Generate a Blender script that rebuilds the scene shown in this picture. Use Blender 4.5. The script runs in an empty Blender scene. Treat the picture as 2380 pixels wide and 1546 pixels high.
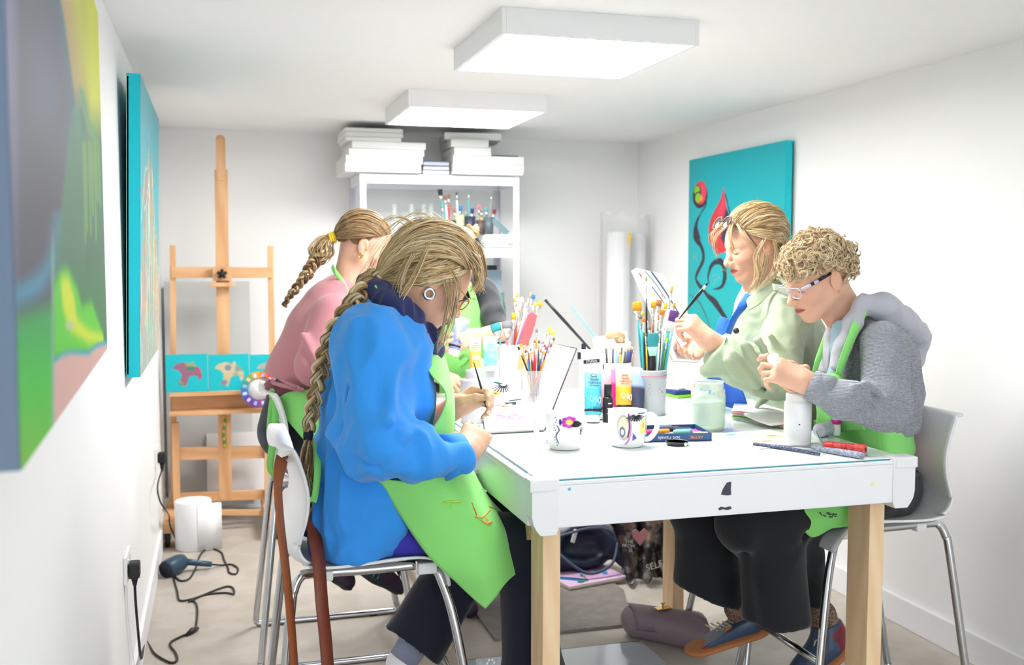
import bpy, bmesh, math, random
import numpy as np
from mathutils import Vector, Matrix, noise as mnoise

S = bpy.context.scene
COL = S.collection
rnd = random.Random(7)
V = Vector
PI = math.pi

# ---------------------------------------------------------------- camera
CAMH = 1.43; FPX = 2388.0
YAW = math.radians(16.1); PIT = math.radians(4.1)
cam_d = bpy.data.cameras.new('camera'); cam = bpy.data.objects.new('camera', cam_d); COL.objects.link(cam)
cam_d.sensor_width = 36.0; cam_d.lens = 36.0 * FPX / 2380.0
cam_d.clip_start = 0.05
cam.location = (0, 0, CAMH)
cam.rotation_euler = (PI/2 - PIT, 0, -YAW)
cam_d.dof.use_dof = True; cam_d.dof.focus_distance = 2.85; cam_d.dof.aperture_fstop = 3.6
S.camera = cam

# ---------------------------------------------------------------- world, exposure
S.view_settings.view_transform = 'Standard'; S.view_settings.look = 'None'
S.view_settings.gamma = 1.0; S.view_settings.use_curve_mapping = False
S.view_settings.exposure = 0.40
W = bpy.data.worlds.new('world'); S.world = W; W.use_nodes = True
bgn = W.node_tree.nodes['Background']; bgn.inputs[0].default_value = (0.86, 0.93, 1.0, 1); bgn.inputs[1].default_value = 3.6
LAMP_STRENGTH = 23.0          # brightness of the ceiling panels

F_ = V((math.sin(YAW)*math.cos(PIT), math.cos(YAW)*math.cos(PIT), -math.sin(PIT)))
R_ = V((math.cos(YAW), -math.sin(YAW), 0)); U_ = R_.cross(F_)
def _ray(px, py): return F_ + R_*((px-1190)/FPX) - U_*((py-773)/FPX)
def P(px, py, y):            # a place in the room: on the vertical plane at depth y
    r = _ray(px, py); t = y/r.y
    return V((0, 0, CAMH)) + r*t
def Z(px, py, z):            # a place in the room: on the horizontal plane at height z
    r = _ray(px, py); t = (z-CAMH)/r.z
    return V((0, 0, CAMH)) + r*t
def XP(px, py, x):
    r = _ray(px, py); return V((0, 0, CAMH)) + r*(x/r.x)

# ---------------------------------------------------------------- materials
def srgb(c):
    return tuple(((x/12.92) if x <= 0.04045 else ((x+0.055)/1.055)**2.4) for x in c)
def C8(r, g, b): return srgb((r/255, g/255, b/255))
_mats = {}
def mat(name, col=(0.8, 0.8, 0.8), rough=0.6, metal=0.0, spec=0.5, var=0.06, vscale=8.0, bump=0.0, bscale=60.0,
        trans=0.0, ior=1.45, alpha=1.0, emit=0.0, sheen=0.0, attr=False, sss=0.0, coat=0.0, stretch=(1, 1, 1), btype='noise', tcol=None):
    if name in _mats: return _mats[name]
    m = bpy.data.materials.new(name); m.use_nodes = True; nt = m.node_tree; N = nt.nodes; L = nt.links
    b = N['Principled BSDF']
    def setin(k, v):
        if k in b.inputs: b.inputs[k].default_value = v
    setin('Roughness', rough); setin('Metallic', metal); setin('Specular IOR Level', spec); setin('IOR', ior)
    setin('Transmission Weight', trans); setin('Alpha', alpha); setin('Sheen Weight', sheen); setin('Coat Weight', coat)
    if sss:
        setin('Subsurface Weight', sss); setin('Subsurface Radius', (0.012, 0.005, 0.003)); setin('Subsurface Scale', 0.6)
    tc = N.new('ShaderNodeTexCoord'); mp = N.new('ShaderNodeMapping'); mp.inputs['Scale'].default_value = stretch
    L.new(tc.outputs['Object'], mp.inputs['Vector'])
    nz = N.new('ShaderNodeTexNoise'); nz.inputs['Scale'].default_value = vscale; nz.inputs['Detail'].default_value = 4
    L.new(mp.outputs[0], nz.inputs['Vector'])
    mr = N.new('ShaderNodeMapRange'); mr.inputs['To Min'].default_value = 1-var; mr.inputs['To Max'].default_value = 1+var*0.6
    L.new(nz.outputs['Fac'], mr.inputs['Value'])
    mix = N.new('ShaderNodeMix'); mix.data_type = 'RGBA'; mix.blend_type = 'MULTIPLY'; mix.inputs['Factor'].default_value = 1
    if attr:
        at = N.new('ShaderNodeAttribute'); at.attribute_name = 'col'; L.new(at.outputs['Color'], mix.inputs['A'])
    elif tcol is not None:
        n2 = N.new('ShaderNodeTexNoise'); n2.inputs['Scale'].default_value = vscale*2.3; n2.inputs['Detail'].default_value = 6
        L.new(mp.outputs[0], n2.inputs['Vector'])
        cr = N.new('ShaderNodeValToRGB'); cr.color_ramp.elements[0].position = 0.42; cr.color_ramp.elements[1].position = 0.58
        cr.color_ramp.elements[0].color = (*col, 1); cr.color_ramp.elements[1].color = (*tcol, 1)
        L.new(n2.outputs['Fac'], cr.inputs['Fac']); L.new(cr.outputs['Color'], mix.inputs['A'])
    else:
        mix.inputs['A'].default_value = (*col, 1)
    L.new(mr.outputs[0], mix.inputs['B']); L.new(mix.outputs['Result'], b.inputs['Base Color'])
    if bump:
        if btype == 'noise':
            bn = N.new('ShaderNodeTexNoise'); bn.inputs['Scale'].default_value = bscale; bn.inputs['Detail'].default_value = 5
            out = bn.outputs['Fac']
        else:
            bn = N.new('ShaderNodeTexWave'); bn.inputs['Scale'].default_value = bscale; bn.inputs['Distortion'].default_value = 1.0
            bn.bands_direction = btype; out = bn.outputs['Fac']
        L.new(mp.outputs[0] if btype == 'noise' else tc.outputs['Object'], bn.inputs['Vector'])
        bp = N.new('ShaderNodeBump'); bp.inputs['Strength'].default_value = bump; bp.inputs['Distance'].default_value = 0.004
        L.new(out, bp.inputs['Height']); L.new(bp.outputs[0], b.inputs['Normal'])
    if emit:
        b.inputs['Emission Color'].default_value = (*col, 1); b.inputs['Emission Strength'].default_value = emit
    _mats[name] = m
    return m
def wood(name, c1, c2, axis='Z', scale=9.0):
    if name in _mats: return _mats[name]
    m = bpy.data.materials.new(name); m.use_nodes = True; nt = m.node_tree; N = nt.nodes; L = nt.links
    b = N['Principled BSDF']; b.inputs['Roughness'].default_value = 0.5
    tc = N.new('ShaderNodeTexCoord'); mp = N.new('ShaderNodeMapping')
    sc = {'X': (0.12, 1, 1), 'Y': (1, 0.12, 1), 'Z': (1, 1, 0.12)}[axis]; mp.inputs['Scale'].default_value = sc
    L.new(tc.outputs['Object'], mp.inputs['Vector'])
    nz = N.new('ShaderNodeTexNoise'); nz.inputs['Scale'].default_value = scale*2; nz.inputs['Detail'].default_value = 5
    nz.inputs['Distortion'].default_value = 0.6
    L.new(mp.outputs[0], nz.inputs['Vector'])
    wv = N.new('ShaderNodeTexWave'); wv.inputs['Scale'].default_value = scale; wv.inputs['Distortion'].default_value = 5; wv.inputs['Detail'].default_value = 3
    wv.bands_direction = 'DIAGONAL'
    L.new(mp.outputs[0], wv.inputs['Vector'])
    ad = N.new('ShaderNodeMath'); ad.operation = 'ADD'; L.new(nz.outputs['Fac'], ad.inputs[0])
    ml = N.new('ShaderNodeMath'); ml.operation = 'MULTIPLY'; ml.inputs[1].default_value = 0.35
    L.new(wv.outputs['Fac'], ml.inputs[0]); L.new(ml.outputs[0], ad.inputs[1])
    cr = N.new('ShaderNodeValToRGB'); cr.color_ramp.elements[0].position = 0.35; cr.color_ramp.elements[1].position = 0.95
    cr.color_ramp.elements[0].color = (*c1, 1); cr.color_ramp.elements[1].color = (*c2, 1)
    L.new(ad.outputs[0], cr.inputs['Fac']); L.new(cr.outputs['Color'], b.inputs['Base Color'])
    _mats[name] = m
    return m
def attr_mat(name, rough=0.6, **k): return mat(name, rough=rough, attr=True, **k)

# ---------------------------------------------------------------- object helpers
def setp(o, label=None, cat=None, group=None, kind=None):
    if label: o['label'] = label
    if cat: o['category'] = cat
    if group: o['group'] = group
    if kind: o['kind'] = kind
    return o
def empty(name, loc, label=None, cat=None, group=None, rz=0.0):
    o = bpy.data.objects.new(name, None); COL.objects.link(o); o.location = loc; o.rotation_euler = (0, 0, rz)
    o.empty_display_size = 0.05
    return setp(o, label, cat, group)
class MB:
    """collects geometry in world coordinates (or in the frame of `self.M`), then becomes ONE mesh object"""
    def __init__(s): s.v = []; s.f = []; s.mi = []; s.c = []; s.sm = []; s.M = None; s.cur = (1, 1, 1)
    def add(s, vs, fs, mi=0, smooth=True, col=None, M=None):
        b = len(s.v)
        MM = M if M is not None else s.M
        for p in vs:
            p = V(p)
            s.v.append(tuple(MM @ p) if MM is not None else tuple(p))
        if isinstance(col, (list, np.ndarray)) and len(col) == len(vs): s.c += [tuple(c) for c in col]
        else: s.c += [col or s.cur]*len(vs)
        for f in fs: s.f.append(tuple(b+i for i in f)); s.mi.append(mi); s.sm.append(smooth)
        return s
    def box(s, c, d, rot=None, mi=0, bev=0.0, col=None, M=None):
        c = V(c); x, y, z = d[0]/2, d[1]/2, d[2]/2
        Rm = rot.to_3x3() if isinstance(rot, Matrix) else (Matrix.Rotation(rot, 3, 'Z') if rot else Matrix.Identity(3))
        if bev <= 0:
            vs = [c + Rm @ V((sx*x, sy*y, sz*z)) for sz in (-1, 1) for sy in (-1, 1) for sx in (-1, 1)]
            fs = [(0, 2, 3, 1), (4, 5, 7, 6), (0, 1, 5, 4), (2, 6, 7, 3), (0, 4, 6, 2), (1, 3, 7, 5)]
            return s.add(vs, fs, mi, False, col, M)
        bm = bmesh.new(); bmesh.ops.create_cube(bm, size=1)
        for v in bm.verts: v.co = V((v.co.x*2*x, v.co.y*2*y, v.co.z*2*z))
        bmesh.ops.bevel(bm, geom=list(bm.edges), offset=min(bev, x*.95, y*.95, z*.95), segments=2, affect='EDGES', profile=0.6)
        bm.verts.index_update()
        vs = [c + Rm @ v.co for v in bm.verts]; fs = [[v.index for v in f.verts] for f in bm.faces]; bm.free()
        return s.add(vs, fs, mi, False, col, M)
    def bar(s, a, b, w, h, mi=0, up=(0, 0, 1), bev=0.0, col=None):
        a = V(a); b = V(b); d = b-a; L = d.length; x = d.normalized(); u = V(up)
        if abs(x.dot(u)) > .99: u = V((0, 1, 0))
        y = u.cross(x).normalized(); z = x.cross(y)
        Rm = Matrix((x, y, z)).transposed().to_4x4()
        return s.box((a+b)/2, (L, w, h), Rm, mi, bev, col)
    def tube(s, pts, r, seg=10, mi=0, col=None, caps=True, flat=1.0, closed=False, M=None):
        pts = [V(p) for p in pts]; n = len(pts)
        rs = list(r) if hasattr(r, '__len__') else [r]*n
        vs = []; fs = []; N = None
        for i, p in enumerate(pts):
            if closed: t = (pts[(i+1) % n]-pts[i-1])
            else: t = (pts[min(i+1, n-1)]-pts[max(i-1, 0)])
            if t.length < 1e-9: t = V((0, 0, 1))
            t.normalize()
            if N is None:
                N = t.orthogonal().normalized() if abs(t.z) > .9 else (V((0, 0, 1))-t*t.z).normalized()
            else:
                N = (N-t*N.dot(t))
                N = N.normalized() if N.length > 1e-6 else t.orthogonal().normalized()
            B = t.cross(N)
            for k in range(seg):
                a = 2*PI*k/seg
                vs.append(p + (N*math.cos(a)*flat + B*math.sin(a))*rs[i])
        m = n if closed else n-1
        for i in range(m):
            for k in range(seg):
                a = i*seg+k; b = i*seg+(k+1) % seg; j = (i+1) % n
                fs.append((a, b, j*seg+(k+1) % seg, j*seg+k))
        if caps and not closed:
            fs.append(tuple(reversed(range(seg)))); fs.append(tuple((n-1)*seg+k for k in range(seg)))
        cc = None
        if isinstance(col, list) and len(col) == n: cc = [c for c in col for _ in range(seg)]
        else: cc = col
        return s.add(vs, fs, mi, True, cc, M)
    def lathe(s, prof, c=(0, 0, 0), seg=32, mi=0, col=None, M=None, cfun=None):
        vs = []; fs = []; cols = []
        n = len(prof); c = V(c)
        for i, (r, z) in enumerate(prof):
            for k in range(seg):
                a = 2*PI*k/seg
                vs.append(c+V((r*math.cos(a), r*math.sin(a), z)))
                if cfun: cols.append(cfun(k/seg, i, r, z))
        for i in range(n-1):
            for k in range(seg):
                a = i*seg+k; b = i*seg+(k+1) % seg
                fs.append((a, b, b+seg, a+seg))
        if prof[0][0] > 1e-5: fs.append(tuple(reversed(range(seg))))
        if prof[-1][0] > 1e-5: fs.append(tuple((n-1)*seg+k for k in range(seg)))
        return s.add(vs, fs, mi, True, cols if cfun else col, M)
    def sphere(s, c, r, seg=16, mi=0, col=None, M=None):
        rr = r if hasattr(r, '__len__') else (r, r, r); c = V(c)
        vs = []; fs = []; h = seg//2
        for i in range(h+1):
            t = PI*i/h
            for k in range(seg):
                a = 2*PI*k/seg
                vs.append(c+V((rr[0]*math.sin(t)*math.cos(a), rr[1]*math.sin(t)*math.sin(a), rr[2]*math.cos(t))))
        for i in range(h):
            for k in range(seg):
                a = i*seg+k; b = i*seg+(k+1) % seg
                fs.append((a+seg, b+seg, b, a))
        return s.add(vs, fs, mi, True, col, M)
    def grid(s, pts, nu, nv, mi=0, col=None, smooth=True, flip=False, closeu=False):
        fs = []
        for i in range(nu-1 if not closeu else nu):
            for j in range(nv-1):
                a = i*nv+j; b = ((i+1) % nu)*nv+j
                fs.append((a, b, b+1, a+1) if not flip else (a, a+1, b+1, b))
        return s.add(pts, fs, mi, smooth, col)
    def poly(s, pts, h=0.0, nrm=None, mi=0, col=None):
        """flat outline extruded by the vector h"""
        pts = [V(p) for p in pts]; n = len(pts); h = V(h)
        vs = pts+[p+h for p in pts]
        fs = [tuple(reversed(range(n))), tuple(range(n, 2*n))]+[(i, (i+1) % n, n+(i+1) % n, n+i) for i in range(n)]
        return s.add(vs, fs, mi, False, col)
    def build(s, name, mats, parent=None, solid=0.0, bevel=0.0, sub=0, label=None, cat=None, group=None, kind=None, loc=None, autos=False, offs=-1):
        me = bpy.data.meshes.new(name)
        vv = s.v
        o = bpy.data.objects.new(name, me)
        origin = V((0, 0, 0))
        if parent is not None: origin = world_loc(parent)
        elif loc is not None: origin = V(loc)
        elif vv:
            a = np.array(vv); mn = a.min(0); mx = a.max(0)
            origin = V(((mn[0]+mx[0])/2, (mn[1]+mx[1])/2, mn[2]))
        arr = np.array(vv, dtype=float) - np.array(origin)
        if parent is not None:
            rz = world_rot(parent)
            if abs(rz) > 1e-9:
                c, sn = math.cos(-rz), math.sin(-rz)
                x = arr[:, 0]*c-arr[:, 1]*sn; y = arr[:, 0]*sn+arr[:, 1]*c; arr[:, 0] = x; arr[:, 1] = y
        me.from_pydata(arr.tolist(), [], s.f)
        for m in (mats if isinstance(mats, (list, tuple)) else [mats]): me.materials.append(m)
        me.polygons.foreach_set('material_index', s.mi); me.polygons.foreach_set('use_smooth', s.sm)
        if any(c != (1, 1, 1) for c in s.c):
            ca = me.color_attributes.new('col', 'FLOAT_COLOR', 'POINT')
            cc = np.ones((len(s.c), 4)); cc[:, :3] = np.array(s.c)
            ca.data.foreach_set('color', cc.ravel())
        me.update()
        COL.objects.link(o)
        if parent is not None: o.parent = parent
        else: o.location = origin
        if solid: md = o.modifiers.new('solid', 'SOLIDIFY'); md.thickness = solid; md.offset = offs
        if bevel: md = o.modifiers.new('bevel', 'BEVEL'); md.width = bevel; md.segments = 2; md.limit_method = 'ANGLE'
        if sub: md = o.modifiers.new('sub', 'SUBSURF'); md.levels = sub; md.render_levels = sub
        setp(o, label, cat, group, kind)
        return o
def world_loc(o):
    p = V(o.location); q = o.parent
    while q is not None:
        p = Matrix.Rotation(q.rotation_euler.z, 3, 'Z') @ p + q.location; q = q.parent
    return p
def world_rot(o):
    r = o.rotation_euler.z; q = o.parent
    while q is not None: r += q.rotation_euler.z; q = q.parent
    return r
def dup_tree(o, parent=None):
    c = o.copy(); COL.objects.link(c); c.parent = parent
    for ch in list(o.children): dup_tree(ch, c)
    return c
def smoothpath(pts, n=8, closed=False):
    pts = [V(p) for p in pts]; out = []; m = len(pts)
    rng = range(m if closed else m-1)
    for i in rng:
        if closed: p0, p1, p2, p3 = pts[i-1], pts[i], pts[(i+1) % m], pts[(i+2) % m]
        else: p0 = pts[max(i-1, 0)]; p1 = pts[i]; p2 = pts[i+1]; p3 = pts[min(i+2, m-1)]
        for k in range(n):
            t = k/n; t2 = t*t; t3 = t2*t
            out.append(0.5*((2*p1)+(p2-p0)*t+(2*p0-5*p1+4*p2-p3)*t2+(3*p1-p0-3*p2+p3)*t3))
    if not closed: out.append(pts[-1])
    return out
def net_surface(rows, nu=8, nv=8):
    """smooth sheet through a small net of points; returns pts, U, V counts"""
    cr = [smoothpath(r, nv) for r in rows]
    m = len(cr[0]); cols = []
    for j in range(m): cols.append(smoothpath([r[j] for r in cr], nu))
    n = len(cols[0])
    return [cols[j][i] for i in range(n) for j in range(m)], n, m
def text_mesh(body, size, M, name, m, parent, depth=0.0004, align='CENTER', sx=1.0, shear=0.0):
    cu = bpy.data.curves.new('t', 'FONT'); cu.body = body; cu.size = size; cu.align_x = align; cu.extrude = depth
    cu.shear = shear; cu.resolution_u = 3
    o = bpy.data.objects.new('t', cu); COL.objects.link(o)
    me = bpy.data.meshes.new_from_object(o)
    bpy.data.objects.remove(o)
    vs = [tuple(V((v.co.x*sx, v.co.y, v.co.z))) for v in me.vertices]; fs = [tuple(p.vertices) for p in me.polygons]
    bpy.data.meshes.remove(me)
    b = MB(); b.add(vs, fs, 0, False, None, M)
    return b.build(name, m, parent)
def frame(x, y, o):
    """matrix with local x,y axes and origin"""
    x = V(x).normalized(); y = V(y); y = (y-x*x.dot(y)).normalized(); z = x.cross(y)
    return Matrix.Translation(V(o)) @ Matrix((x, y, z)).transposed().to_4x4()

# ---------------------------------------------------------------- mini painter: colours laid on a fine grid of points
class Art:
    def __init__(s, w, h, bg): s.w = w; s.h = h; s.a = np.tile(np.array(bg, float), (h, w, 1)); s.u, s.vv = np.meshgrid(np.linspace(0, 1, w), np.linspace(0, 1, h))
    def blend(s, m, c): m = np.clip(m, 0, 1)[..., None]; s.a = s.a*(1-m)+np.array(c)*m; return s
    def ell(s, cx, cy, rx, ry, c, soft=0.01, rot=0.0, ar=1.0):
        dx = (s.u-cx)*ar; dy = s.vv-cy; co, si = math.cos(rot), math.sin(rot)
        x = (dx*co+dy*si)/rx; y = (-dx*si+dy*co)/ry; d = np.sqrt(x*x+y*y)
        return s.blend((1-d)*min(rx, ry)/soft+0.5, c)
    wm = 1.0
    def line(s, pts, w, c, soft=0.004, ar=1.0):
        d = np.full(s.u.shape, 9.0); ws = w if hasattr(w, '__len__') else [w]*len(pts)
        for i in range(len(pts)-1):
            ax, ay = pts[i][0]*ar, pts[i][1]; bx, by = pts[i+1][0]*ar, pts[i+1][1]
            vx, vy = bx-ax, by-ay; L = vx*vx+vy*vy+1e-12
            t = np.clip(((s.u*ar-ax)*vx+(s.vv-ay)*vy)/L, 0, 1)
            dd = np.hypot(s.u*ar-ax-t*vx, s.vv-ay-t*vy)-(ws[i]*(1-t)+ws[i+1]*t)*s.wm
            d = np.minimum(d, dd)
        return s.blend(-d/soft+0.5, c)
    def polyf(s, pts, c, soft=0.0):
        ins = np.zeros(s.u.shape, bool); n = len(pts); j = n-1
        for i in range(n):
            xi, yi = pts[i]; xj, yj = pts[j]
            if yi != yj:
                cr = ((yi > s.vv) != (yj > s.vv)) & (s.u < (xj-xi)*(s.vv-yi)/(yj-yi)+xi)
                ins ^= cr
            j = i
        m = ins.astype(float)
        for _ in range(int(soft)): m = (m+np.roll(m, 1, 0)+np.roll(m, -1, 0)+np.roll(m, 1, 1)+np.roll(m, -1, 1))/5
        return s.blend(m, c)
    def spline(s, pts, w, c, soft=0.004, ar=1.0, n=8):
        q = smoothpath([(p[0], p[1], 0) for p in pts], n); 
        if hasattr(w, '__len__'):
            ww = np.interp(np.linspace(0, len(pts)-1, len(q)), range(len(pts)), w)
        else: ww = w
        return s.line([(p.x, p.y) for p in q], ww, c, soft, ar)
    def cols(s): return s.a.reshape(-1, 3)
def art_plane(mb, art, M, w, h, mi=0):
    """art grid laid on local XY (x right, y up), v=0 is the top"""
    pts = []
    for j in range(art.h):
        for i in range(art.w):
            pts.append(M @ V(((i/(art.w-1)-.5)*w, (.5-j/(art.h-1))*h, 0)))
    fs = [(j*art.w+i, (j+1)*art.w+i, (j+1)*art.w+i+1, j*art.w+i+1) for j in range(art.h-1) for i in range(art.w-1)]
    mb.add(pts, fs, mi, False, art.cols())
def canvas(name, art, M, w, h, t, side, parent=None, back=(0.85, 0.84, 0.82), **k):
    """stretched canvas: painted face, wrapped edges, stretcher back; local +z is the face"""
    b = MB(); art_plane(b, art, M @ Matrix.Translation((0, 0, 0.0004)), w, h, 0)
    b.box((0, 0, -t/2), (w, h, t), None, 1, bev=0.002, col=side, M=M)
    for sx in (-1, 1): b.box((sx*(w/2-.02), 0, -t+.004), (.04, h*.98, .006), None, 2, M=M)
    for sy in (-1, 1): b.box((0, sy*(h/2-.02), -t+.004), (w*.98, .04, .006), None, 2, M=M)
    return b.build(name, [attr_mat('canvas_paint', .55, var=.02), attr_mat('canvas_side', .6, var=.03), wood('stretcher', C8(206, 180, 140), C8(226, 205, 170))], parent, **k)
# ---------------------------------------------------------------- organic surfaces: smooth blends of tapered limbs turned into one skin
class SDF:
    def __init__(s): s.p = []
    def cap(s, a, b, ra, rb=None, k=0.02, sq=None, op='u'):
        a = np.array(V(a)); b = np.array(V(b)); rb = ra if rb is None else rb
        s.p.append(('c', a, b, ra, rb, k, sq, op)); return s
    def chain(s, pts, rs, k=0.02, sq=None):
        for i in range(len(pts)-1): s.cap(pts[i], pts[i+1], rs[i], rs[i+1], k, sq)
        return s
    def ell(s, c, r, k=0.02, rot=None, op='u'):
        c = np.array(V(c)); r = np.array(r if hasattr(r, '__len__') else (r, r, r), float)
        Rm = np.array(rot.to_3x3()) if rot is not None else np.eye(3)
        s.p.append(('e', c, r, Rm, None, k, None, op)); return s
    def plane(s, pt, n, k=0.004):
        s.p.append(('p', np.array(V(pt)), np.array(V(n).normalized()), None, None, k, None, 'i')); return s
    def bounds(s, pad):
        lo = []; hi = []
        for q in s.p:
            if q[7] != 'u': continue
            if q[0] == 'c':
                r = max(q[3], q[4])*(1 if not q[6] else max(1, 1/q[6][1])); lo += [q[1]-r, q[2]-r]; hi += [q[1]+r, q[2]+r]
            elif q[0] == 'e':
                r = q[2].max(); lo.append(q[1]-r); hi.append(q[1]+r)
        return np.min(lo, 0)-pad, np.max(hi, 0)+pad
    def mesh(s, h, lo=None, hi=None, noise=None):
        l0, h0 = s.bounds(3*h)
        if lo is not None: l0 = np.maximum(l0, lo)
        if hi is not None: h0 = np.minimum(h0, hi)
        n = np.maximum(((h0-l0)/h).astype(int)+2, 4)
        ax = [l0[i]+h*np.arange(n[i]) for i in range(3)]
        D = np.full(n, 1.0, np.float32)
        for q in s.p:
            typ = q[0]; k = q[5]; op = q[7]
            mg = max(4*h, k*1.5)+.004
            if typ == 'p':
                X = (ax[0]-q[1][0])[:, None, None]*q[2][0]+(ax[1]-q[1][1])[None, :, None]*q[2][1]+(ax[2]-q[1][2])[None, None, :]*q[2][2]
                D = np.maximum(D, X).astype(np.float32); continue
            if typ == 'c':
                r = max(q[3], q[4])*(1 if not q[6] else max(1, 1/q[6][1])); bl = np.minimum(q[1], q[2])-r-mg; bh = np.maximum(q[1], q[2])+r+mg
            else:
                r = q[2].max(); bl = q[1]-r-mg; bh = q[1]+r+mg
            i0 = np.clip(np.floor((bl-l0)/h).astype(int), 0, n); i1 = np.clip(np.ceil((bh-l0)/h).astype(int)+1, 0, n)
            if (i1 <= i0).any(): continue
            x = ax[0][i0[0]:i1[0]][:, None, None]; y = ax[1][i0[1]:i1[1]][None, :, None]; z = ax[2][i0[2]:i1[2]][None, None, :]
            if typ == 'c':
                a, b, ra, rb, sq = q[1], q[2], q[3], q[4], q[6]
                ba = b-a; L = max(ba@ba, 1e-12)
                px, py, pz = x-a[0], y-a[1], z-a[2]
                t = np.clip((px*ba[0]+py*ba[1]+pz*ba[2])/L, 0, 1)
                dx, dy, dz = px-t*ba[0], py-t*ba[1], pz-t*ba[2]
                if sq:
                    ax_, f = sq; c_ = (dx*ax_[0]+dy*ax_[1]+dz*ax_[2])*(f-1)
                    dx, dy, dz = dx+c_*ax_[0], dy+c_*ax_[1], dz+c_*ax_[2]
                    d = np.sqrt(dx*dx+dy*dy+dz*dz)-(ra+(rb-ra)*t)
                    if f > 1: d = d/ (1+(f-1)*.5)
                else: d = np.sqrt(dx*dx+dy*dy+dz*dz)-(ra+(rb-ra)*t)
            else:
                c, r_, Rm = q[1], q[2], q[3]
                px, py, pz = x-c[0], y-c[1], z-c[2]
                lx = px*Rm[0, 0]+py*Rm[1, 0]+pz*Rm[2, 0]; ly = px*Rm[0, 1]+py*Rm[1, 1]+pz*Rm[2, 1]; lz = px*Rm[0, 2]+py*Rm[1, 2]+pz*Rm[2, 2]
                k0 = np.sqrt((lx/r_[0])**2+(ly/r_[1])**2+(lz/r_[2])**2); k1 = np.sqrt((lx/r_[0]**2)**2+(ly/r_[1]**2)**2+(lz/r_[2]**2)**2)+1e-9
                d = k0*(k0-1)/k1
            sl = (slice(i0[0], i1[0]), slice(i0[1], i1[1]), slice(i0[2], i1[2]))
            E = D[sl]
            if op == 'u':
                hh = np.maximum(k-np.abs(E-d), 0)/k; D[sl] = np.minimum(E, d)-hh*hh*k*.25
            elif op == 's':
                d = -d; hh = np.maximum(k-np.abs(E-d), 0)/k; D[sl] = np.maximum(E, d)+hh*hh*k*.25
            else: D[sl] = np.maximum(E, d)
        return surf_nets(D, l0, h)
def surf_nets(D, l0, h):
    n = np.array(D.shape); sg = D < 0
    c = n-1
    cnt = np.zeros(c, np.int8); acc = np.zeros((*c, 3), np.float32)
    cor = [(i, j, k) for i in (0, 1) for j in (0, 1) for k in (0, 1)]
    def sub(A, o): return A[o[0]:o[0]+c[0], o[1]:o[1]+c[1], o[2]:o[2]+c[2]]
    tot = np.zeros(c, np.int8)
    for o in cor: tot += sub(sg, o)
    act = (tot > 0) & (tot < 8)
    idx = np.argwhere(act)
    if len(idx) == 0: return np.zeros((0, 3)), []
    vals = {o: D[idx[:, 0]+o[0], idx[:, 1]+o[1], idx[:, 2]+o[2]] for o in cor}
    P_ = np.zeros((len(idx), 3)); N_ = np.zeros(len(idx))
    for a in cor:
        for ax in range(3):
            if a[ax]: continue
            b = tuple(a[i]+(1 if i == ax else 0) for i in range(3))
            va, vb = vals[a], vals[b]; m = (va < 0) != (vb < 0)
            t = np.where(m, va/np.where(np.abs(va-vb) < 1e-9, 1e-9, va-vb), 0)
            for i in range(3): P_[:, i] += np.where(m, a[i]+(t if i == ax else 0), 0)
            N_ += m
    P_ /= N_[:, None]
    verts = l0+(idx+P_)*h
    vid = np.full(c, -1, np.int64); vid[act] = np.arange(len(idx))
    faces = []
    for ax in range(3):
        a1, a2 = [(1, 2), (2, 0), (0, 1)][ax]
        e = np.zeros(3, int); e[ax] = 1
        A = sg; sl0 = [slice(None)]*3; sl1 = [slice(None)]*3
        sl0[ax] = slice(0, n[ax]-1); sl1[ax] = slice(1, n[ax])
        ch = A[tuple(sl0)] != A[tuple(sl1)]
        q = np.argwhere(ch)
        ok = (q[:, a1] > 0) & (q[:, a2] > 0) & (q[:, a1] < c[a1]) & (q[:, a2] < c[a2]) & (q[:, ax] < c[ax])
        q = q[ok]
        d1 = np.zeros(3, int); d1[a1] = 1; d2 = np.zeros(3, int); d2[a2] = 1
        g = lambda w: vid[w[:, 0], w[:, 1], w[:, 2]]
        f = np.stack([g(q-d1-d2), g(q-d2), g(q), g(q-d1)], 1)
        ins = A[q[:, 0], q[:, 1], q[:, 2]]
        f = np.where(ins[:, None], f, f[:, ::-1])
        f = f[(f >= 0).all(1)]
        faces.append(f)
    return verts, np.concatenate(faces)
def relax(v, f, it=2, lam=0.5):
    """light smoothing of a quad skin"""
    n = len(v)
    e = np.concatenate([f[:, [0, 1]], f[:, [1, 2]], f[:, [2, 3]], f[:, [3, 0]]])
    e = np.concatenate([e, e[:, ::-1]])
    deg = np.bincount(e[:, 0], minlength=n).astype(float); deg[deg == 0] = 1
    for _ in range(it):
        a = np.stack([np.bincount(e[:, 0], weights=v[e[:, 1], i], minlength=n) for i in range(3)], 1)/deg[:, None]
        v = v+(a-v)*lam
    return v
def vnormals(v, f):
    nn = np.cross(v[f[:, 2]]-v[f[:, 0]], v[f[:, 3]]-v[f[:, 1]]); out = np.zeros_like(v)
    for i in range(4):
        for c in range(3): out[:, c] += np.bincount(f[:, i], weights=nn[:, c], minlength=len(v))
    return out/(np.linalg.norm(out, axis=1)[:, None]+1e-12)
def fold(v, f, amp, scale, seed=0, aniso=(1, 1, 1), rot=None, ridge=True):
    """cloth creases: push the skin along its normals by stretched ridged noise"""
    nrm = vnormals(v, f); sc = np.array(aniso)*scale
    q = v if rot is None else v @ np.array(rot.to_3x3())
    q = q*sc+seed*7.3
    d = np.array([mnoise.noise(V(p)) for p in q])
    if ridge: d = 0.45-np.abs(d)*1.6
    return v+nrm*(d*amp)[:, None]
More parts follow.
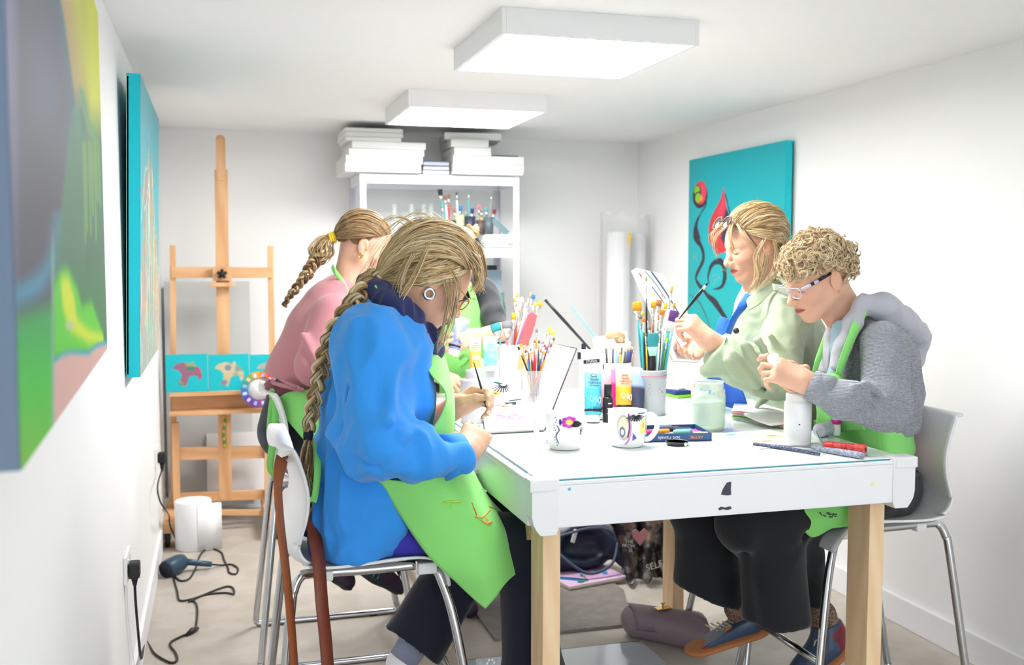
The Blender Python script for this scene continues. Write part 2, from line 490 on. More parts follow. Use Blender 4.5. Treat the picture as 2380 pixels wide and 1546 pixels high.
def skin_add(mb, v, f, col=None, mi=0):
    """bulk add"""
    b = len(mb.v)
    mb.v += [tuple(p) for p in v.tolist()]
    if col is None: mb.c += [mb.cur]*len(v)
    elif isinstance(col, np.ndarray): mb.c += [tuple(c) for c in col.tolist()]
    else: mb.c += [col]*len(v)
    mb.f += [tuple(t) for t in (f+b).tolist()]; mb.mi += [mi]*len(f); mb.sm += [True]*len(f)
SKIN = C8(226, 178, 152); LIP = C8(182, 98, 92)
def head_matrix(c, yaw, pitch, roll=0.0, s=1.0):
    return Matrix.Translation(V(c)) @ Matrix.Rotation(yaw, 4, 'Z') @ Matrix.Rotation(pitch, 4, 'Y') @ Matrix.Rotation(roll, 4, 'X') @ Matrix.Scale(s, 4)
def head_skin(mb, M, s, neck, neck_r=0.052, skin=SKIN, brow=C8(170, 140, 100), age=0.5, smile=0.0, h=0.0023, earscale=1.0):
    T = lambda *p: M @ V(p)
    R3 = M.to_3x3().normalized(); D = SDF()
    rot = lambda m=None: (R3 @ m.to_3x3()) if m is not None else R3
    E_ = lambda c, r, k=.02, m=None, op='u': D.ell(T(*c), [x*s for x in r], k*s, rot(m), op)
    Cp = lambda a, b, ra, rb=None, k=.02, op='u': D.cap(T(*a), T(*b), ra*s, (rb if rb is not None else ra)*s, k*s, None, op)
    E_((-.012, 0, .035), (.092, .074, .082)); E_((.03, 0, .02), (.060, .062, .070), .03); E_((.036, 0, -.035), (.050, .052, .058), .03)
    for y in (-1, 1):
        Cp((-.008, y*.050, -.042), (.055, y*.018, -.088), .021, .018, .03)
        E_((.058, y*.036, -.024), (.026, .024, .024), .025)
        Cp((.083, y*.012, .024), (.068, y*.046, .022), .0085, .006, .016)
    E_((.070, 0, -.092), (.018, .022, .017), .02)
    for y in (-1, 1):
        E_((.096, y*.031, .003), (.015, .017, .010), .012, None, 's')
        E_((.0745, y*.031, .002), (.0145, .0165, .0125), .004)
        Cp((.0885, y*.022, -.0045), (.084, y*.043, -.004), .0012, .0012, .002, 's')
    Cp((.087, 0, .012), (.108, 0, -.024), .0068, .0095, .012); E_((.1095, 0, -.030), (.0115, .0115, .010), .008)
    for y in (-1, 1):
        E_((.0975, y*.0125, -.035), (.011, .0075, .0085), .006); E_((.104, y*.007, -.0415), (.0045, .0035, .004), .003, None, 's')
        if age: Cp((.098, y*.021, -.036), (.082, y*.034, -.064), .002, .001, .008, 's')
    E_((.080, 0, -.060), (.019, .027, .022), .015)
    for y in (-1, 1):
        Cp((.0985, 0, -.0545), (.085, y*.022, -.0585+smile*.003), .0056, .003, .004); Cp((.0965, 0, -.0650), (.085, y*.019, -.0610+smile*.003), .0066, .003, .004)
        Cp((.106, 0, -.0598), (.087, y*.026, -.0605+smile*.005), .0014, .0010, .003, 's')
        er = Matrix.Rotation(-.22, 3, 'Y')
        E_((-.010, y*.0775, -.004), (.0185*earscale, .0065, .031*earscale), .006, er)
        E_((-.003, y*.085, -.002), (.009, .006, .016), .004, er, 's'); E_((-.014, y*.086, .008), (.004, .005, .018), .003, er, 's')
        E_((-.004, y*.0745, -.031), (.009, .0055, .010), .006)
    nb = M.inverted() @ V(neck)
    D.cap(T(-.028, 0, -.045), neck, neck_r*s, (neck_r+.006)*s, .035*s)
    D.cap(T(.0, 0, -.05), V(neck)+R3 @ V((.012, 0, 0)), .04*s, .045*s, .03*s)
    v, f = D.mesh(h)
    lo = np.array((M.inverted().to_3x3() @ Matrix.Identity(3))); t = np.array(M.inverted().translation)
    q = v @ lo.T + t
    x, y, z = q[:, 0], np.abs(q[:, 1]), q[:, 2]
    col = np.tile(np.array(skin), (len(v), 1))
    def bl(m, c):
        nonlocal col
        m = np.clip(m, 0, 1)[:, None]; col = col*(1-m)+np.array(c)*m
    pk = np.array(skin)*np.array((1.0, .78, .74))
    bl(.55*np.exp(-(((x-.07)/.03)**2+((y-.038)/.02)**2+((z+.026)/.02)**2)), pk)
    bl(.6*np.exp(-(((x-.112)/.012)**2+(y/.012)**2+((z+.032)/.012)**2)), pk)
    bl(.5*np.exp(-(((x+.008)/.02)**2+((y-.08)/.01)**2+(z/.03)**2)), pk)
    ml = (x > .080)*(1-np.abs(z+.0597)/.0095*(1+.25*(y/.018)**2)-(y/.028)**4)
    bl(ml*4, LIP)
    bl((x > .08)*(1-np.abs(z+.0600)/.0018)*(y < .024)*1.5, C8(120, 60, 58))
    ml = 1-np.hypot((z+.0042+.0*y)/.0022, (y-.0325)/.0135)**2
    bl((x > .07)*ml*3, C8(92, 66, 58))
    ml = 1-np.hypot((z-.0265+(y-.03)**2*6)/.0042, (y-.031)/.018)**2
    bl((x > .055)*ml*1.2, brow)
    skin_add(mb, v, f, col)
    return D
FING = [(.031, (.043, .026, .021), .0086), (.010, (.047, .029, .022), .0088), (-.011, (.043, .027, .021), .0084), (-.030, (.034, .021, .018), .0074)]
def hand_skin(mb, wrist, fwd, back, side, curls, thumb, s=0.95, forearm=None, skin=SKIN, nail=C8(244, 214, 202), h=0.0017, splay=(.06, .0, -.05, -.12), fr=(.024, .034)):
    """side=+1: thumb towards +y of the (fwd, y, back) frame. curls: 4 x (a,b,c) bends; thumb: 4 local points. returns joint points"""
    x = V(fwd).normalized(); z = V(back); z = (z-x*x.dot(z)).normalized(); y = z.cross(x)*side
    w = V(wrist)
    T = lambda p: w+(x*p[0]+y*p[1]+z*p[2])*s
    D = SDF(); tips = []; nails = []; out = {}
    for i, (fy, ls, r) in enumerate(FING):
        bx = .088-.5*abs(fy-.01)*.35
        b = V((bx, fy, .001)); D.cap(T((.018, fy*.55, -.001)), T(b), .0125*s, .0105*s, .014*s)
        a = 0; p = b; pts = [b]
        for L, c in zip(ls, curls[i]):
            a += c; d = V((math.cos(a)*math.cos(splay[i]), math.sin(splay[i])*max(.2, math.cos(a)), -math.sin(a)))
            p = p+d*L; pts.append(p)
        rr = [r*1.12, r, r*.92, r*.78]
        for j in range(3): D.cap(T(pts[j]), T(pts[j+1]), rr[j]*s, rr[j+1]*s, .0035*s)
        D.ell(T(pts[1]), r*1.06*s, .003*s); out[i] = [T(q) for q in pts]
        d = (pts[3]-pts[2]).normalized(); up = V((-d.z, 0, d.x)) if abs(d.x)+abs(d.z) > .1 else V((0, 0, 1))
        if up.z < 0 and a < 1.4: up = -up
        nails.append((T(pts[3]+up*r*.55+d*.001), r*.8*s))
    D.cap(T((.02, 0, -.002)), T((.075, 0, -.004)), .017*s, .016*s, .02*s, (tuple(y), .55))
    D.cap(T((0, 0, 0)), T((.03, 0, -.002)), .021*s, .02*s, .02*s, (tuple(y), .8))
    tp = [V(p) for p in thumb]; tr = [.017, .0125, .0105, .0088]
    for j in range(3): D.cap(T(tp[j]), T(tp[j+1]), tr[j]*s, tr[j+1]*s, (.014 if j == 0 else .004)*s)
    D.ell(T(tp[2]), .0112*s, .003*s); out['t'] = [T(q) for q in tp]
    if forearm is not None: D.cap(w, V(forearm), fr[0]*s, fr[1]*s, .02*s); D.cap(w, V(forearm), fr[0]*s*.95, fr[1]*s*1.1, .02*s)
    v, f = D.mesh(h)
    n = len(v); col = np.tile(np.array(skin), (n, 1))
    pk = np.array(skin)*np.array((1.0, .84, .80))
    for i in range(4):
        for j, amt in ((0, .35), (1, .4), (3, .5)):
            c = np.array(out[i][j]); dd = ((v-c)**2).sum(1); m = (amt*np.exp(-dd/(.009*s)**2))[:, None]; col = col*(1-m)+pk*m
    for c, r in nails+[(T(tp[3]+V((.001, 0, .005))), .008*s)]:
        dd = np.sqrt(((v-np.array(c))**2).sum(1)); m = np.clip((r-dd)/.001, 0, 1)[:, None]; col = col*(1-m)+np.array(nail)*m
    skin_add(mb, v, f, col)
    return out
def torso_skin(mb, segs, h=0.012, skin=SKIN):
    D = SDF()
    for a, b, ra, rb, sq in segs: D.cap(a, b, ra, rb, .03, sq)
    v, f = D.mesh(h); skin_add(mb, v, f, np.tile(np.array(skin), (len(v), 1)))
def garment(D, h, folds=(), it=1, planes=()):
    for pt, n in planes: D.plane(pt, n)
    v, f = D.mesh(h); v = relax(v, f, it)
    for a in folds: v = fold(v, f, *a[:2], **(a[2] if len(a) > 2 else {}))
    return v, f
# ---- hair
def hcol(pal, r=None):
    r = r or rnd
    a, b = r.choice(pal), r.choice(pal); t = r.random()
    k = 0.80+.40*r.random()
    return tuple(min(1, (a[i]*(1-t)+b[i]*t)*k) for i in range(3))
def strand(mb, pts, r, pal, n=10, jitter=0.0, seg=4, tip=.25):
    if jitter: pts = [V(p)+V((rnd.gauss(0, 1), rnd.gauss(0, 1), rnd.gauss(0, 1)))*jitter*(i/(len(pts)-1)*.7+.3) for i, p in enumerate(pts)]
    q = smoothpath(pts, max(2, n//max(1, len(pts)-1))); m = len(q)
    rs = [r*(.55+.45*math.sin(PI*min(1, (i/(m-1))*1.0+.15)))*(1 if i < m-1 else tip) for i in range(m)]
    mb.tube(q, rs, seg, 0, hcol(pal), caps=False)
def dome_hair(mb, M, starts, goal, n, r, pal, c0=(-.012, 0, .035), rad=(.098, .080, .089), lift=.0, bulge=.012, jit=.0025, spread=.012, seg=4, vias=None, back_max=.75):
    """strands lying over the skull from points along `starts` (local directions) to `goal` (local point)"""
    c = V(c0); g = V(goal)-c; gl = g.length; gd = g.normalized()
    for _ in range(n):
        t = rnd.random()*(len(starts)-1); i = int(t); u = t-i
        a = V(starts[i])*(1-u)+V(starts[min(i+1, len(starts)-1)])*u
        lay = rnd.random(); back = rnd.random()**1.5*.75
        a = a.normalized()
        vi = (V(vias[i])*(1-u)+V(vias[min(i+1, len(vias)-1)])*u).normalized() if vias else a.slerp(gd, .5)
        path = lambda s_: a.slerp(vi, s_).slerp(vi.slerp(gd, s_), s_)
        back *= back_max/.75
        pts = []; m = 9; wob = rnd.uniform(-1, 1)
        for k in range(m+1):
            s_ = k/m; d = path(back+(1-back)*s_)
            rr = 1/math.sqrt((d.x/rad[0])**2+(d.y/rad[1])**2+(d.z/rad[2])**2)
            rr = rr*(1+lift)+bulge*lay*math.sin(PI*min(1, s_*.85+.12))
            if s_ > .6: w = (s_-.6)/.4; rr = rr*(1-w*w)+gl*w*w
            off = a.cross(gd)
            off = off.normalized()*wob*spread*math.sin(PI*s_) if off.length > 1e-4 else V((0, 0, 0))
            pts.append(M @ (c+d*rr+off))
        strand(mb, pts, r*(.7+.6*rnd.random()), pal, 18, jit, seg, .6)
def braid(mb, path, w, pal, turns, taper=.55, r=None, strands=18):
    """three-strand plait along a path"""
    q = smoothpath(path, 30); m = len(q); L = [0]
    for i in range(1, m): L.append(L[-1]+(q[i]-q[i-1]).length)
    T = L[-1]
    for s in range(3):
        ph = s*2*PI/3
        for k in range(strands):
            ou = rnd.gauss(0, .33); ov = rnd.gauss(0, .33); c = hcol(pal); pts = []; rs = []
            N = None
            for i in range(0, m):
                t = L[i]/T; tg = (q[min(i+1, m-1)]-q[max(i-1, 0)]).normalized()
                side = V((0, 1, 0)); side = (side-tg*side.dot(tg)).normalized(); out = tg.cross(side)
                ww = w*(1-(1-taper)*t); a = ph+turns*2*PI*t
                px = math.sin(a)*ww*.55; py = math.sin(2*a)*ww*.32
                pts.append(q[i]+out*(px+ou*ww*.42)+side*(-py+ov*ww*.42)); rs.append(ww*.13)
            mb.tube(pts, rs, 4, 0, c, caps=False)
def skull_cap(mb, M, s, col, rad=(.0945, .0765, .0845), c0=(-.014, 0, .037), planes=(), extra=(), h=.004, noise=.0):
    D = SDF(); R3 = M.to_3x3().normalized(); D.ell(M @ V(c0), [x*s for x in rad], .01, R3)
    for c, r, *o in extra: D.ell(M @ V(c), [x*s for x in r], .02*s, R3, o[0] if o else 'u')
    for pt, n in planes: D.plane(M @ V(pt), R3 @ V(n))
    v, f = D.mesh(h)
    if noise: v = fold(v, f, noise, 60)
    skin_add(mb, v, f, np.tile(np.array(col), (len(v), 1)))
# ================================================================ the room
XL, XR, YB, YF, ZC = -0.288, 2.56, 6.03, -1.9, 2.15
wallm = mat('wall_paint', C8(244, 244, 243), .85, spec=.25, var=.015, vscale=1.5, bump=.03, bscale=140)
ceilm = mat('ceiling_paint', C8(246, 246, 245), .9, spec=.2, var=.012, vscale=1.2)
trimm = mat('trim_paint', C8(240, 240, 242), .5, spec=.4, var=.01)
def slab(name, c, d, m, **k):
    return MB().box(c, d).build(name, m, kind='structure', **k)
floorm = mat('floor_vinyl', C8(194, 185, 175), .45, var=.10, vscale=3.2, tcol=C8(182, 173, 161), bump=.02, bscale=40)
slab('floor', ((XL+XR)/2, (YB+YF)/2, -.05), (XR-XL+.4, YB-YF+.4, .1), floorm)
slab('ceiling', ((XL+XR)/2, (YB+YF)/2, ZC+.05), (XR-XL+.4, YB-YF+.4, .1), ceilm)
slab('wall_left', (XL-.05, (YB+YF)/2, ZC/2), (.1, YB-YF, ZC), wallm)
slab('wall_right', (XR+.05, (YB+YF)/2, ZC/2), (.1, YB-YF, ZC), wallm)
slab('wall_back', ((XL+XR)/2, YB+.05, ZC/2), (XR-XL+.2, .1, ZC), wallm)
b = MB(); b.box((XL+.12, YF-.05, ZC/2), (.44, .1, ZC)); b.box((XR-.12, YF-.05, ZC/2), (.44, .1, ZC)); b.box(((XL+XR)/2, YF-.05, ZC-.06), (XR-XL, .1, .12))
b.build('wall_front', wallm, kind='structure')
b = MB()
for x in (XL+.36, (XL+XR)/2, XR-.36): b.box((x, YF-.05, 1.0), (.05, .06, 2.0))
for z in (.03, 2.0): b.box(((XL+XR)/2, YF-.05, z), (XR-XL-.7, .06, .06))
b.build('door_1', trimm, kind='structure')
def skirting(name, x0, x1, y0, y1, ax):
    b = MB()
    if ax == 'x': b.box(((x0+x1)/2, (y0+y1)/2, .055), (x1-x0, y1-y0, .11), bev=.004)
    return b.build(name, trimm, kind='structure')
skirting('baseboard_left', XL, XL+.016, YF, YB, 'x'); skirting('baseboard_right', XR-.016, XR, YF, YB, 'x'); skirting('baseboard_back', XL+.016, XR-.016, YB-.016, YB, 'x')

# ---- square ceiling panels
housing = mat('lamp_housing', C8(236, 236, 236), .5, var=.01)
glow = mat('lamp_diffuser', (1.0, .985, .97), .5, emit=LAMP_STRENGTH, var=0)
def panel(y, lab, gm=glow):
    c = V((1.113, y, 0))
    t = empty('ceiling_light', (c.x, c.y, ZC), lab, 'ceiling light', 'square panels on the ceiling')
    b = MB(); o = .31; i = .297; z0, z1 = 2.075, ZC
    for sx, sy, dx, dy in ((1, 0, .013, .62), (-1, 0, .013, .62), (0, 1, .594, .013), (0, -1, .594, .013)):
        b.box((c.x+sx*(o-.0065), c.y+sy*(o-.0065), (z0+z1)/2), (dx, dy, z1-z0), bev=.001)
    b.box((c.x, c.y, z1-.004), (.6, .6, .006)); b.build('housing', housing, t)
    MB().box((c.x, c.y, z0+.006), (.592, .592, .006)).build('diffuser', gm, t)
panel(3.195, 'square white ceiling light panel, the nearer and larger looking one')
panel(4.675, 'square white ceiling light panel, the farther one near the shelf unit', mat('lamp_diffuser_far', (1.0, .985, .97), .5, emit=LAMP_STRENGTH*1.4, var=0))
panel(1.715, 'unseen square ceiling light panel added for light near the room entrance', mat('lamp_diffuser_dim', (1.0, .985, .97), .5, emit=LAMP_STRENGTH*.15, var=0))  # out-of-view panel added for its light, kept dim

# ---- paint marks of the big abstract picture, soft blended
p0 = V((-.187, 1.09, 0)); p1 = V((-.244, 2.545, 0)); d = (p1-p0).normalized(); Lb = (p1-p0).length
zb, zt = 1.222, 1.986
def big_art():
    A = Art(200, 130, C8(96, 100, 116)); u, v = A.u, A.vv
    # layout chart of the picture: X runs 0..240, Y 0..1140 (tall narrow chart)
    wx = p0.x+(p1.x-p0.x)*u; wy = p0.y+(p1.y-p0.y)*u; wz = zt-(zt-zb)*v-CAMH
    dep = wx*F_.x+wy*F_.y+wz*F_.z; X = 1190+FPX*(wx*R_.x+wy*R_.y)/dep; Y = 773-FPX*(wx*U_.x+wy*U_.y+wz*U_.z)/dep
    A.u = X/1000; A.vv = Y/1000
    g = lambda a, b, x: np.clip((x-a)/(b-a), 0, 1); S_ = lambda q: [(x/1000, y/1000) for x, y in q]
    A.blend(g(48, 20, X), C8(140, 138, 170)); A.blend(np.exp(-((X-105)/40)**2-((Y-200)/140)**2)*.6, C8(98, 114, 146)); A.blend(np.exp(-((X-95)/45)**2-((Y-440)/130)**2)*.7, C8(84, 86, 96))
    e = np.interp(Y, [0, 60, 150, 240, 300, 400, 480, 560, 640], [138, 148, 160, 172, 160, 150, 141, 125, 122]); q = X-e
    A.blend(g(-22, 0, q)*g(420, 250, Y)*.7, C8(80, 128, 150)); A.blend(g(-3, 4, q), C8(88, 140, 116)); A.blend(g(0, 6, q)*g(270, 190, Y+(X-180)*.8), C8(192, 168, 122)); A.blend(g(8, 40, q)*g(260, 180, Y), C8(206, 208, 84))
    A.blend(g(195, 212, X)*g(330, 230, Y), C8(216, 220, 62)); A.blend(g(0, 8, q)*g(10, 4, np.abs(X-182+(Y-300)*-.03))*g(200, 260, Y)*g(360, 300, Y)*.4, C8(90, 160, 150)); A.blend(g(30, 0, np.hypot(X-212, (Y-380)/3))*.5, C8(150, 176, 100))
    A.spline(S_([(188, 210), (200, 270), (222, 330)]), .004, C8(110, 170, 120), .006); A.blend(g(196, 200, X)*g(480, 560, Y)*.3, C8(70, 120, 84))
    for x0, l in ((193, 570), (197, 540), (206, 550), (211, 500), (218, 560), (222, 470), (228, 480)): A.spline(S_([(x0, 330), (x0+3, 430), (x0+5, l)]), .0012, C8(132, 184, 96), .004)
    A.blend(g(122, 126, X)*g(600, 680, Y), C8(76, 146, 100))
    L = g(124, 120, X); A.blend(L*g(700, 760, Y+(X-60)*.35), C8(52, 184, 100)); A.blend(L*g(760, 880, Y), C8(80, 206, 74)); A.blend(L*g(880, 1060, Y), C8(140, 206, 74)); A.blend(g(46, 36, X)*g(700, 760, Y), C8(112, 164, 160)); A.blend(g(46, 36, X)*g(900, 1100, Y)*.8, C8(96, 188, 130))
    A.spline(S_([(132, 500), (126, 560), (112, 620), (80, 665), (30, 690), (0, 700)]), [.003, .004, .012, .022, .024, .024], C8(84, 158, 184), .03); A.blend(g(20, 0, np.abs(Y-720))*g(40, 20, X)*.8, C8(110, 180, 200))
    A.polyf(S_([(125, 660), (140, 632), (160, 630), (178, 668), (190, 712), (212, 700), (226, 740), (240, 780), (240, 812), (200, 818), (125, 832)]), C8(112, 218, 44), 3)
    A.polyf(S_([(140, 650), (158, 645), (172, 690), (178, 740), (205, 768), (240, 780), (240, 795), (205, 796), (165, 770), (146, 720)]), C8(222, 234, 30), 3); A.ell(.162, .756, .010, .010, C8(206, 216, 170), .01)
    wv = np.interp(X, [122, 140, 160, 205, 225, 245], [848, 832, 824, 826, 808, 802]); R = g(122, 126, X); A.blend(R*g(-15, -6, Y-wv), C8(84, 184, 200)); A.blend(R*g(-4, 4, Y-wv), C8(226, 190, 180)); A.blend(g(4, 1, np.abs(X-122))*g(520, 600, Y)*.8, C8(160, 200, 184))
    A.a = np.clip(A.a, 0, 1)**1.3
    return A
# hangs on the left wall close to the camera
Mx = frame(d, (0, 0, 1), (p0+p1)/2+V((0, 0, (zb+zt)/2)))
A = big_art()
canvas('abstract_painting', A, Mx, Lb, zt-zb, .038, C8(110, 128, 150), label='large abstract painting in violet, yellow and green on the left wall nearest the camera', cat='painting')

# tall turquoise canvas with orange spires
def spires():
    A = Art(130, 140, C8(72, 178, 186)); u, v = A.u, A.vv
    A.blend(np.clip((.45-v)/.45, 0, 1)*.6, C8(104, 160, 176)); A.blend(np.clip(v-.5, 0, 1)*.9, C8(206, 190, 150))
    rr = random.Random(3); pal = [C8(232, 128, 60), C8(240, 224, 150), C8(214, 80, 96), C8(120, 180, 70), C8(246, 236, 214), C8(226, 160, 96), C8(90, 170, 180), C8(200, 110, 140)]
    tops = [(.16, .30), (.30, .22), (.42, .12), (.55, .17), (.70, .34), (.85, .45), (.95, .6), (.05, .55)]
    for k in range(150):
        cx, ty = rr.choice(tops); x0 = cx+rr.gauss(0, .015); x1 = cx+rr.gauss(0, .10); y1 = ty+.15+rr.random()*.75
        mx = (x0+x1)/2+rr.gauss(0, .02)
        A.spline([(x0, ty+rr.random()*.2), (mx, (ty+y1)/2), (x1, min(1, y1))], [.0012, .005, .003], rr.choice(pal), .003, n=4)
    for k in range(60):
        x = rr.random(); y = .62+rr.random()*.36; A.spline([(x, y), (x+rr.gauss(0, .03), y+.08)], .004, rr.choice(pal), .003, n=3)
    return A
tb0 = V((-.241, 3.53, 1.045)); tb1 = V((-.241, 4.655, 1.045)); tt = V((-.217, 3.53, 2.02))
Mx = frame(tb1-tb0, tt-tb0, (tb0+tb1)/2+(tt-tb0)/2)
canvas('spire_painting', spires(), Mx, 1.125, (tt-tb0).length, .042, C8(0, 194, 208), label='turquoise canvas with tall orange and cream spires on the left wall beside the easel', cat='painting')

# turquoise canvas with black tendrils, right wall
def tendrils():
    A = Art(260, 300, C8(0, 172, 184)); u, v = A.u, A.vv; bk = C8(44, 40, 54)
    # u: 0 far edge .. 1 near edge
    A.blend(np.clip(.25-u, 0, 1)*2.0, C8(40, 160, 165)); A.blend(np.clip((v-.55)*1.2, 0, 1)*np.clip(.7-u, 0, 1), C8(46, 170, 158))
    ar = 1.0
    A.ell(.135, .285, .088, .098, bk, .006); A.ell(.137, .262, .074, .088, C8(214, 62, 60), .006); A.ell(.155, .265, .05, .075, C8(236, 66, 104), .02)
    A.ell(.105, .265, .042, .060, bk, .005); A.ell(.098, .245, .034, .036, C8(130, 196, 22), .005); A.ell(.112, .300, .034, .036, C8(130, 200, 30), .005)
    A.spline([(.055, .275), (.10, .262), (.142, .255)], .006, bk, .004); A.ell(.15, .305, .016, .022, C8(246, 150, 60), .01)
    A.spline([(.20, .30), (.205, .36), (.14, .43), (.095, .50), (.09, .60), (.16, .68), (.185, .77), (.12, .87), (.10, .93), (.17, 1.0)], [.006, .008, .006, .018, .030, .016, .017, .015, .012, .02], bk, .004)
    A.polyf([(.09, .47), (.075, .61), (.15, .62), (.12, .55)], bk, 2)
    # red drop
    A.polyf([(.40, .235), (.37, .33), (.27, .45), (.235, .54), (.25, .64), (.33, .74), (.43, .72), (.50, .60), (.50, .52), (.44, .42), (.42, .33)], C8(206, 56, 62), 2)
    A.polyf([(.40, .26), (.38, .36), (.33, .45), (.40, .44), (.42, .36)], C8(226, 66, 96), 3)
    A.polyf([(.43, .40), (.40, .50), (.38, .62), (.45, .70), (.52, .58), (.49, .48)], C8(46, 50, 84), 2)
    A.spline([(.42, .30), (.47, .43), (.53, .55)], .006, C8(60, 40, 60), .004)
    # loop below the sitter's brush
    A.spline([(.25, .96), (.245, .89), (.29, .81), (.38, .79), (.43, .87), (.40, .97), (.30, 1.0)], [.006, .012, .018, .024, .022, .014, .003], bk, .004)
    rr = random.Random(5); pal = [C8(90, 180, 150), C8(140, 170, 120), C8(180, 160, 110), C8(70, 170, 160)]
    def tree(x, y, a, L, w, dep):
        if dep == 0: return
        x2 = x+math.cos(a)*L; y2 = y-math.sin(a)*L
        A.line([(x, y), (x2, y2)], w, rr.choice(pal), .003)
        for s in (-1, 1): tree(x2, y2, a+s*rr.uniform(.2, .6), L*rr.uniform(.65, .85), w*.8, dep-1)
    tree(.72, .56, PI/2, .06, .004, 6); tree(.12, .80, 2.2, .03, .003, 4); tree(.48, .93, 2.0, .05, .003, 5); tree(.30, .98, 1.2, .04, .003, 4)
    return A
A = tendrils()
Mx = frame((0, -1, 0), (0, 0, 1), (XR-.046, 4.70, 1.47))
B = Art(240, 300, C8(0, 172, 184)); s_ = .70
def rescale(Ain, B, s):
    jj = np.minimum((np.arange(B.h)/(B.h-1)/s*(Ain.h-1)).astype(int), Ain.h-1); ii = (np.arange(B.w)/(B.w-1)*(Ain.w-1)).astype(int)
    out = Ain.a[jj][:, ii]; low = np.arange(B.h)/(B.h-1) > s
    base = np.array(C8(20, 172, 176)); out[low] = base; B.a = out
    B.spline([(.165, .985*s), (.24, 1.05*s), (.33, 1.10*s), (.46, 1.22*s), (.6, 1.33*s)], [.010, .012, .022, .014, .01], C8(44, 40, 54), .003)
    B.spline([(.02, 1.05*s), (.16, 1.12*s), (.28, 1.3*s)], [.002, .006, .004], C8(70, 90, 90), .003)
rescale(A, B, s_)
canvas('tendril_painting', B, Mx, 1.0, 1.0, .040, C8(0, 190, 202), label='turquoise painting with black tendrils, red drop and pink disc on the right wall', cat='painting')
# ================================================================ work table
whitep = mat('white_painted_board', C8(244, 245, 248), .35, var=.02, vscale=5)
pine = wood('pine_post', C8(236, 196, 148), C8(247, 218, 178), 'Z', 14)
pinex = wood('pine_rail', C8(214, 176, 130), C8(234, 204, 162), 'X', 10)
chrome = mat('chrome_tube', C8(200, 202, 205), .16, 1.0, var=.02)
plw = mat('white_moulded_plastic', C8(240, 241, 242), .3, var=.01)
TX0, TX1, TY0, TY1, TZ = .717, 1.79, 2.312, 3.96, .90
t = empty('work_table', ((TX0+TX1)/2, (TY0+TY1)/2, 0), 'white topped work table on pine posts covered with art supplies', 'table')
b = MB(); b.box(((TX0+TX1)/2, (TY0+TY1)/2, TZ-.0105), (TX1-TX0-.006, TY1-TY0-.004, .009), bev=.002); b.build('tabletop', whitep, t)
gl = mat('glass_green_edge', C8(150, 214, 214), .04, trans=.85, var=0)
b = MB(); b.box(((TX0+TX1)/2, (TY0+TY1)/2, TZ-.003), (TX1-TX0-.05, TY1-TY0-.03, .0056), bev=.001)
b.build('glass_sheet', mat('glass_top', C8(240, 248, 248), .03, spec=.4, var=.0), t)
b = MB(); y0 = TY0+.014; b.box(((TX0+TX1)/2+.0, y0+.001, TZ-.0045), (TX1-TX0-.10, .006, .003)); b.build('glass_edge', mat('glass_edge_teal', C8(58, 142, 160), .15, var=.3, vscale=20), t)
b = MB(); b.bar((TX0+.026, TY0+.12, TZ-.004), (TX0+.026, TY1-.2, TZ-.004), .005, .003); b.build('glass_edge', mat('glass_edge_teal'), t)
b = MB(); b.box(((TX0+TX1)/2, TY0+.013, TZ-.067), (TX1-TX0-.06, .022, .104), bev=.003)
def markpoly(bb, pts, y, mi=1): bb.poly([(p[0], y, p[1]) for p in pts], (0, -.0006, 0), mi=mi)
b.build('front_rail', whitep, t)
paintm = mat('dried_dark_paint', C8(70, 66, 84), .5, var=.4, vscale=60)
b = MB()
def zp(px, py): q = P(px, py, TY0+.0005); return (q.x, q.z)
markpoly(b, [zp(*p) for p in ((1690, 1122), (1700, 1120), (1699, 1140), (1700, 1150), (1692, 1152), (1676, 1150), (1681, 1136))], TY0+.0015, 0); b.build('paint_smudge', paintm, t); b = MB()
markpoly(b, [zp(*p) for p in ((1670, 1182), (1676, 1178), (1686, 1180), (1698, 1177), (1701, 1183), (1690, 1186), (1680, 1184), (1672, 1187))], TY0+.0015, 0)
b.build('paint_smudge', paintm, t)
b = MB(); markpoly(b, [zp(*p) for p in ((1320, 1136), (1326, 1133), (1327, 1140), (1321, 1141))], TY0+.0015, 0); b.build('paint_speck', mat('blue_paint', C8(90, 190, 236), .5), t)
b = MB(); markpoly(b, [zp(*p) for p in ((2022, 1128), (2034, 1121), (2033, 1125), (2024, 1130))], TY0+.0015, 0); b.build('paint_speck', mat('yellow_paint', C8(244, 236, 90), .5), t)
b = MB(); b.box((TX0+.012, (TY0+TY1)/2, TZ-.067), (.022, TY1-TY0-.08, .104), bev=.003); b.build('side_rail', whitep, t)
b = MB(); b.box((TX1-.012, (TY0+TY1)/2, TZ-.067), (.022, TY1-TY0-.08, .104), bev=.003); b.build('side_rail', whitep, t)
b = MB(); b.box(((TX0+TX1)/2, TY1-.013, TZ-.067), (TX1-TX0-.06, .022, .104), bev=.003); b.build('back_rail', whitep, t)
for x, s in ((TX0, 1), (TX1, -1)):
    b = MB()
    prof = [(0, .001), (0, -.09), (.004, -.108), (.012, -.122), (.022, -.134), (.060, -.134), (.066, -.122), (.068, -.108), (.068, .001)]
    b.poly([(x+s*p[0], TY0-.002, TZ+p[1]) for p in (prof if s > 0 else prof)], (0, .05, 0)); b.box((x+s*.028, TY0+.02, TZ-.012), (.068, .05, .03), bev=.004)
    b.build('corner_bracket', plw, t)
for x in (TX0+.060, TX1-.072):
    for y in (TY0+.098, TY1-.32):
        b = MB(); b.box((x+.006*(1 if x < 1 else -1), y, (TZ-.02)/2), (.046, .10, TZ-.02), bev=.003); b.build('leg', pine, t)
b = MB()
for x in (TX0+.07, TX1-.07): b.bar((x, TY0+.15, .80), (x, TY1-.34, .80), .044, .05)
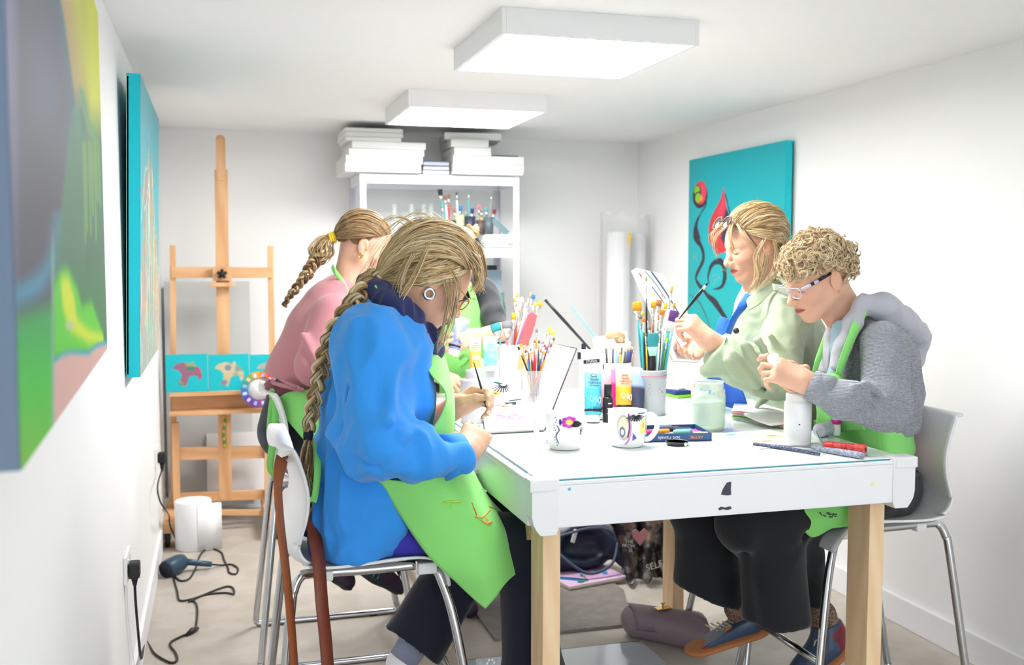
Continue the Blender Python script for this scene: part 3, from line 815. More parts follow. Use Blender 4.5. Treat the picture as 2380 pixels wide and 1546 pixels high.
b.bar((TX0+.1, TY1-.32, .80), (TX1-.1, TY1-.32, .80), .044, .05); b.build('under_rail', pinex, t)
# slanted knee brace behind the left post
b = MB(); b.bar((TX0+.075, TY0+.16, .76), (TX0+.12, TY0+.5, .50), .06, .04); b.build('brace', pinex, t)

# ================================================================ stools
def stool(loc, rz, lab):
    t = empty('bar_stool', (0, 0, 0), lab, 'stool', 'white shell stools with chrome legs around the table')
    prof = smoothpath([(-.262, 0, .955), (-.250, 0, .972), (-.232, 0, .962), (-.214, 0, .915), (-.200, 0, .85), (-.205, 0, .79), (-.222, 0, .73), (-.222, 0, .69), (-.195, 0, .662), (-.13, 0, .650), (-.04, 0, .652), (.06, 0, .658), (.12, 0, .655), (.155, 0, .640), (.178, 0, .612), (.186, 0, .585)], 4)
    n = len(prof); pts = []; nv = 21
    for i, p in enumerate(prof):
        s = i/(n-1)
        w = .205*min(1, math.sqrt(max(0.02, 1-(1-min(1, s/.16))**2))) if s < .16 else .205
        if s > .85: w = .205-.02*((s-.85)/.15)**2
        for j in range(nv):
            q = -1+2*j/(nv-1)
            up = .030*abs(q)**3*(1 if s > .42 else 0)*(1 if s < .85 else (1-s)/.15); fw = .028*abs(q)**2.5*(1 if .1 < s < .55 else 0)
            pts.append((p.x+fw, q*w, p.z+up*.6))
    b = MB(); b.grid(pts, n, nv); b.build('seat_shell', plw, t, solid=.007, offs=-1)
    for y in (-1, 1):
        b = MB()
        pth = [(.155, y*.150, .615), (.165, y*.158, .60), (.20, y*.178, .47), (.262, y*.222, .09), (.275, y*.235, .035), (.262, y*.236, .0125), (.22, y*.236, .0125), (-.20, y*.236, .0125), (-.262, y*.236, .0125), (-.278, y*.235, .03), (-.272, y*.226, .09), (-.222, y*.176, .54), (-.212, y*.166, .60), (-.195, y*.158, .632), (-.165, y*.152, .638), (-.02, y*.145, .634), (.10, y*.148, .637)]
        b.tube(smoothpath(pth, 6), .0125, 12); b.build('leg_frame', chrome, t)
        MB().box((.13, y*.15, .628), (.05, .03, .03), bev=.006).build('clip', plw, t); MB().box((-.13, y*.15, .630), (.035, .03, .026), bev=.006).build('clip', plw, t)
        MB().box((.18, y*.236, .006), (.03, .022, .012), bev=.002).build('floor_pad', mat('black_plastic', C8(28, 28, 30), .45), t); MB().box((-.2, y*.236, .006), (.03, .022, .012), bev=.002).build('floor_pad', mat('black_plastic'), t)
    MB().tube([(.232, -.20, .27), (.232, .20, .27)], .0105, 12).build('footrest', chrome, t)
    MB().tube([(-.150, -.155, .636), (-.150, .155, .636)], .009, 10).build('cross_bar', chrome, t)
    t.location = loc; t.rotation_euler = (0, 0, rz)
    return t
ST_B = stool((.385, 2.735, 0), 0.0, 'white shell stool under the blue shirt sitter with a brown strap over its back')
ST_P = dup_tree(ST_B); ST_P.location = (.405, 3.80, 0); ST_P['label'] = 'white shell stool under the sitter in the pink sweater, nearest the easel'
ST_R = dup_tree(ST_B); ST_R.location = (1.88, 2.72, 0); ST_R.rotation_euler = (0, 0, PI); ST_R['label'] = 'white shell stool under the curly haired sitter at the right'
ST_G = dup_tree(ST_B); ST_G.location = (1.93, 3.20, 0); ST_G.rotation_euler = (0, 0, PI); ST_G['label'] = 'white shell stool under the sitter in the pale green jacket'
# brown strap bag hung over the back of the near stool
lea = mat('brown_leather', C8(128, 62, 42), .42, var=.18, vscale=14)
t = empty('strap_bag', (.10, 2.64, 0), 'brown leather strap bag hung over the back of the nearest stool', 'bag')
def strap(pts, w, name, up, m):
    b = MB(); q = smoothpath(pts, 6); vs = []
    for i, p in enumerate(q):
        tg = (q[min(i+1, len(q)-1)]-q[max(i-1, 0)]).normalized(); s = V(up); s = (s-tg*s.dot(tg)).normalized()
        vs += [p-s*w/2, p+s*w/2]
    b.grid(vs, len(q), 2, smooth=True); b.build(name, m, t, solid=.0035, offs=0)
yy = 2.50
strap([P(655, 1066, 2.60), P(646, 1120, 2.52), P(652, 1220, 2.5), P(665, 1330, 2.48), P(676, 1440, 2.48), P(684, 1546, 2.48), P(688, 1600, 2.48)], .034, 'strap', (.5, .8, 0), mat('tan_leather', C8(158, 84, 40), .42, var=.15))
strap([P(655, 1066, 2.60), P(690, 1080, 2.72), P(715, 1150, 2.66), P(726, 1220, 2.60), P(740, 1300, 2.53), P(748, 1400, 2.49), P(758, 1500, 2.485), P(765, 1600, 2.48)], .040, 'strap', (.75, .65, 0), lea)
b = MB(); c = P(726, 1600, 2.475); b.box((c.x, 2.50, c.z-.12), (.16, .06, .24), bev=.02); b.build('bag_body', lea, t)

# ================================================================ easel
beech = wood('beech', C8(206, 152, 104), C8(228, 182, 134), 'Z', 8); beechx = wood('beech_cross', C8(206, 152, 104), C8(228, 182, 134), 'X', 8)
EY = 5.6
t = empty('studio_easel', (.05, EY, 0), 'tall wooden studio easel with a centre mast by the back wall', 'easel')
def ebar(name, a, b_, w, h, y=EY, m=beech, dy=0):
    p = P(*a, y); q = P(*b_, y); bb = MB(); bb.bar((p.x, y+dy, p.z), (q.x, y+dy, q.z), h, w, up=(0, 1, 0), bev=.002); return bb.build(name, m, t)
ebar('mast', (514, 395), (524, 1160), .026, .066, dy=.0)
b = MB(); p = P(512, 315, EY); q = P(514, 420, EY)
b.bar((p.x, EY-.012, p.z-.02), (q.x, EY-.012, q.z), .048, .018, up=(0, 1, 0)); b.sphere((p.x, EY-.012, p.z-.022), (.024, .009, .024), 20); b.build('mast_extension', beech, t)
ebar('upright', (401, 570), (404, 1240), .022, .030, dy=.03); ebar('upright', (629, 572), (640, 1240), .022, .030, dy=.03)
ebar('upper_crossbar', (398, 633), (634, 634), .022, .056, m=beechx, dy=.012)
b = MB(); p = P(516, 636, EY); b.box((p.x, EY-.03, p.z), (.095, .024, .075), bev=.003); p = P(517, 661, EY); b.box((p.x, EY-.045, p.z), (.13, .05, .022), bev=.003); b.build('clamp_block', beech, t)
b = MB(); p = P(516, 637, EY-.06)
b.tube([(p.x, EY-.07, p.z), (p.x, EY-.045, p.z)], .014, 12)
for k in range(5): a = 2*PI*k/5+.3; b.sphere((p.x+.018*math.cos(a), EY-.06, p.z+.018*math.sin(a)), (.009, .01, .009), 10)
b.build('knob', mat('black_plastic'), t)
for nm, y, h, d in (('canvas_shelf', 917, .022, .11), ('tray_front', 962, .022, .12)):
    p = P(385, y, EY-.08); q = P(660, y, EY-.08); b = MB(); b.box(((p.x+q.x)/2+.02, EY-.055, p.z), (q.x-p.x+.0, d, h), bev=.003); b.build(nm, beechx, t)
p = P(400, 940, EY-.02); q = P(655, 940, EY-.02); MB().box(((p.x+q.x)/2, EY-.005, p.z), (q.x-p.x, .018, .075)).build('tray_back', beechx, t)
ebar('middle_crossbar', (405, 1055), (640, 1050), .022, .066, m=beechx); ebar('lower_crossbar', (405, 1158), (640, 1148), .022, .05, m=beechx)
ebar('lower_post', (408, 980), (412, 1170), .03, .035, dy=-.03); ebar('lower_post', (622, 980), (622, 1170), .03, .035, dy=-.03)
for x in (405, 628):
    p = P(x, 1220, EY); MB().box((p.x-.01, EY-.06, .10), (.06, .55, .05), bev=.006).build('foot', beech, t)
for x in (396, 640):
    for dy in (-.30, .20):
        p = P(x, 1230, EY); b = MB(); b.box((p.x, EY+dy, .055), (.03, .05, .03)); b.tube([(p.x-.012, EY+dy, .028), (p.x+.012, EY+dy, .028)], .026, 16); b.build('caster', mat('black_plastic'), t)
ebar('foot_rail', (404, 1186), (632, 1186), .022, .03, m=beechx, dy=-.05)
# three dolphin canvases and the ring on the tray
def dolphin(seed):
    A = Art(80, 80, C8(0, 180, 190)); rr = random.Random(seed)
    pts = [(.16, .36), (.24, .26), (.40, .21), (.58, .24), (.66, .18), (.68, .27), (.80, .36), (.87, .50), (.86, .64), (.80, .72), (.76, .60), (.66, .56), (.56, .60), (.52, .74), (.46, .86), (.27, .77), (.36, .66), (.38, .52), (.30, .42)]
    pal = [[C8(150, 96, 120), C8(70, 120, 116), C8(206, 60, 110), C8(120, 110, 130), C8(150, 160, 110)], [C8(196, 180, 140), C8(140, 150, 140), C8(110, 150, 150), C8(210, 190, 160), C8(120, 130, 150)], [C8(120, 170, 160), C8(90, 150, 150), C8(160, 170, 160)]][seed]
    B = Art(80, 80, pal[0])
    for k in range(26): B.ell(rr.random(), rr.random(), .05+.1*rr.random(), .04+.08*rr.random(), rr.choice(pal), .05)
    m = Art(80, 80, (0, 0, 0)); m.polyf(pts, (1, 1, 1), 1); A.a = A.a*(1-m.a)+B.a*m.a
    return A
xs = [(385, 482), (484, 579), (581, 676)]
labs = ['small turquoise canvas with a pink and grey leaping dolphin, leftmost on the easel', 'small turquoise canvas with a cream leaping dolphin, in the middle of the easel shelf', 'small turquoise canvas on the easel shelf half hidden by the pink sweater']
for i, (a, c) in enumerate(xs):
    p = P(a, 914, EY-.10); q = P(c, 824, EY-.10); w = q.x-p.x; h = q.z-p.z
    M = frame((1, 0, 0), (0, .10, 1), ((p.x+q.x)/2, EY-.088, (p.z+q.z)/2+.002))
    canvas('dolphin_canvas', dolphin(i), M, w-.003, h, .02, C8(0, 170, 182), label=labs[i], cat='canvas', group='dolphin canvases on the easel')
t = empty('colour_wheel', P(600, 905, 5.4), 'round rainbow colour wheel propped on the easel behind the stool', 'colour wheel')
rim = [C8(*c) for c in ((206, 60, 110), (214, 50, 70), (226, 110, 60), (230, 160, 70), (120, 170, 80), (60, 150, 160), (60, 110, 190), (80, 70, 170), (110, 60, 150), (150, 60, 140), (130, 60, 120), (180, 60, 130))]
c = P(602, 905, 5.42); R = .092; b = MB(); n = 48
vs = []; cc = []
for rr_ in (R*.62, R):
    for k in range(n): a = 2*PI*k/n; vs.append((c.x+rr_*math.cos(a), c.y, c.z+rr_*math.sin(a))); cc.append(rim[int(k/4) % 12])
b.add(vs, [(k, (k+1) % n, n+(k+1) % n, n+k) for k in range(n)], 0, False, cc); b.build('rim', attr_mat('paint_ring', .6), t, solid=.004)
b = MB(); b.tube([(c.x, c.y+.004, c.z), (c.x, c.y+.001, c.z)], R*.66, 32); b.build('disc', mat('white_card', C8(238, 238, 236), .7), t)
for k in range(12):
    a = 2*PI*(k+.5)/12; b = MB(); b.box((c.x+R*.8*math.cos(a), c.y-.005, c.z+R*.8*math.sin(a)), (R*.22, .002, R*.16), Matrix.Rotation(-a, 4, 'Y')); b.build('swatch', mat('swatch_%d' % (k % 3), [C8(200, 220, 230), C8(230, 190, 210), C8(150, 190, 220)][k % 3], .6), t)
# gold and green chain on the easel mast
t = empty('bead_chain', P(522, 970, EY-.03), 'short chain of gold and green beads hanging down the easel mast', 'bead chain')
for k in range(9):
    p = P(521+math.sin(k)*1.5, 969+8.5*k, EY-.022); MB().sphere(p, (.008, .006, .011), 10).build('bead', mat('gold_bead', C8(226, 190, 60), .3, .6) if k % 2 == 0 else mat('green_bead', C8(60, 150, 110), .3, .2), t)
# leaning blanks behind the easel
def leaning(px0, px1, py0, py1, y0, y1, lab, m, th=.02, name='blank_canvas'):
    a = P(px0, py0, y0); c = P(px1, py0, y0); d = P(px0, py1, y1); x0, x1 = a.x, c.x
    b = MB(); b.poly([(x0, y0, a.z), (x1, y0, a.z), (x1, y1, d.z), (x0, y1, d.z)], (0, th, 0)); return b.build(name, m, label=lab, cat='canvas')
blank = mat('blank_canvas', C8(232, 232, 232), .8, var=.02)
leaning(482, 640, 1148, 1010, 5.78, 5.9, 'blank white canvas leaning on the wall behind the lower easel bars', blank)
leaning(392, 590, 1183, 655, 5.90, 5.96, 'tall grey white board leaning on the back wall behind the easel', mat('grey_board', C8(206, 208, 208), .8, var=.02), .015)
# paper roll on the floor
t = empty('paper_roll', Z(450, 1283, 0), 'big white paper towel roll standing on the floor before the easel', 'paper roll')
c = Z(450, 1283, 0); c = V((c.x, c.y+.08, 0))
b = MB(); prof = [(.022, .0), (.085, 0), (.088, .004), (.088, .236), (.085, .24), (.022, .24)]; b.lathe(prof, c, 40); b.build('roll', mat('paper_towel', C8(242, 242, 244), .9, var=.02, bump=.2, bscale=200), t)
b = MB(); b.lathe([(.022, .001), (.022, .239), (.019, .239), (.019, .001)], c, 20); b.build('cardboard_core', mat('cardboard', C8(190, 160, 124), .9), t)
b = MB(); q = smoothpath([c+V((.02, -.087, 0)), c+V((.07, -.085, 0)), c+V((.11, -.07, 0)), c+V((.135, -.075, 0))], 6); b.grid([p+V((0, 0, z)) for p in q for z in (.003, .236)], len(q), 2); b.build('loose_sheet', mat('paper_towel'), t, solid=.001)

# ================================================================ hair dryer with its cable and plug
blk = mat('black_rubber', C8(30, 30, 32), .5)
sock = mat('socket_plastic', C8(238, 238, 238), .4)
def socket(y, z, lab):
    b = MB(); b.box((XL+.006, y, z), (.011, .146, .086), bev=.003); b.box((XL+.013, y-.035, z+.022), (.004, .012, .012)); b.box((XL+.013, y+.035, z+.022), (.004, .012, .012))
    return b.build('wall_socket', sock, label=lab, cat='socket', group='white sockets on the left wall')
socket(3.36, .475, 'white double socket low on the left wall with a black plug, nearest the camera'); socket(5.09, .50, 'white double socket low on the left wall beside the easel')
t = empty('hair_dryer', Z(430, 1330, 0), 'dark blue hair dryer with looped black cable lying on the floor', 'hair dryer')
db = mat('petrol_blue_plastic', C8(44, 72, 92), .4)
a = Z(398, 1318, .04); c_ = Z(437, 1298, .05); b = MB()
ax = (c_-a).normalized(); b.tube([a-ax*.035, a-ax*.03, a, a+ax*.05, a+ax*.075, a+ax*.085], [.036, .040, .042, .040, .034, .02], 24); b.build('barrel', db, t)
b = MB(); b.tube([a-ax*.040, a-ax*.034], .036, 24); b.build('air_outlet', mat('dark_grille', C8(30, 32, 38), .6), t)
h0 = Z(430, 1306, .045); h1 = Z(492, 1312, .022); b = MB(); b.tube([h0, h0.lerp(h1, .2), h0.lerp(h1, .6), h1], [.02, .018, .0165, .015], 16, flat=.8); b.build('handle', db, t)
b = MB(); p = h0.lerp(h1, .35); b.box(p+V((0, -.012, .012)), (.018, .008, .006), bev=.002); p = h0.lerp(h1, .55); b.box(p+V((0, -.012, .011)), (.018, .008, .006), bev=.002); b.build('switch', mat('grey_button', C8(150, 170, 186), .4), t)
z = .005
cord = [(492, 1312), (515, 1312), (520, 1290), (500, 1276), (478, 1277), (462, 1292), (466, 1306)]
cord2 = [(500, 1313), (530, 1318), (550, 1328), (548, 1334), (535, 1332), (530, 1320), (540, 1314), (554, 1316)]
pts = [h1]+[Z(*p, z) for p in [(515, 1314), (538, 1312), (553, 1322), (548, 1334), (533, 1331), (529, 1318), (520, 1300), (515, 1285), (495, 1276), (475, 1280), (463, 1295), (455, 1320), (440, 1345), (420, 1350), (404, 1341), (412, 1375), (417, 1395), (440, 1394), (480, 1382), (525, 1378), (543, 1381), (541, 1367), (524, 1364), (480, 1380), (440, 1398), (450, 1397), (458, 1412), (456, 1450), (447, 1468), (420, 1480), (395, 1496), (408, 1518), (411, 1535), (395, 1540), (360, 1520), (338, 1490)]]
pts += [V((XL+.03, 3.50, .12)), V((XL+.03, 3.40, .25)), V((XL+.03, 3.335, .37)), V((XL+.03, 3.325, .43))]
b = MB(); b.tube(smoothpath(pts, 8), .0042, 8); b.build('cable', blk, t)
b = MB(); p = Z(447, 1468, .008); b.tube([p+V((-.02, -.03, 0)), p+V((.0, .0, .004)), p+V((.02, .03, 0))], [.006, .012, .006], 8); b.build('cable_tie', blk, t)
b = MB(); b.box((XL+.030, 3.325, .470), (.034, .05, .05), bev=.008); b.tube([(XL+.03, 3.325, .455), (XL+.03, 3.325, .42)], [.013, .006], 12); b.build('plug', blk, t)
t = empty('power_lead', (XL+.03, 5.07, .5), 'black plug and thin lead in the socket beside the easel', 'power lead')
b = MB(); b.box((XL+.030, 5.065, .495), (.034, .05, .05), bev=.008); b.tube([(XL+.03, 5.065, .48), (XL+.03, 5.065, .43)], [.013, .006], 12); b.build('plug', blk, t)
b = MB(); b.tube(smoothpath([V((XL+.03, 5.065, .44)), XP(366, 1130, XL+.03), XP(372, 1165, XL+.04), XP(385, 1185, XL+.06), P(393, 1200, 5.2), P(396, 1225, 5.25), V((-.2, 5.3, .006)), V((-.22, 5.5, .006))], 8), .0035, 8); b.build('cable', blk, t)
# thin white lead under the near socket
b = MB(); b.tube(smoothpath([V((XL+.006, 3.33, .43)), V((XL+.006, 3.36, .3)), V((XL+.02, 3.38, .12)), V((XL+.022, 3.36, .01))], 6), .0018, 6)
b.build('thin_lead', sock, label='thin white lead running down the left wall below the near socket', cat='cable')
# ================================================================ metal shelving at the back
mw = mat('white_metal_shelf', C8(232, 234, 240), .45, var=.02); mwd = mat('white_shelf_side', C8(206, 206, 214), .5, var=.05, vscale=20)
SX0, SX1, SY0, SY1 = P(835, 405, 5.5).x, P(1208, 405, 5.5).x, 5.50, 5.93
SZT = P(1000, 405, 5.5).z
t = empty('shelf_unit', ((SX0+SX1)/2, (SY0+SY1)/2, 0), 'white metal shelf unit against the back wall with canvases on top', 'shelves')
for x in (SX0, SX1):
    for y in (SY0, SY1):
        s = 1 if x == SX0 else -1; q = 1 if y == SY0 else -1
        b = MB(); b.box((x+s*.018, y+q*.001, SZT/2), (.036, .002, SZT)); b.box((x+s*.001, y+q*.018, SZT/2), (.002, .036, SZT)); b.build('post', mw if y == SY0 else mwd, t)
shz = [SZT, P(1000, 537, 5.5).z+.0, P(1000, 600, 5.5).z, .75, .38, .08]
shz = [SZT, P(1190, 576, 5.5).z, .95, .50, .10]
for z in shz:
    b = MB(); b.box(((SX0+SX1)/2, (SY0+SY1)/2, z-.008), (SX1-SX0-.006, SY1-SY0-.008, .012))
    b.box(((SX0+SX1)/2, SY0+.004, z-.028), (SX1-SX0-.004, .004, .052)); b.box(((SX0+SX1)/2, SY1-.004, z-.028), (SX1-SX0-.004, .004, .052))
    b.box((SX0+.004, (SY0+SY1)/2, z-.028), (.004, SY1-SY0-.01, .052)); b.box((SX1-.004, (SY0+SY1)/2, z-.028), (.004, SY1-SY0-.01, .052)); b.build('shelf', mw, t)
# stacked blank canvases
bl1 = mat('canvas_edge_white', C8(228, 228, 226), .8, var=.03)
def stackbox(px0, px1, py0, py1, dep, lab, grp, name='stacked_canvas', y=5.46, cat='canvas', m=None, rot=0.0):
    a = P(px0, py1, y); c = P(px1, py0, y); b = MB(); w = c.x-a.x; h = c.z-a.z
    M = Matrix.Rotation(rot, 4, 'Z')
    b.box(((a.x+c.x)/2, y+dep/2, (a.z+c.z)/2), (w, dep, h-.0015), M, bev=.002)
    return b.build(name, m or bl1, label=lab, cat=cat, group=grp)
L_ = 'blank canvases in the left stack on the shelf unit'
ys = [(802, 979, 384, 405), (803, 982, 366, 384), (812, 987, 350, 366), (817, 989, 333, 350), (806, 934, 324, 334), (803, 936, 313, 324), (803, 937, 303, 313)]
nm = ['bottom one', 'second from the bottom', 'third up, in shiny wrap', 'fourth from the bottom', 'fifth from the bottom', 'second from the top', 'topmost']
cur = SZT+.001
for i, (x0, x1, y0, y1) in enumerate(ys):
    a = P(x0, y1, 5.46); c = P(x1, y0, 5.46); h = (P(x0, y0, 5.46).z-P(x0, y1, 5.46).z)
    b = MB(); dep = .42 if i < 4 else .36; b.box(((a.x+c.x)/2, 5.46+dep/2, cur+h/2), (c.x-a.x, dep, h-.001), Matrix.Rotation([0, .01, -.015, .01, -.02, .015, -.01][i], 4, 'Z'), bev=.002)
    b.build('stacked_canvas', bl1, label='blank white canvas in the left stack on the shelves, '+nm[i], cat='canvas', group=L_); cur += h
R_g = 'blank canvases in the right stack on the shelf unit'
cur = SZT+.001
for i, (x0, x1, y0, y1) in enumerate([(1052, 1216, 400, 407), (1052, 1217, 382, 400), (1054, 1218, 363, 382), (1054, 1140, 342, 361), (1050, 1137, 323, 342), (1045, 1175, 306, 323)]):
    a = P(x0, y1, 5.46); c = P(x1, y0, 5.46); h = (P(x0, y0, 5.46).z-P(x0, y1, 5.46).z); dep = .44 if i < 3 else .30
    rz = [0, .01, -.005, .03, -.02, -.12][i]
    b = MB(); b.box(((a.x+c.x)/2, 5.46+dep/2+(.03 if i == 5 else 0), cur+h/2), (c.x-a.x, dep, h-.001), Matrix.Rotation(rz, 4, 'Z'), bev=.002)
    b.build('stacked_canvas', bl1, label='blank canvas in the right stack, '+['thin bottom one', 'second from the bottom', 'third from the bottom, the widest', 'fourth, a short one', 'fifth, a short one', 'topmost and turned askew'][i], cat='canvas', group=R_g); cur += h
    if i == 2:
        p = P(1175, 357, 5.50); MB().box((p.x, 5.60, cur+.005), (.145, .2, .009), bev=.001).build('black_sketchbook', mat('black_cover', C8(44, 52, 54), .5), label='thin black sketchbook on the right canvas stack under the askew canvas', cat='book')
# folders between the stacks
cur = SZT+.001; x0 = P(983, 400, 5.47).x; x1 = P(1048, 400, 5.47).x
for i, (h, m, lab) in enumerate([(.020, mat('lilac_paper', C8(214, 216, 232), .7), 'pad of pale lilac paper at the bottom between the canvas stacks'), (.022, mat('black_folder', C8(52, 58, 64), .5), 'black folder with white sheets between the canvas stacks'), (.026, mat('black_folder'), 'black folder with grey sheets on top between the canvas stacks')]):
    t2 = empty('paper_folder', ((x0+x1)/2, 5.62, cur), lab, 'folder', 'folders between the canvas stacks')
    if i == 0: MB().box(((x0+x1)/2, 5.62, cur+h/2), (x1-x0-.01, .26, h-.001)).build('sheets', m, t2)
    else:
        MB().box(((x0+x1)/2, 5.62, cur+.0015), (x1-x0, .28, .003)).build('cover', m, t2)
        b = MB(); b.box(((x0+x1)/2, 5.622, cur+h/2), (x1-x0-.014, .27, h-.007)); b.build('sheets', mat('sheet_white', C8(226, 222, 232), .8) if i == 1 else mat('sheet_grey', C8(168, 178, 198), .7), t2)
        MB().box(((x0+x1)/2, 5.62, cur+h-.0015), (x1-x0, .28, .003)).build('cover', m, t2)
    cur += h
# ---- contents of the upper shelf
z1 = shz[1]+.0005
glb = mat('bottle_glass', C8(212, 226, 214), .08, alpha=.22, var=0)
for i, (px, lab) in enumerate([(917, 'clear glass bottle on the upper shelf, leftmost of the four'), (957, 'clear glass bottle on the upper shelf, second of the four'), (985, 'clear glass bottle on the upper shelf, third of the four'), (1002, 'clear glass bottle on the upper shelf, rightmost of the four')]):
    c = P(px, 540, 5.74); zt = P(px, 474, 5.74).z; h = zt-z1-.002
    b = MB(); b.lathe([(.03, 0), (.032, .01), (.032, h*.5), (.026, h*.64), (.014, h*.8), (.0145, h*.96), (.0165, h*.97), (.0165, h), (.012, h), (.0115, h*.8), (.023, h*.64), (.029, h*.5), (.029, .012), (0, .010)], (c.x, c.y, z1+.001), 24)
    b.build('glass_bottle', glb, label=lab, cat='bottle', group='glass bottles on the upper shelf')
# stack of papers / trays lower right of upper shelf
hh = P(1150, 540, 5.56).z-z1
p = P(1150, 560, 5.6); 
cols = [(C8(90, 150, 140), .004, .15), (C8(236, 236, 232), .006, .14), (C8(214, 120, 80), .004, .12), (C8(232, 232, 228), .006, .14), (C8(214, 170, 110), .004, .15)]
cur = z1
for i, (cc, h, w) in enumerate(cols):
    MB().box((P(1150, 560, 5.6).x+.004*i*(-1)**i, 5.62, cur+h/2), (w, .2, h-.0006), Matrix.Rotation(.04*(-1)**i, 4, 'Z')).build('paper_sheet_pile', mat('paper_tone_%d' % i, cc, .8), label=['teal board at the bottom of the paper pile on the shelf', 'white sheets low in the paper pile on the shelf', 'orange card in the paper pile on the shelf', 'white sheets under the tan card on the shelf', 'tan card under the white box on the shelf'][i], cat='paper', group='paper pile on the upper shelf'); cur += h
MB().box((P(1152, 545, 5.6).x, 5.63, cur+.0245), (.155, .22, .048), bev=.003).build('white_box', bl1, label='shallow white box carrying the brush pots on the upper shelf', cat='box')
ZB = cur+.049
# ================================================================ brushes
silver = mat('ferrule_silver', C8(214, 214, 210), .25, .9, var=.1, vscale=80)
BC = dict(black=C8(32, 32, 36), red=C8(206, 44, 52), navy=C8(34, 52, 110), blue=C8(44, 120, 190), orange=C8(226, 130, 40), teal=C8(60, 160, 164), aqua=C8(130, 210, 214), white=C8(236, 236, 232), gold=C8(232, 168, 40), brown=C8(132, 84, 60),
          rust=C8(176, 100, 60), grey=C8(140, 142, 144), lime=C8(196, 214, 80), yellow=C8(240, 200, 60), purple=C8(112, 70, 140), pink=C8(236, 110, 128), green=C8(90, 150, 80), tan=C8(206, 170, 120), olive=C8(150, 150, 90), lilac=C8(150, 140, 200), maroon=C8(120, 50, 56), copper=C8(180, 120, 80))
def bmat(k, kind='handle'):
    if kind == 'handle': return mat('handle_'+k, BC[k], .3, var=.12, vscale=60)
    return mat('bristle_'+k, BC[k], .8, var=.25, vscale=120, stretch=(1, 1, .2))
def brush(base, tip, hc, bc, w=.008, bl=.02, fl=.03, flat=True, lab='paintbrush', grp=None, hr=.0032, fcol=None, hw=None, name='paintbrush', face=(0, -1, 0)):
    """w bristle width, bl bristle length, fl ferrule length, tip is the bristle end"""
    base = V(base); tip = V(tip); d = (tip-base).normalized(); L = (tip-base).length
    t = empty(name, base, lab, 'paintbrush', grp)
    a = tip-d*bl; c = a-d*fl
    n = V(face); n = (n-d*n.dot(d)).normalized(); s = d.cross(n)
    def loft(secs):
        pts = []; k = 10
        for p, ww, tt in secs:
            for i in range(k): an = 2*PI*i/k; pts.append(p+s*ww*math.cos(an)+n*tt*math.sin(an))
        b = MB(); m = len(secs); fs = [(i*k+j, i*k+(j+1) % k, (i+1)*k+(j+1) % k, (i+1)*k+j) for i in range(m-1) for j in range(k)]
        fs += [tuple(reversed(range(k))), tuple((m-1)*k+j for j in range(k))]; return b.add(pts, fs, 0, True)
    r0 = hr; H = (c-base).length
    hw = hw or hr
    loft([(base, r0*.35, r0*.35), (base+d*H*.35, r0*.7, r0*.7), (base+d*H*.8, hw*1.15, r0*1.15), (c+d*.004, hw*.9, r0*.9)]).build('handle', bmat(hc), t)
    th = .0035 if flat else w/2
    loft([(c, hw*1.05, r0*1.05), (c+d*fl*.5, (hw+w/2)/2*1.02, (r0+th)/2), (a+d*.001, w/2*.98, th*.95)]).build('ferrule', fcol or silver, t)
    if flat: loft([(a, w/2*.95, th*.9), (a+d*bl*.5, w/2*1.06, th*1.0), (a+d*bl*.93, w/2, th*.5), (tip, w/2*.93, th*.2)]).build('bristles', bmat(bc, 'b'), t)
    else: loft([(a, w/2*.9, w/2*.9), (a+d*bl*.35, w/2*1.15, w/2*1.15), (a+d*bl*.75, w/2*.7, w/2*.7), (tip, .0006, .0006)]).build('bristles', bmat(bc, 'b'), t)
    return t
def brush_in(cup, px, py, dy, hc, bc, w, bl, fl, flat, lab, grp, spread=.5, **k):
    c, R, h = cup; tip = P(px, py, c.y+dy); top = V((c.x, c.y, c.z+h)); o = (tip-top); o.z = 0
    if o.length > .9*R: e = o.normalized()*R*.70
    else: e = o*.7
    thr = top+e; thr.y = c.y+max(-R*.6, min(R*.6, dy*.8))      # crosses the rim here
    d = (tip-thr).normalized(); base = thr-d*(h-.012)/max(.3, d.z)
    off = base-V((c.x, c.y, base.z)); off.z = 0
    if off.length > R*.72: base -= off*(1-R*.72/off.length)
    return brush(base, tip, hc, bc, w, bl, fl, flat, lab, grp, **k)
# ---- the grey pot
c = Z(1525, 968, TZ); GP = V((c.x, 3.215, TZ+.0005)); gr = .054; gh = P(1525, 858, 3.215).z-TZ
t = empty('brush_pot', GP, 'tall grey speckled pot packed with large brushes, right of the paint tubes', 'pot')
gpot = mat('grey_speckled_pot', C8(186, 190, 192), .4, var=.12, vscale=30)
b = MB(); b.lathe([(gr*.93, 0), (gr*.95, .004), (gr*.97, gh*.5), (gr*.98, gh*.80), (gr*1.02, gh*.82), (gr*.99, gh*.84), (gr*1.03, gh*.88), (gr*1.0, gh*.91), (gr*1.03, gh*.96), (gr*1.01, gh), (gr*.95, gh), (gr*.93, gh*.8), (gr*.90, .006), (0, .005)], GP, 40); b.build('pot_body', gpot, t)
b = MB(); b.lathe([(gr*1.035, gh*.865), (gr*1.042, gh*.875), (gr*1.035, gh*.885)], GP, 40); b.build('red_line', mat('red_line', C8(206, 130, 140), .5), t)
b = MB()
for px, py in ((1497, 890), (1496, 900), (1498, 912), (1518, 900), (1524, 905), (1526, 908), (1560, 888)):
    p = P(px, py, GP.y); a = math.asin(max(-.95, min(.95, (p.x-GP.x)/(gr*.99)))); b.sphere((GP.x+gr*.985*math.sin(a), GP.y-gr*.985*math.cos(a), p.z), .0015, 8)
b.build('ink_speck', mat('ink_speck', C8(60, 60, 70), .5), t)
GG = 'brushes in the grey speckled pot'
cup = (GP, gr, gh)
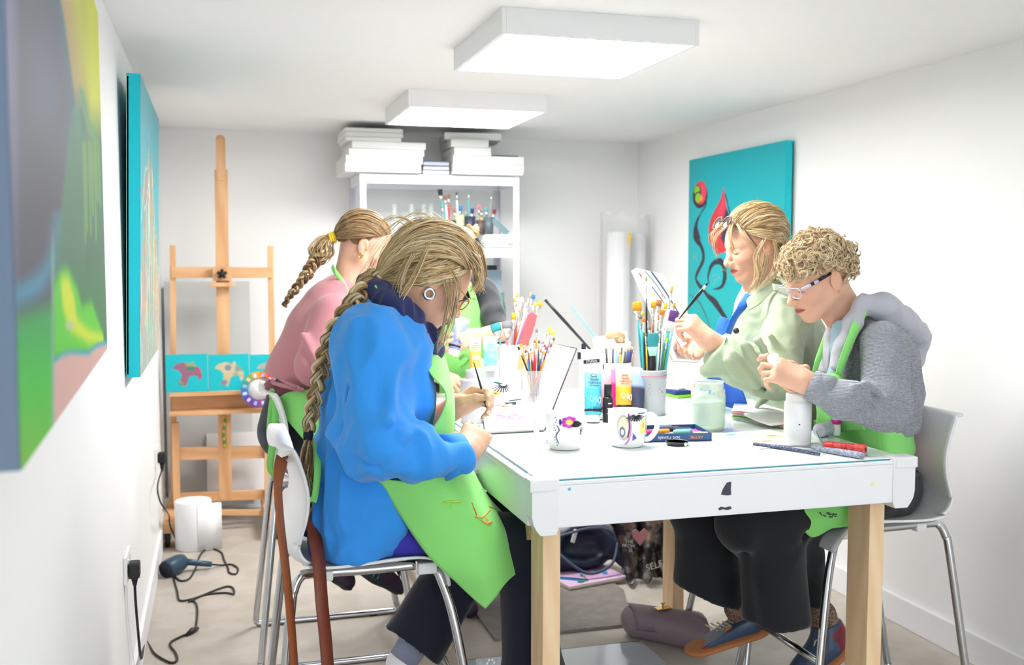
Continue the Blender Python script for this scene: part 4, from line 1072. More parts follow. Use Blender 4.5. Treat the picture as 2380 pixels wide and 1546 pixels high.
L1 = [(1480, 702, -.01, 'teal', 'gold', .032, .032, .03, 1, 'wide flat brush with golden square bristles, leaning left out of the grey pot'),
 (1502, 642, .0, 'black', 'olive', .007, .018, .060, 1, 'tallest thin black handled brush with a green tip in the grey pot'),
 (1519, 701, .01, 'brown', 'gold', .020, .024, .040, 1, 'flat brush with golden bristles over a copper ferrule in the grey pot'),
 (1532, 697, .02, 'black', 'copper', .020, .024, .030, 1, 'broad brush with brown and gold bristles behind the orange one in the grey pot'),
 (1547, 703, .01, 'white', 'yellow', .012, .026, .030, 1, 'brush with pale orange bristles in the grey pot, left of the tall yellow tipped one'),
 (1562, 665, .0, 'white', 'gold', .0075, .026, .055, 1, 'tall narrow brush with a long yellow tip at the right of the grey pot'),
 (1568, 704, .02, 'tan', 'gold', .010, .018, .03, 1, 'small golden flat brush beside the purple brush in the grey pot'),
 (1539, 720, -.02, 'black', 'orange', .019, .020, .055, 1, 'flat brush with bright orange bristles in the middle of the grey pot'),
 (1496, 739, -.03, 'black', 'orange', .011, .016, .035, 1, 'small orange tipped brush low on the left of the grey pot'),
 (1530, 736, -.03, 'aqua', 'orange', .007, .013, .035, 1, 'very small orange tipped brush in the centre of the grey pot'),
 (1488, 728, .0, 'teal', 'grey', .017, .022, .03, 0, 'brush with a paint crusted grey white head, left edge of the grey pot'),
 (1494, 724, .015, 'aqua', 'yellow', .010, .016, .03, 1, 'brush with pale yellow bristles near the left of the grey pot'),
 (1505, 740, .0, 'black', 'copper', .009, .010, .04, 1, 'slim brush with pinkish brown bristles in the grey pot'),
 (1510, 760, .03, 'navy', 'brown', .008, .012, .03, 1, 'dark blue handled brush low in the grey pot'),
 (1548, 762, .03, 'brown', 'rust', .009, .012, .03, 1, 'brown handled brush low in the grey pot'),
 (1534, 768, -.035, 'white', 'grey', .009, .012, .03, 1, 'white handled brush low in the grey pot'),
 (1500, 775, -.03, 'yellow', 'olive', .008, .012, .03, 1, 'yellow handled brush low on the left in the grey pot'),
 (1551, 786, -.02, 'green', 'lime', .010, .014, .025, 1, 'green smeared brush low on the right in the grey pot')]
for a in L1: brush_in(cup, *a[:9], a[9], GG)
# purple tipped fan brush and the blue bristled brush stand out with their white or aqua collars
brush_in(cup, 1568, 722, -.01, 'teal', 'purple', .034, .040, .034, True, 'wide worn brush with purple tipped bristles and white collar, leaning right from the grey pot', GG, hw=.012, fcol=mat('white_collar', C8(238, 238, 236), .5))
pt = P(1568, 722, GP.y-.01); 
brush_in(cup, 1518, 774, -.045, 'black', 'teal', .040, .048, .030, True, 'big brush with teal bristles and pale aqua collar at the front of the grey pot', GG, hw=.012, fcol=mat('aqua_collar', C8(176, 226, 214), .5))
for px, py, cc, lab in ((1490, 768, 'teal', 'clear teal brush handle sticking up at the left of the grey pot'), (1560, 772, 'aqua', 'clear aqua brush handle sticking up at the right of the grey pot'), (1556, 790, 'teal', 'teal brush handle in the grey pot beside the aqua one')):
    tip = P(px, py, GP.y-.02); base = V((GP.x+(tip.x-GP.x)*.4, GP.y-.01, TZ+.02))
    t = empty('paintbrush', base, lab, 'paintbrush', GG); MB().tube([base, base.lerp(tip, .5), tip], [.003, .0055, .004], 10).build('handle', bmat(cc), t)
# purple paint on the fan brush tip
# ---- clear cup of small brushes beside the sketchbook
c = Z(1243, 944, TZ); CC = V((c.x, 3.53, TZ+.0005)); cr0, cr1 = .034, .0445; chh = P(1243, 860, 3.53).z-TZ
t = empty('plastic_cup', CC, 'clear plastic cup of thin brushes behind the open sketchbook', 'cup')
clr = mat('clear_plastic', C8(226, 232, 232), .08, alpha=.22, var=0)
b = MB(); b.lathe([(cr0, 0), (cr0+.001, .003), (cr1-.002, chh*.90), (cr1+.001, chh*.91), (cr1-.001, chh*.94), (cr1+.002, chh*.96), (cr1+.002, chh), (cr1, chh), (cr1-.003, chh*.9), (cr0-.001, .004), (0, .003)], CC, 40); b.build('cup_body', clr, t)
GC = 'thin brushes in the clear plastic cup'
cup2 = (CC, .036, chh)
hcs = ['black', 'orange', 'yellow', 'maroon', 'blue', 'navy', 'orange', 'red', 'black', 'grey', 'red', 'orange', 'tan', 'purple', 'red', 'black', 'olive', 'maroon', 'navy', 'orange', 'red', 'rust']
tips = [(1204, 806, 'black', 1), (1210, 799, 'gold', 1), (1218, 803, 'tan', 1), (1227, 795, 'rust', 1), (1222, 812, 'brown', 0), (1234, 808, 'grey', 0), (1248, 758, 'grey', 0), (1243, 790, 'rust', 1), (1253, 791, 'brown', 1), (1262, 792, 'grey', 0), (1267, 800, 'brown', 0), (1271, 806, 'rust', 1), (1279, 758, 'lime', 0), (1288, 766, 'lime', 0), (1289, 784, 'brown', 0), (1282, 800, 'brown', 1), (1231, 822, 'gold', 1), (1238, 815, 'tan', 1), (1258, 812, 'copper', 1), (1276, 815, 'grey', 1), (1246, 812, 'white', 1), (1265, 818, 'gold', 1)]
order = sorted(range(len(tips)), key=lambda i: tips[i][0])
ords = ['leftmost', 'second from the left', 'third from the left', 'fourth from the left', 'fifth from the left', 'sixth from the left', 'seventh from the left', 'eighth from the left', 'ninth from the left', 'tenth from the left', 'eleventh from the left', 'twelfth from the left', 'tenth from the right', 'ninth from the right', 'eighth from the right', 'seventh from the right', 'sixth from the right', 'fifth from the right', 'fourth from the right', 'third from the right', 'second from the right', 'rightmost']
for n_, i in enumerate(order):
    px, py, bc, fl = tips[i]; w = {1: .0075, 0: .0085}[fl]; big = py < 770
    lab = '%s handled thin brush with %s tip in the clear cup, %s' % (hcs[i], bc, ords[n_])
    brush_in(cup2, px, py, rnd.uniform(-.025, .025), hcs[i], bc, w*(1.6 if big and bc == 'lime' else 1), .026 if big else .014, .02+.012*rnd.random(), bool(fl), lab, GC, hr=.0026 if hcs[i] != 'grey' else .006)
# ---- white square pot with house painter's brushes, far end
WB = Z(1187, 925, TZ); WB = V((WB.x, 3.80, TZ)); x0 = P(1162, 803, 3.77).x; x1 = P(1211, 803, 3.77).x; zt = P(1187, 803, 3.77).z
t = empty('white_pot', ((x0+x1)/2, 3.81, TZ), 'plain white square pot of broad brushes behind the clear cup', 'pot')
b = MB(); w = x1-x0
for sx, sy, dx, dy in ((1, 0, .003, w), (-1, 0, .003, w), (0, 1, w, .003), (0, -1, w, .003)): b.box(((x0+x1)/2+sx*(w/2-.0015), 3.81+sy*(w/2-.0015), (TZ+zt)/2+.0005), (dx, dy, zt-TZ-.001), bev=.001)
b.box(((x0+x1)/2, 3.81, TZ+.003), (w-.002, w-.002, .004)); b.build('pot_body', plw, t)
cup3 = (V(((x0+x1)/2, 3.81, TZ)), w/2*.8, zt-TZ)
GW = 'broad brushes in the white square pot'
for a in [(1150, 752, -.02, 'teal', 'teal', .040, .034, .03, 1, 'brush with teal bristles and a white collar leaning left from the white pot'),
 (1179, 747, -.03, 'pink', 'grey', .040, .030, .04, 1, 'broad brush with mottled grey bristles in the white pot'),
 (1195, 728, -.02, 'grey', 'gold', .020, .026, .04, 1, 'flat brush with golden bristles standing in the white pot'),
 (1203, 679, .02, 'white', 'gold', .009, .020, .04, 1, 'tall slim brush with a yellow tip in the white pot'),
 (1197, 693, .0, 'aqua', 'gold', .012, .016, .04, 1, 'slim brush with a short golden tip left of the tall slim one'),
 (1214, 690, .01, 'red', 'white', .018, .022, .06, 0, 'brush with a round white head in the white pot'),
 (1234, 679, .02, 'white', 'tan', .007, .026, .04, 1, 'tall narrow brush with tan bristles in the white pot'),
 (1241, 685, .0, 'lilac', 'blue', .016, .018, .05, 1, 'brush with a bright blue head in the white pot'),
 (1245, 702, -.01, 'olive', 'lime', .014, .018, .04, 0, 'brush with a pale green head in the white pot'),
 (1257, 702, -.02, 'blue', 'gold', .020, .018, .05, 1, 'brush with a golden head leaning right in the white pot'),
 (1224, 705, .02, 'orange', 'white', .012, .02, .05, 1, 'brush with cream bristles in the middle of the white pot'),
 (1208, 715, -.01, 'red', 'tan', .010, .02, .05, 1, 'red handled brush in the white pot')]:
    brush_in(cup3, *a[:9], a[9], GW, hr=.004)
p0 = P(1216, 800, 3.76); p1 = P(1236, 727, 3.74)
t = empty('palette_scraper', p0, 'translucent red plastic scraper leaning right out of the white pot', 'scraper')
d = (p1-p0).normalized(); b = MB(); b.poly([p0+V((-.012, 0, -.01)), p0+V((.014, 0, -.01)), p0.lerp(p1, .35)+V((.027, 0, 0)), p1+V((.022, 0, -.01)), p1+V((.0, 0, .004)), p1+V((-.016, 0, -.008)), p0.lerp(p1, .35)+V((-.018, 0, 0))], (0, .006, 0)); b.build('blade', mat('red_translucent', C8(248, 104, 110), .25, trans=.15), t)
b = MB(); b.bar(p0+V((0, .003, 0)), p0-V((.01, -.003, .10)), .022, .008); b.build('handle', bmat('tan'), t)
# ---- paint tubes
def tube_paint(foot, top, w, lab, body, capc, txt, brand, mcol, band=None, face=(0, -1, 0), grp='tubes of acrylic paint', number=None, scrib=True):
    """foot: centre of the cap end, top: centre of the crimp"""
    foot = V(foot); top = V(top); d = (top-foot).normalized(); L = (top-foot).length
    n = V(face); n = (n-d*n.dot(d)).normalized(); s = d.cross(n)
    t = empty('paint_tube', foot, lab, 'paint tube', grp)
    b = MB(); k = 20; pts = []; cols = []
    cl = L*.13
    secs = [(cl, .38, .38), (cl+.004, .44, .42), (cl+.010, .46, .44), (cl+L*.10, .46, .43), (L*.5, .48, .30), (L*.8, .50, .14), (L*.90, .505, .04), (L*.91, .51, .02), (L, .51, .02)]
    pal = body
    fine = []
    for i in range(len(secs)-1):
        for j in range(4 if i > 2 else 1): u = j/(4 if i > 2 else 1); fine.append(tuple(secs[i][q]*(1-u)+secs[i+1][q]*u for q in range(3)))
    fine.append(secs[-1])
    for z, a, c in fine:
        for i in range(k):
            an = 2*PI*i/k; pts.append(foot+d*z+s*w*a*math.cos(an)+n*w*c*math.sin(an)*1.0)
            f = z/L; cc = pal[0] if f < .62 else (pal[1] if f < .885 else pal[2])
            cols.append(cc)
    m = len(fine); b.add(pts, [(i*k+j, i*k+(j+1) % k, (i+1)*k+(j+1) % k, (i+1)*k+j) for i in range(m-1) for j in range(k)]+[tuple(range(k)), tuple((m-1)*k+j for j in range(k))], 0, True, cols)
    b.build('tube_body', attr_mat('tube_plastic', .28, var=.02), t)
    b = MB(); b.tube([foot, foot+d*.001, foot+d*cl], [w*.34, w*.36, w*.40], 24); b.build('cap', capc, t)
    if band:
        b = MB(); pp = []
        for z in (cl+.011, cl+.019):
            for i in range(k): an = 2*PI*i/k; pp.append(foot+d*z+s*w*.468*math.cos(an)+n*w*.448*math.sin(an))
        b.add(pp, [(j, (j+1) % k, k+(j+1) % k, k+j) for j in range(k)]); b.build('band', band, t, solid=.0004, offs=1)
    nn = lambda f: (.30 if f < .5 else .30+(f-.5)/.3*(.14-.30) if f < .8 else max(.04, .14-(f-.8)/.1*.10)) if f > .4 else .44-(f-.2)*.5
    def place(f, up=.0): 
        f2 = f+.03; q = nn(f); tilt = (nn(f2)-nn(f))*w/(.03*L); yv = (d+n*tilt).normalized()
        return frame(s, yv, foot+d*L*f+n*(w*q*1.0+.0012+up))
    if scrib:
        A_ = [((-.2, -.12), (-.30, .02), (-.16, .18), (-.05, .04), (-.18, -.10)), ((.02, -.14), (.10, .22), (.14, -.12), (.02, .04)), ((.18, .0), (.32, .12), (.24, -.18), (.14, -.08))]
        b = MB()
        for q in A_: b.tube([M_ @ V((x*w, y*w*1.3, 0)) for M_ in [place(.40, .0006)] for x, y in [(p.x, p.y) for p in smoothpath([(a_, b_, 0) for a_, b_ in q], 5)]], .0012, 6)
        b.build('swirl', scrib if not isinstance(scrib, bool) else mat('tube_swirl', tuple(min(1, x*1.0+.35*(1-x)) for x in body[0]), .35), t)
    if txt:
        M = place(.83); b = MB(); b.box((0, 0, 0), (w*.34, w*.11, .0006), M=M); b.build('logo_plate', mcol, t)
        text_mesh('pebeo', w*.11, M @ Matrix.Translation((0, -w*.03, .0005)), 'logo_text', mat('tube_white_print', C8(245, 245, 245), .5), t)
        text_mesh('Studio', w*.20, place(.745), 'label_text', mcol, t, shear=.35)
        text_mesh('ACRYLICS', w*.155, place(.685), 'label_text', mcol, t, sx=1.08)
        text_mesh('HIGH VISCOSITY', w*.075, place(.645), 'label_text', mcol, t)
        if number:
            text_mesh(number, w*.14, place(.215) @ Matrix.Translation((-w*.32, 0, .001)), 'number_text', mcol, t)
            b = MB()
            for r_ in range(6): b.box((w*.07, w*(.10-.05*r_), .0016), (w*.48, w*.018, .0005), M=place(.23))
            b.build('small_print', mcol, t)
    return t
capw = mat('tube_cap_white', C8(246, 246, 248), .35); bandk = mat('tube_band_black', C8(34, 34, 38), .4)
def tt(px0, py0, px1, py1, y0, y1, w, *a, **k):
    f = P(px0, py0, y0); f.z = max(f.z, TZ+.0008); return tube_paint(f, P(px1, py1, y1), w, *a, **k)
tt(1378, 990, 1378, 852, 3.10, 3.14, .060, 'bright blue studio acrylics paint tube, standing front left of the tube group', (C8(84, 198, 232), C8(130, 212, 238), C8(238, 240, 244)), capw, True, True, mat('print_black', C8(40, 44, 54), .5), bandk, number='17')
tt(1450, 985, 1450, 852, 3.16, 3.20, .060, 'orange studio acrylics paint tube with red lettering, before the grey pot', (C8(252, 180, 62), C8(252, 206, 170), C8(248, 240, 238)), capw, True, True, mat('print_red', C8(190, 60, 60), .5), bandk)
tt(1402, 992, 1402, 858, 3.15, 3.18, .056, 'salmon pink paint tube half hidden behind the bright blue tube', (C8(250, 158, 162), C8(250, 176, 180), C8(246, 236, 240)), capw, False, True, bandk, bandk, scrib=False)
tt(1425, 985, 1422, 845, 3.24, 3.28, .058, 'magenta paint tube with pale top behind the orange tube', (C8(240, 34, 130), C8(252, 130, 180), C8(248, 240, 244)), capw, False, True, bandk, None, scrib=False)
tt(1481, 985, 1484, 855, 3.14, 3.20, .050, 'dark navy paint tube between the orange tube and the grey pot', (C8(58, 62, 84), C8(150, 170, 204), C8(236, 226, 230)), capw, False, True, bandk, None, scrib=False)
t = tt(1468, 985, 1476, 862, 3.20, 3.24, .046, 'coral paint tube with dark swirls squeezed beside the navy tube', (C8(236, 100, 104), C8(240, 180, 200), C8(240, 232, 236)), capw, False, True, bandk, None, scrib=mat('print_dark', C8(70, 40, 60), .5))
tt(1104, 866, 1104, 784, 3.66, 3.68, .044, 'small orange paint tube standing left of the pale blue tube at the far end', (C8(250, 184, 92), C8(252, 214, 180), C8(248, 238, 226)), capw, True, True, mat('print_black'), None, grp='small tubes at the far end of the table')
tt(1140, 862, 1139, 783, 3.66, 3.68, .054, 'pale blue paint tube at the far end beside the patterned bowl', (C8(126, 214, 238), C8(186, 232, 244), C8(240, 242, 250)), capw, True, True, mat('print_blue', C8(50, 120, 180), .5), None, grp='small tubes at the far end of the table')
# black bottle of ink before the magenta tube
c = Z(1419, 985, TZ); c = V((c.x+.004, 3.10, TZ+.0008)); t = empty('ink_bottle', c, 'small black ink bottle with white print left of the orange tube', 'bottle')
h1 = P(1419, 922, 3.10).z-TZ; h2 = P(1419, 895, 3.10).z-TZ
b = MB(); b.lathe([(.0155, 0), (.017, .002), (.017, h1*.92), (.012, h1)], c, 24); b.build('bottle_body', mat('ink_black', C8(40, 36, 42), .3), t)
b = MB(); b.lathe([(.0125, h1+.0005), (.0125, h2), (.011, h2+.002)], c, 24); b.build('cap', mat('black_plastic'), t)
b = MB()
for i, wz in enumerate((.35, .45, .55, .75)): b.box((c.x, c.y-.0172, c.z+h1*wz), (.016-.003*(i % 2), .0006, .003))
b.build('label_print', mat('tube_white_print'), t)
# ---- mugs
def mug(c, r, h, lab, pat, hang=None, handle=True, name='patterned_mug', grp='patterned white mugs'):
    c = V(c); t = empty(name, c, lab, 'mug', grp)
    ang0 = hang if hang is not None else 0
    def outer(f): return r*(.80+.20*min(1, f*1.6)**.6)
    nz, ns = 60, 260; A = Art(ns+1, nz, C8(248, 248, 250)); A.wm = 1.5; pat(A); A.a = np.minimum(A.a, A.a**1.6*1.05)
    pts = []; cols = []
    for j in range(nz):
        f = j/(nz-1)
        for k in range(ns):
            a = 2*PI*k/ns; rr = outer(f); pts.append(c+V((rr*math.cos(a), rr*math.sin(a), f*h+.0005))); cols.append(tuple(A.a[nz-1-j, k]))
    b = MB(); b.add(pts, [(j*ns+k, j*ns+(k+1) % ns, (j+1)*ns+(k+1) % ns, (j+1)*ns+k) for j in range(nz-1) for k in range(ns)], 0, True, cols)
    inn = [(outer(1), h), (outer(1)-.001, h+.0015), (outer(1)-.003, h+.001)]+[(outer(f)-.0035, f*h) for f in (.95, .7, .4, .2)]+[(r*.6, .010), (0, .008)]
    b.lathe(inn[::-1], c, ns, col=C8(250, 250, 252)); b.lathe([(0, .0004), (r*.7, .0004), (r*.8, .0006)], c, 40, col=C8(245, 245, 245))
    b.build('mug_body', attr_mat('glazed_china', .18, var=.0), t)
    if handle:
        dx = V((math.cos(ang0), math.sin(ang0), 0)); b = MB()
        b.tube(smoothpath([c+dx*(r*.97)+V((0, 0, h*.86)), c+dx*(r*1.25)+V((0, 0, h*.88)), c+dx*(r*1.52)+V((0, 0, h*.70)), c+dx*(r*1.46)+V((0, 0, h*.42)), c+dx*(r*1.15)+V((0, 0, h*.20)), c+dx*(r*.88)+V((0, 0, h*.18))], 6), .0058, 12, flat=1.3); b.build('handle', mat('white_china', C8(249, 249, 250), .18, var=0), t)
    return t
# texture u: angle 0 = +x, grows anticlockwise seen from above; the side facing the camera is u about .75
def lines_fan(A, cx, cy, n, r0, r1, a0, a1, w, c):
    for i in range(n):
        a = a0+(a1-a0)*i/(n-1); A.line([(cx+r0*math.cos(a), cy-r0*math.sin(a)*2.2), (cx+r1*math.cos(a+.15), cy-r1*math.sin(a+.15)*2.2)], w, c, .006)
def flower(A, cx, cy, R, n, c, cc):
    for i in range(n): a = 2*PI*i/n; A.ell(cx+R*.7*math.cos(a), cy-R*1.7*math.sin(a), R*.35, R*.75, c, .01)
    A.ell(cx, cy, R*.42, R*.95, cc, .01)
def pat1(A):
    flower(A, .735, .20, .07, 8, C8(212, 96, 206), C8(248, 222, 70)); lines_fan(A, .80, .15, 8, .02, .09, -2.2, -.9, .006, C8(50, 50, 60))
    for k in range(12): A.ell(.615+.012*math.sin(k*1.3), .08+.07*k, .006, .014, C8(110, 80, 170), .005)
    A.ell(.66, .2, .012, .09, C8(90, 90, 150), .008); A.spline([(.63, .3), (.65, .42), (.62, .6), (.64, .8)], .004, C8(120, 120, 150)); lines_fan(A, .84, .5, 6, .02, .06, -1, 1, .005, C8(60, 60, 70)); flower(A, .35, .4, .06, 7, C8(240, 160, 60), C8(200, 60, 90))
def pat2(A):
    A.ell(.655, .42, .055, .36, C8(196, 190, 180), .01); A.ell(.652, .42, .045, .31, C8(236, 232, 214), .01); A.ell(.645, .55, .024, .15, C8(120, 130, 170), .008); A.ell(.645, .55, .014, .09, C8(236, 236, 246), .008)
    A.spline([(.70, .02), (.715, .4), (.70, .75), (.67, .9)], .007, C8(230, 170, 220)); A.spline([(.695, .05), (.705, .4), (.69, .7)], .004, C8(110, 110, 120))
    lines_fan(A, .76, .02, 9, .03, .10, -2.6, -.7, .006, C8(70, 74, 84)); A.ell(.835, .42, .038, .22, C8(246, 240, 150), .01); A.ell(.835, .38, .012, .07, C8(220, 110, 190), .008); A.ell(.835, .38, .006, .03, C8(250, 250, 250), .006)
    A.polyf([(.73, .55), (.775, .72), (.735, .8)], C8(120, 120, 200), 1); A.line([(.79, .03), (.84, .03)], .012, C8(60, 150, 180)); A.line([(.88, .1), (.885, .8)], .005, C8(140, 170, 160)); lines_fan(A, .30, .4, 9, .03, .10, 0, 6, .006, C8(70, 74, 84))
def pat3(A):
    flower(A, .69, .50, .05, 10, C8(226, 222, 70), C8(190, 120, 190)); lines_fan(A, .79, .10, 12, .05, .17, -2.9, -.3, .006, C8(50, 50, 56)); A.line([(.69, .04), (.75, .10)], .02, C8(30, 130, 130)); A.ell(.30, .4, .06, .2, C8(60, 60, 70), .01)
def pat4(A):
    A.ell(.66, .22, .06, .22, C8(60, 50, 60), .01); A.ell(.665, .24, .03, .13, C8(206, 90, 120), .01); A.ell(.665, .24, .012, .06, C8(240, 200, 200), .01); lines_fan(A, .66, .40, 9, .03, .10, -2.7, -.4, .008, C8(40, 36, 44)); A.line([(.60, .05), (.60, .25)], .01, C8(150, 40, 70))
mug(V((Z(1320, 1046, TZ).x, 2.70, TZ+.001)), .0535, .100, 'white mug with a pink and yellow flower, left of the two front mugs', pat1, hang=PI*.93)
mug(V((Z(1472, 1042, TZ).x, 2.69, TZ+.001)), .0550, .100, 'white mug with grey swirls and its handle to the right, beside the pastel tray', pat2, hang=-.30)
mug(V((Z(1127, 925, TZ).x, 3.60, TZ+.001)), .050, .088, 'white mug with a yellow flower and black fan lines at the far end', pat3, handle=False)
mug(V((Z(1636, 950, TZ).x, 3.26, TZ+.001)), .044, .095, 'white mug with a red swirl, half hidden behind the green water jar', pat4, handle=False)
# ---- water jar
c = Z(1661, 1004, TZ); c = V((c.x, 2.875, TZ+.001)); R = .053; t = empty('water_jar', c, 'glass jar of cloudy pale green paint water in front of the green jacket', 'jar')
H = P(1661, 886, 2.875).z-TZ
b = MB(); b.lathe([(0, 0), (R*.86, 0), (R*.97, .006), (R, .02), (R, H*.70), (R*.97, H*.76), (R*.90, H*.82), (R*.87, H*.84), (R*.90, H*.86), (R*.87, H*.89), (R*.90, H*.92), (R*.88, H*.95), (R*.90, H*.99), (R*.87, H), (R*.82, H*.98), (R*.82, H*.84), (R*.93, H*.72), (R*.95, .02), (0, .006)], c, 48); b.build('jar_glass', mat('jar_glass', C8(226, 240, 230), .15, alpha=.42, var=.0), t)
def wat(u, i, r, z): k = .5+.5*math.sin(u*12.5+z*90); return tuple(a*(1-k*.35)+b_*k*.35 for a, b_ in zip(C8(206, 240, 200), C8(160, 226, 190))) if z > H*.52 else C8(208, 240, 196)
b = MB(); b.lathe([(0, .0075)]+[(R*.935, .009+(H*.60-.009)*k/14) for k in range(15)]+[(0, H*.60)], c, 48, cfun=wat); b.build('paint_water', attr_mat('cloudy_water', .25, var=.05), t)
b = MB()
for k in range(40):
    a = rnd.uniform(0, 2*PI); z = rnd.uniform(.70, .97)*H; rr = R*(.835 if z > H*.83 else .90)
    b.sphere((c.x+rr*math.cos(a), c.y+rr*math.sin(a), c.z+z), (.004, .004, rnd.uniform(.001, .004)), 8, col=rnd.choice([C8(90, 180, 220), C8(230, 150, 110), C8(170, 220, 150), C8(240, 240, 236), C8(200, 210, 120)]))
b.build('paint_residue', attr_mat('dry_paint', .5), t)
# ---- plain white jars, glue, tools at the near right
def whitejar(px, py, ptop, y, R, lab, neck=.88, name='white_jar', m=None, lid=False):
    c = Z(px, py, TZ); c = V((c.x, y, TZ+.001)); H = P(px, ptop, y).z-TZ; t = empty(name, c, lab, 'jar')
    pr = [(0, 0), (R*.95, 0), (R, .004), (R, H*.80), (R*.96, H*.83), (R*neck, H*.85), (R*neck*1.03, H*.88), (R*neck, H*.90), (R*neck*1.03, H*.94), (R*neck, H*.98), (R*neck*.96, H), (R*neck*.85, H), (R*neck*.82, H*.86), (R*.9, H*.8), (R*.9, .008), (0, .006)]
    MB().lathe(pr, c, 40).build('jar_body', m or mat('frosted_white', C8(244, 245, 244), .25, trans=.12, var=.02), t)
    if lid: b = MB(); b.lathe([(R*neck*1.12, H*.86), (R*neck*1.14, H*1.10), (R*neck*1.08, H*1.13), (0, H*1.13)], c, 40); b.build('lid', plw, t)
    return t, c, H
t, c, H = whitejar(1864, 1036, 914, 2.575, .0385, 'frosted white jar beside the palette sheet, near the table corner')
b = MB(); b.sphere((c.x-.016, c.y-.0355, c.z+H*.42), (.003, .001, .002), 8); b.build('paint_speck', mat('ink_speck'), t)
t, c, H = whitejar(1303, 860, 775, 3.86, .036, 'white bottle holding a long black brush at the far end', .62)
brush(c+V((-.0, 0, .02)), P(1267, 697, 3.86), 'black', 'black', .012, .006, .006, True, 'long black flat brush leaning left out of the white bottle', hr=.0058, fcol=mat('black_plastic'))
t = empty('drinking_straw', P(1316, 780, 3.9), 'cyan straw leaning right out of the white bottle', 'straw'); MB().tube([c+V((.012, .0, .05)), P(1328, 712, 3.88)], .0032, 10).build('straw_tube', mat('cyan_straw', C8(110, 206, 214), .3), t)
t, c, H = whitejar(1384, 900, 800, 3.80, .072, 'large white tub with lid and an orange paint blot behind the tubes', .86, lid=True)
MB().sphere((c.x+.022, c.y-.066, c.z+H*.96), (.010, .003, .014), 14).build('paint_blot', mat('orange_blot', C8(250, 166, 80), .5), t)
MB().lathe([(.0735, H*.70), (.0742, H*.73), (.0735, H*.76)], c, 40).build('olive_ring', mat('olive_ring', C8(206, 206, 160), .5), t)
c = Z(1948, 1014, TZ); c = V((c.x, 2.67, TZ+.001)); t = empty('glue_stick', c, 'white glue stick with a magenta band standing near the right lady', 'glue stick'); H = P(1948, 943, 2.67).z-TZ
MB().lathe([(0, 0), (.0125, 0), (.0135, .002), (.0135, H*.38), (.0135, H*.38)], c, 28).build('stick_body', plw, t); MB().lathe([(.0138, H*.38), (.0138, H*.52)], c, 28).build('magenta_band', mat('magenta_band', C8(226, 40, 160), .4), t); MB().lathe([(.0138, H*.52), (.0136, H*.99), (.012, H), (0, H)], c, 28).build('cap', capw, t)
# roller with red handle
t = empty('paint_roller', Z(1930, 1030, TZ), 'small paint roller with a scuffed red handle near the right corner of the table', 'roller')
rr_ = .021; a = Z(1903, 1018, TZ); a.z = TZ+rr_+.001; d_ = Z(1953, 1004, TZ); d_.z = a.z; b = MB(); b.tube([a, a.lerp(d_, .02), a.lerp(d_, .98), d_], [rr_*.9, rr_, rr_, rr_*.9], 24); b.build('roller_sleeve', mat('painty_sleeve', C8(176, 196, 214), .6, var=.3, vscale=60, tcol=C8(210, 190, 206)), t)
b = MB(); rh0 = Z(1915, 1036, TZ+.016); rh1 = Z(2012, 1046, TZ+.016); b.tube([rh0, rh0.lerp(rh1, .1), rh0.lerp(rh1, .5), rh0.lerp(rh1, .95), rh1], [.011, .0145, .0135, .0155, .014], 18); b.build('handle', mat('red_plastic', C8(224, 58, 56), .28, var=.2, vscale=40, tcol=C8(232, 110, 104)), t)
b = MB(); b.tube([rh1, rh1+(rh1-rh0).normalized()*.001], .006, 12); b.build('hang_hole', mat('black_plastic'), t)
b = MB(); b.tube(smoothpath([rh0, rh0+(a-rh0)*.5+V((-.012, -.01, 0)), a+V((-.012, -.006, 0)), a], 5), .0025, 8); b.build('wire_frame', chrome, t)
# palette knives / scrapers
t = empty('palette_knife', Z(1950, 1058, TZ), 'paint crusted palette knife with pale blue handle at the table corner', 'palette knife')
k0 = Z(1885, 1040, TZ+.008); k1 = Z(2008, 1060, TZ+.010); b = MB(); b.tube([k0, k0.lerp(k1, .15), k0.lerp(k1, .6), k0.lerp(k1, .95), k1], [.003, .007, .0095, .009, .006], 14); b.build('handle', mat('painty_handle', C8(178, 196, 214), .5, var=.3, vscale=70, tcol=C8(150, 140, 160)), t)
k2 = Z(1800, 1035, TZ+.004); b = MB(); b.bar(k0, k2, .014, .0015); b.build('blade', mat('steel_blade', C8(150, 150, 156), .3, .9, var=.2, vscale=60), t)
t = empty('painting_stick', Z(1830, 1042, TZ), 'dark paint smeared thin stick lying across the palette sheet', 'stick')
MB().tube([Z(1752, 1032, TZ+.006), Z(1830, 1042, TZ+.006), Z(1905, 1056, TZ+.005)], [.0055, .006, .004], 12).build('shaft', mat('dark_smeared', C8(64, 64, 92), .5, var=.4, vscale=90, tcol=C8(120, 130, 160)), t)
t = empty('wooden_stick', Z(1980, 1054, TZ), 'worn wooden stick lying behind the pale blue palette knife', 'stick'); MB().tube([Z(1920, 1045, TZ+.006), Z(2014, 1056, TZ+.006)], .0055, 10).build('shaft', mat('worn_wood', C8(150, 130, 120), .6, var=.3, vscale=60), t)
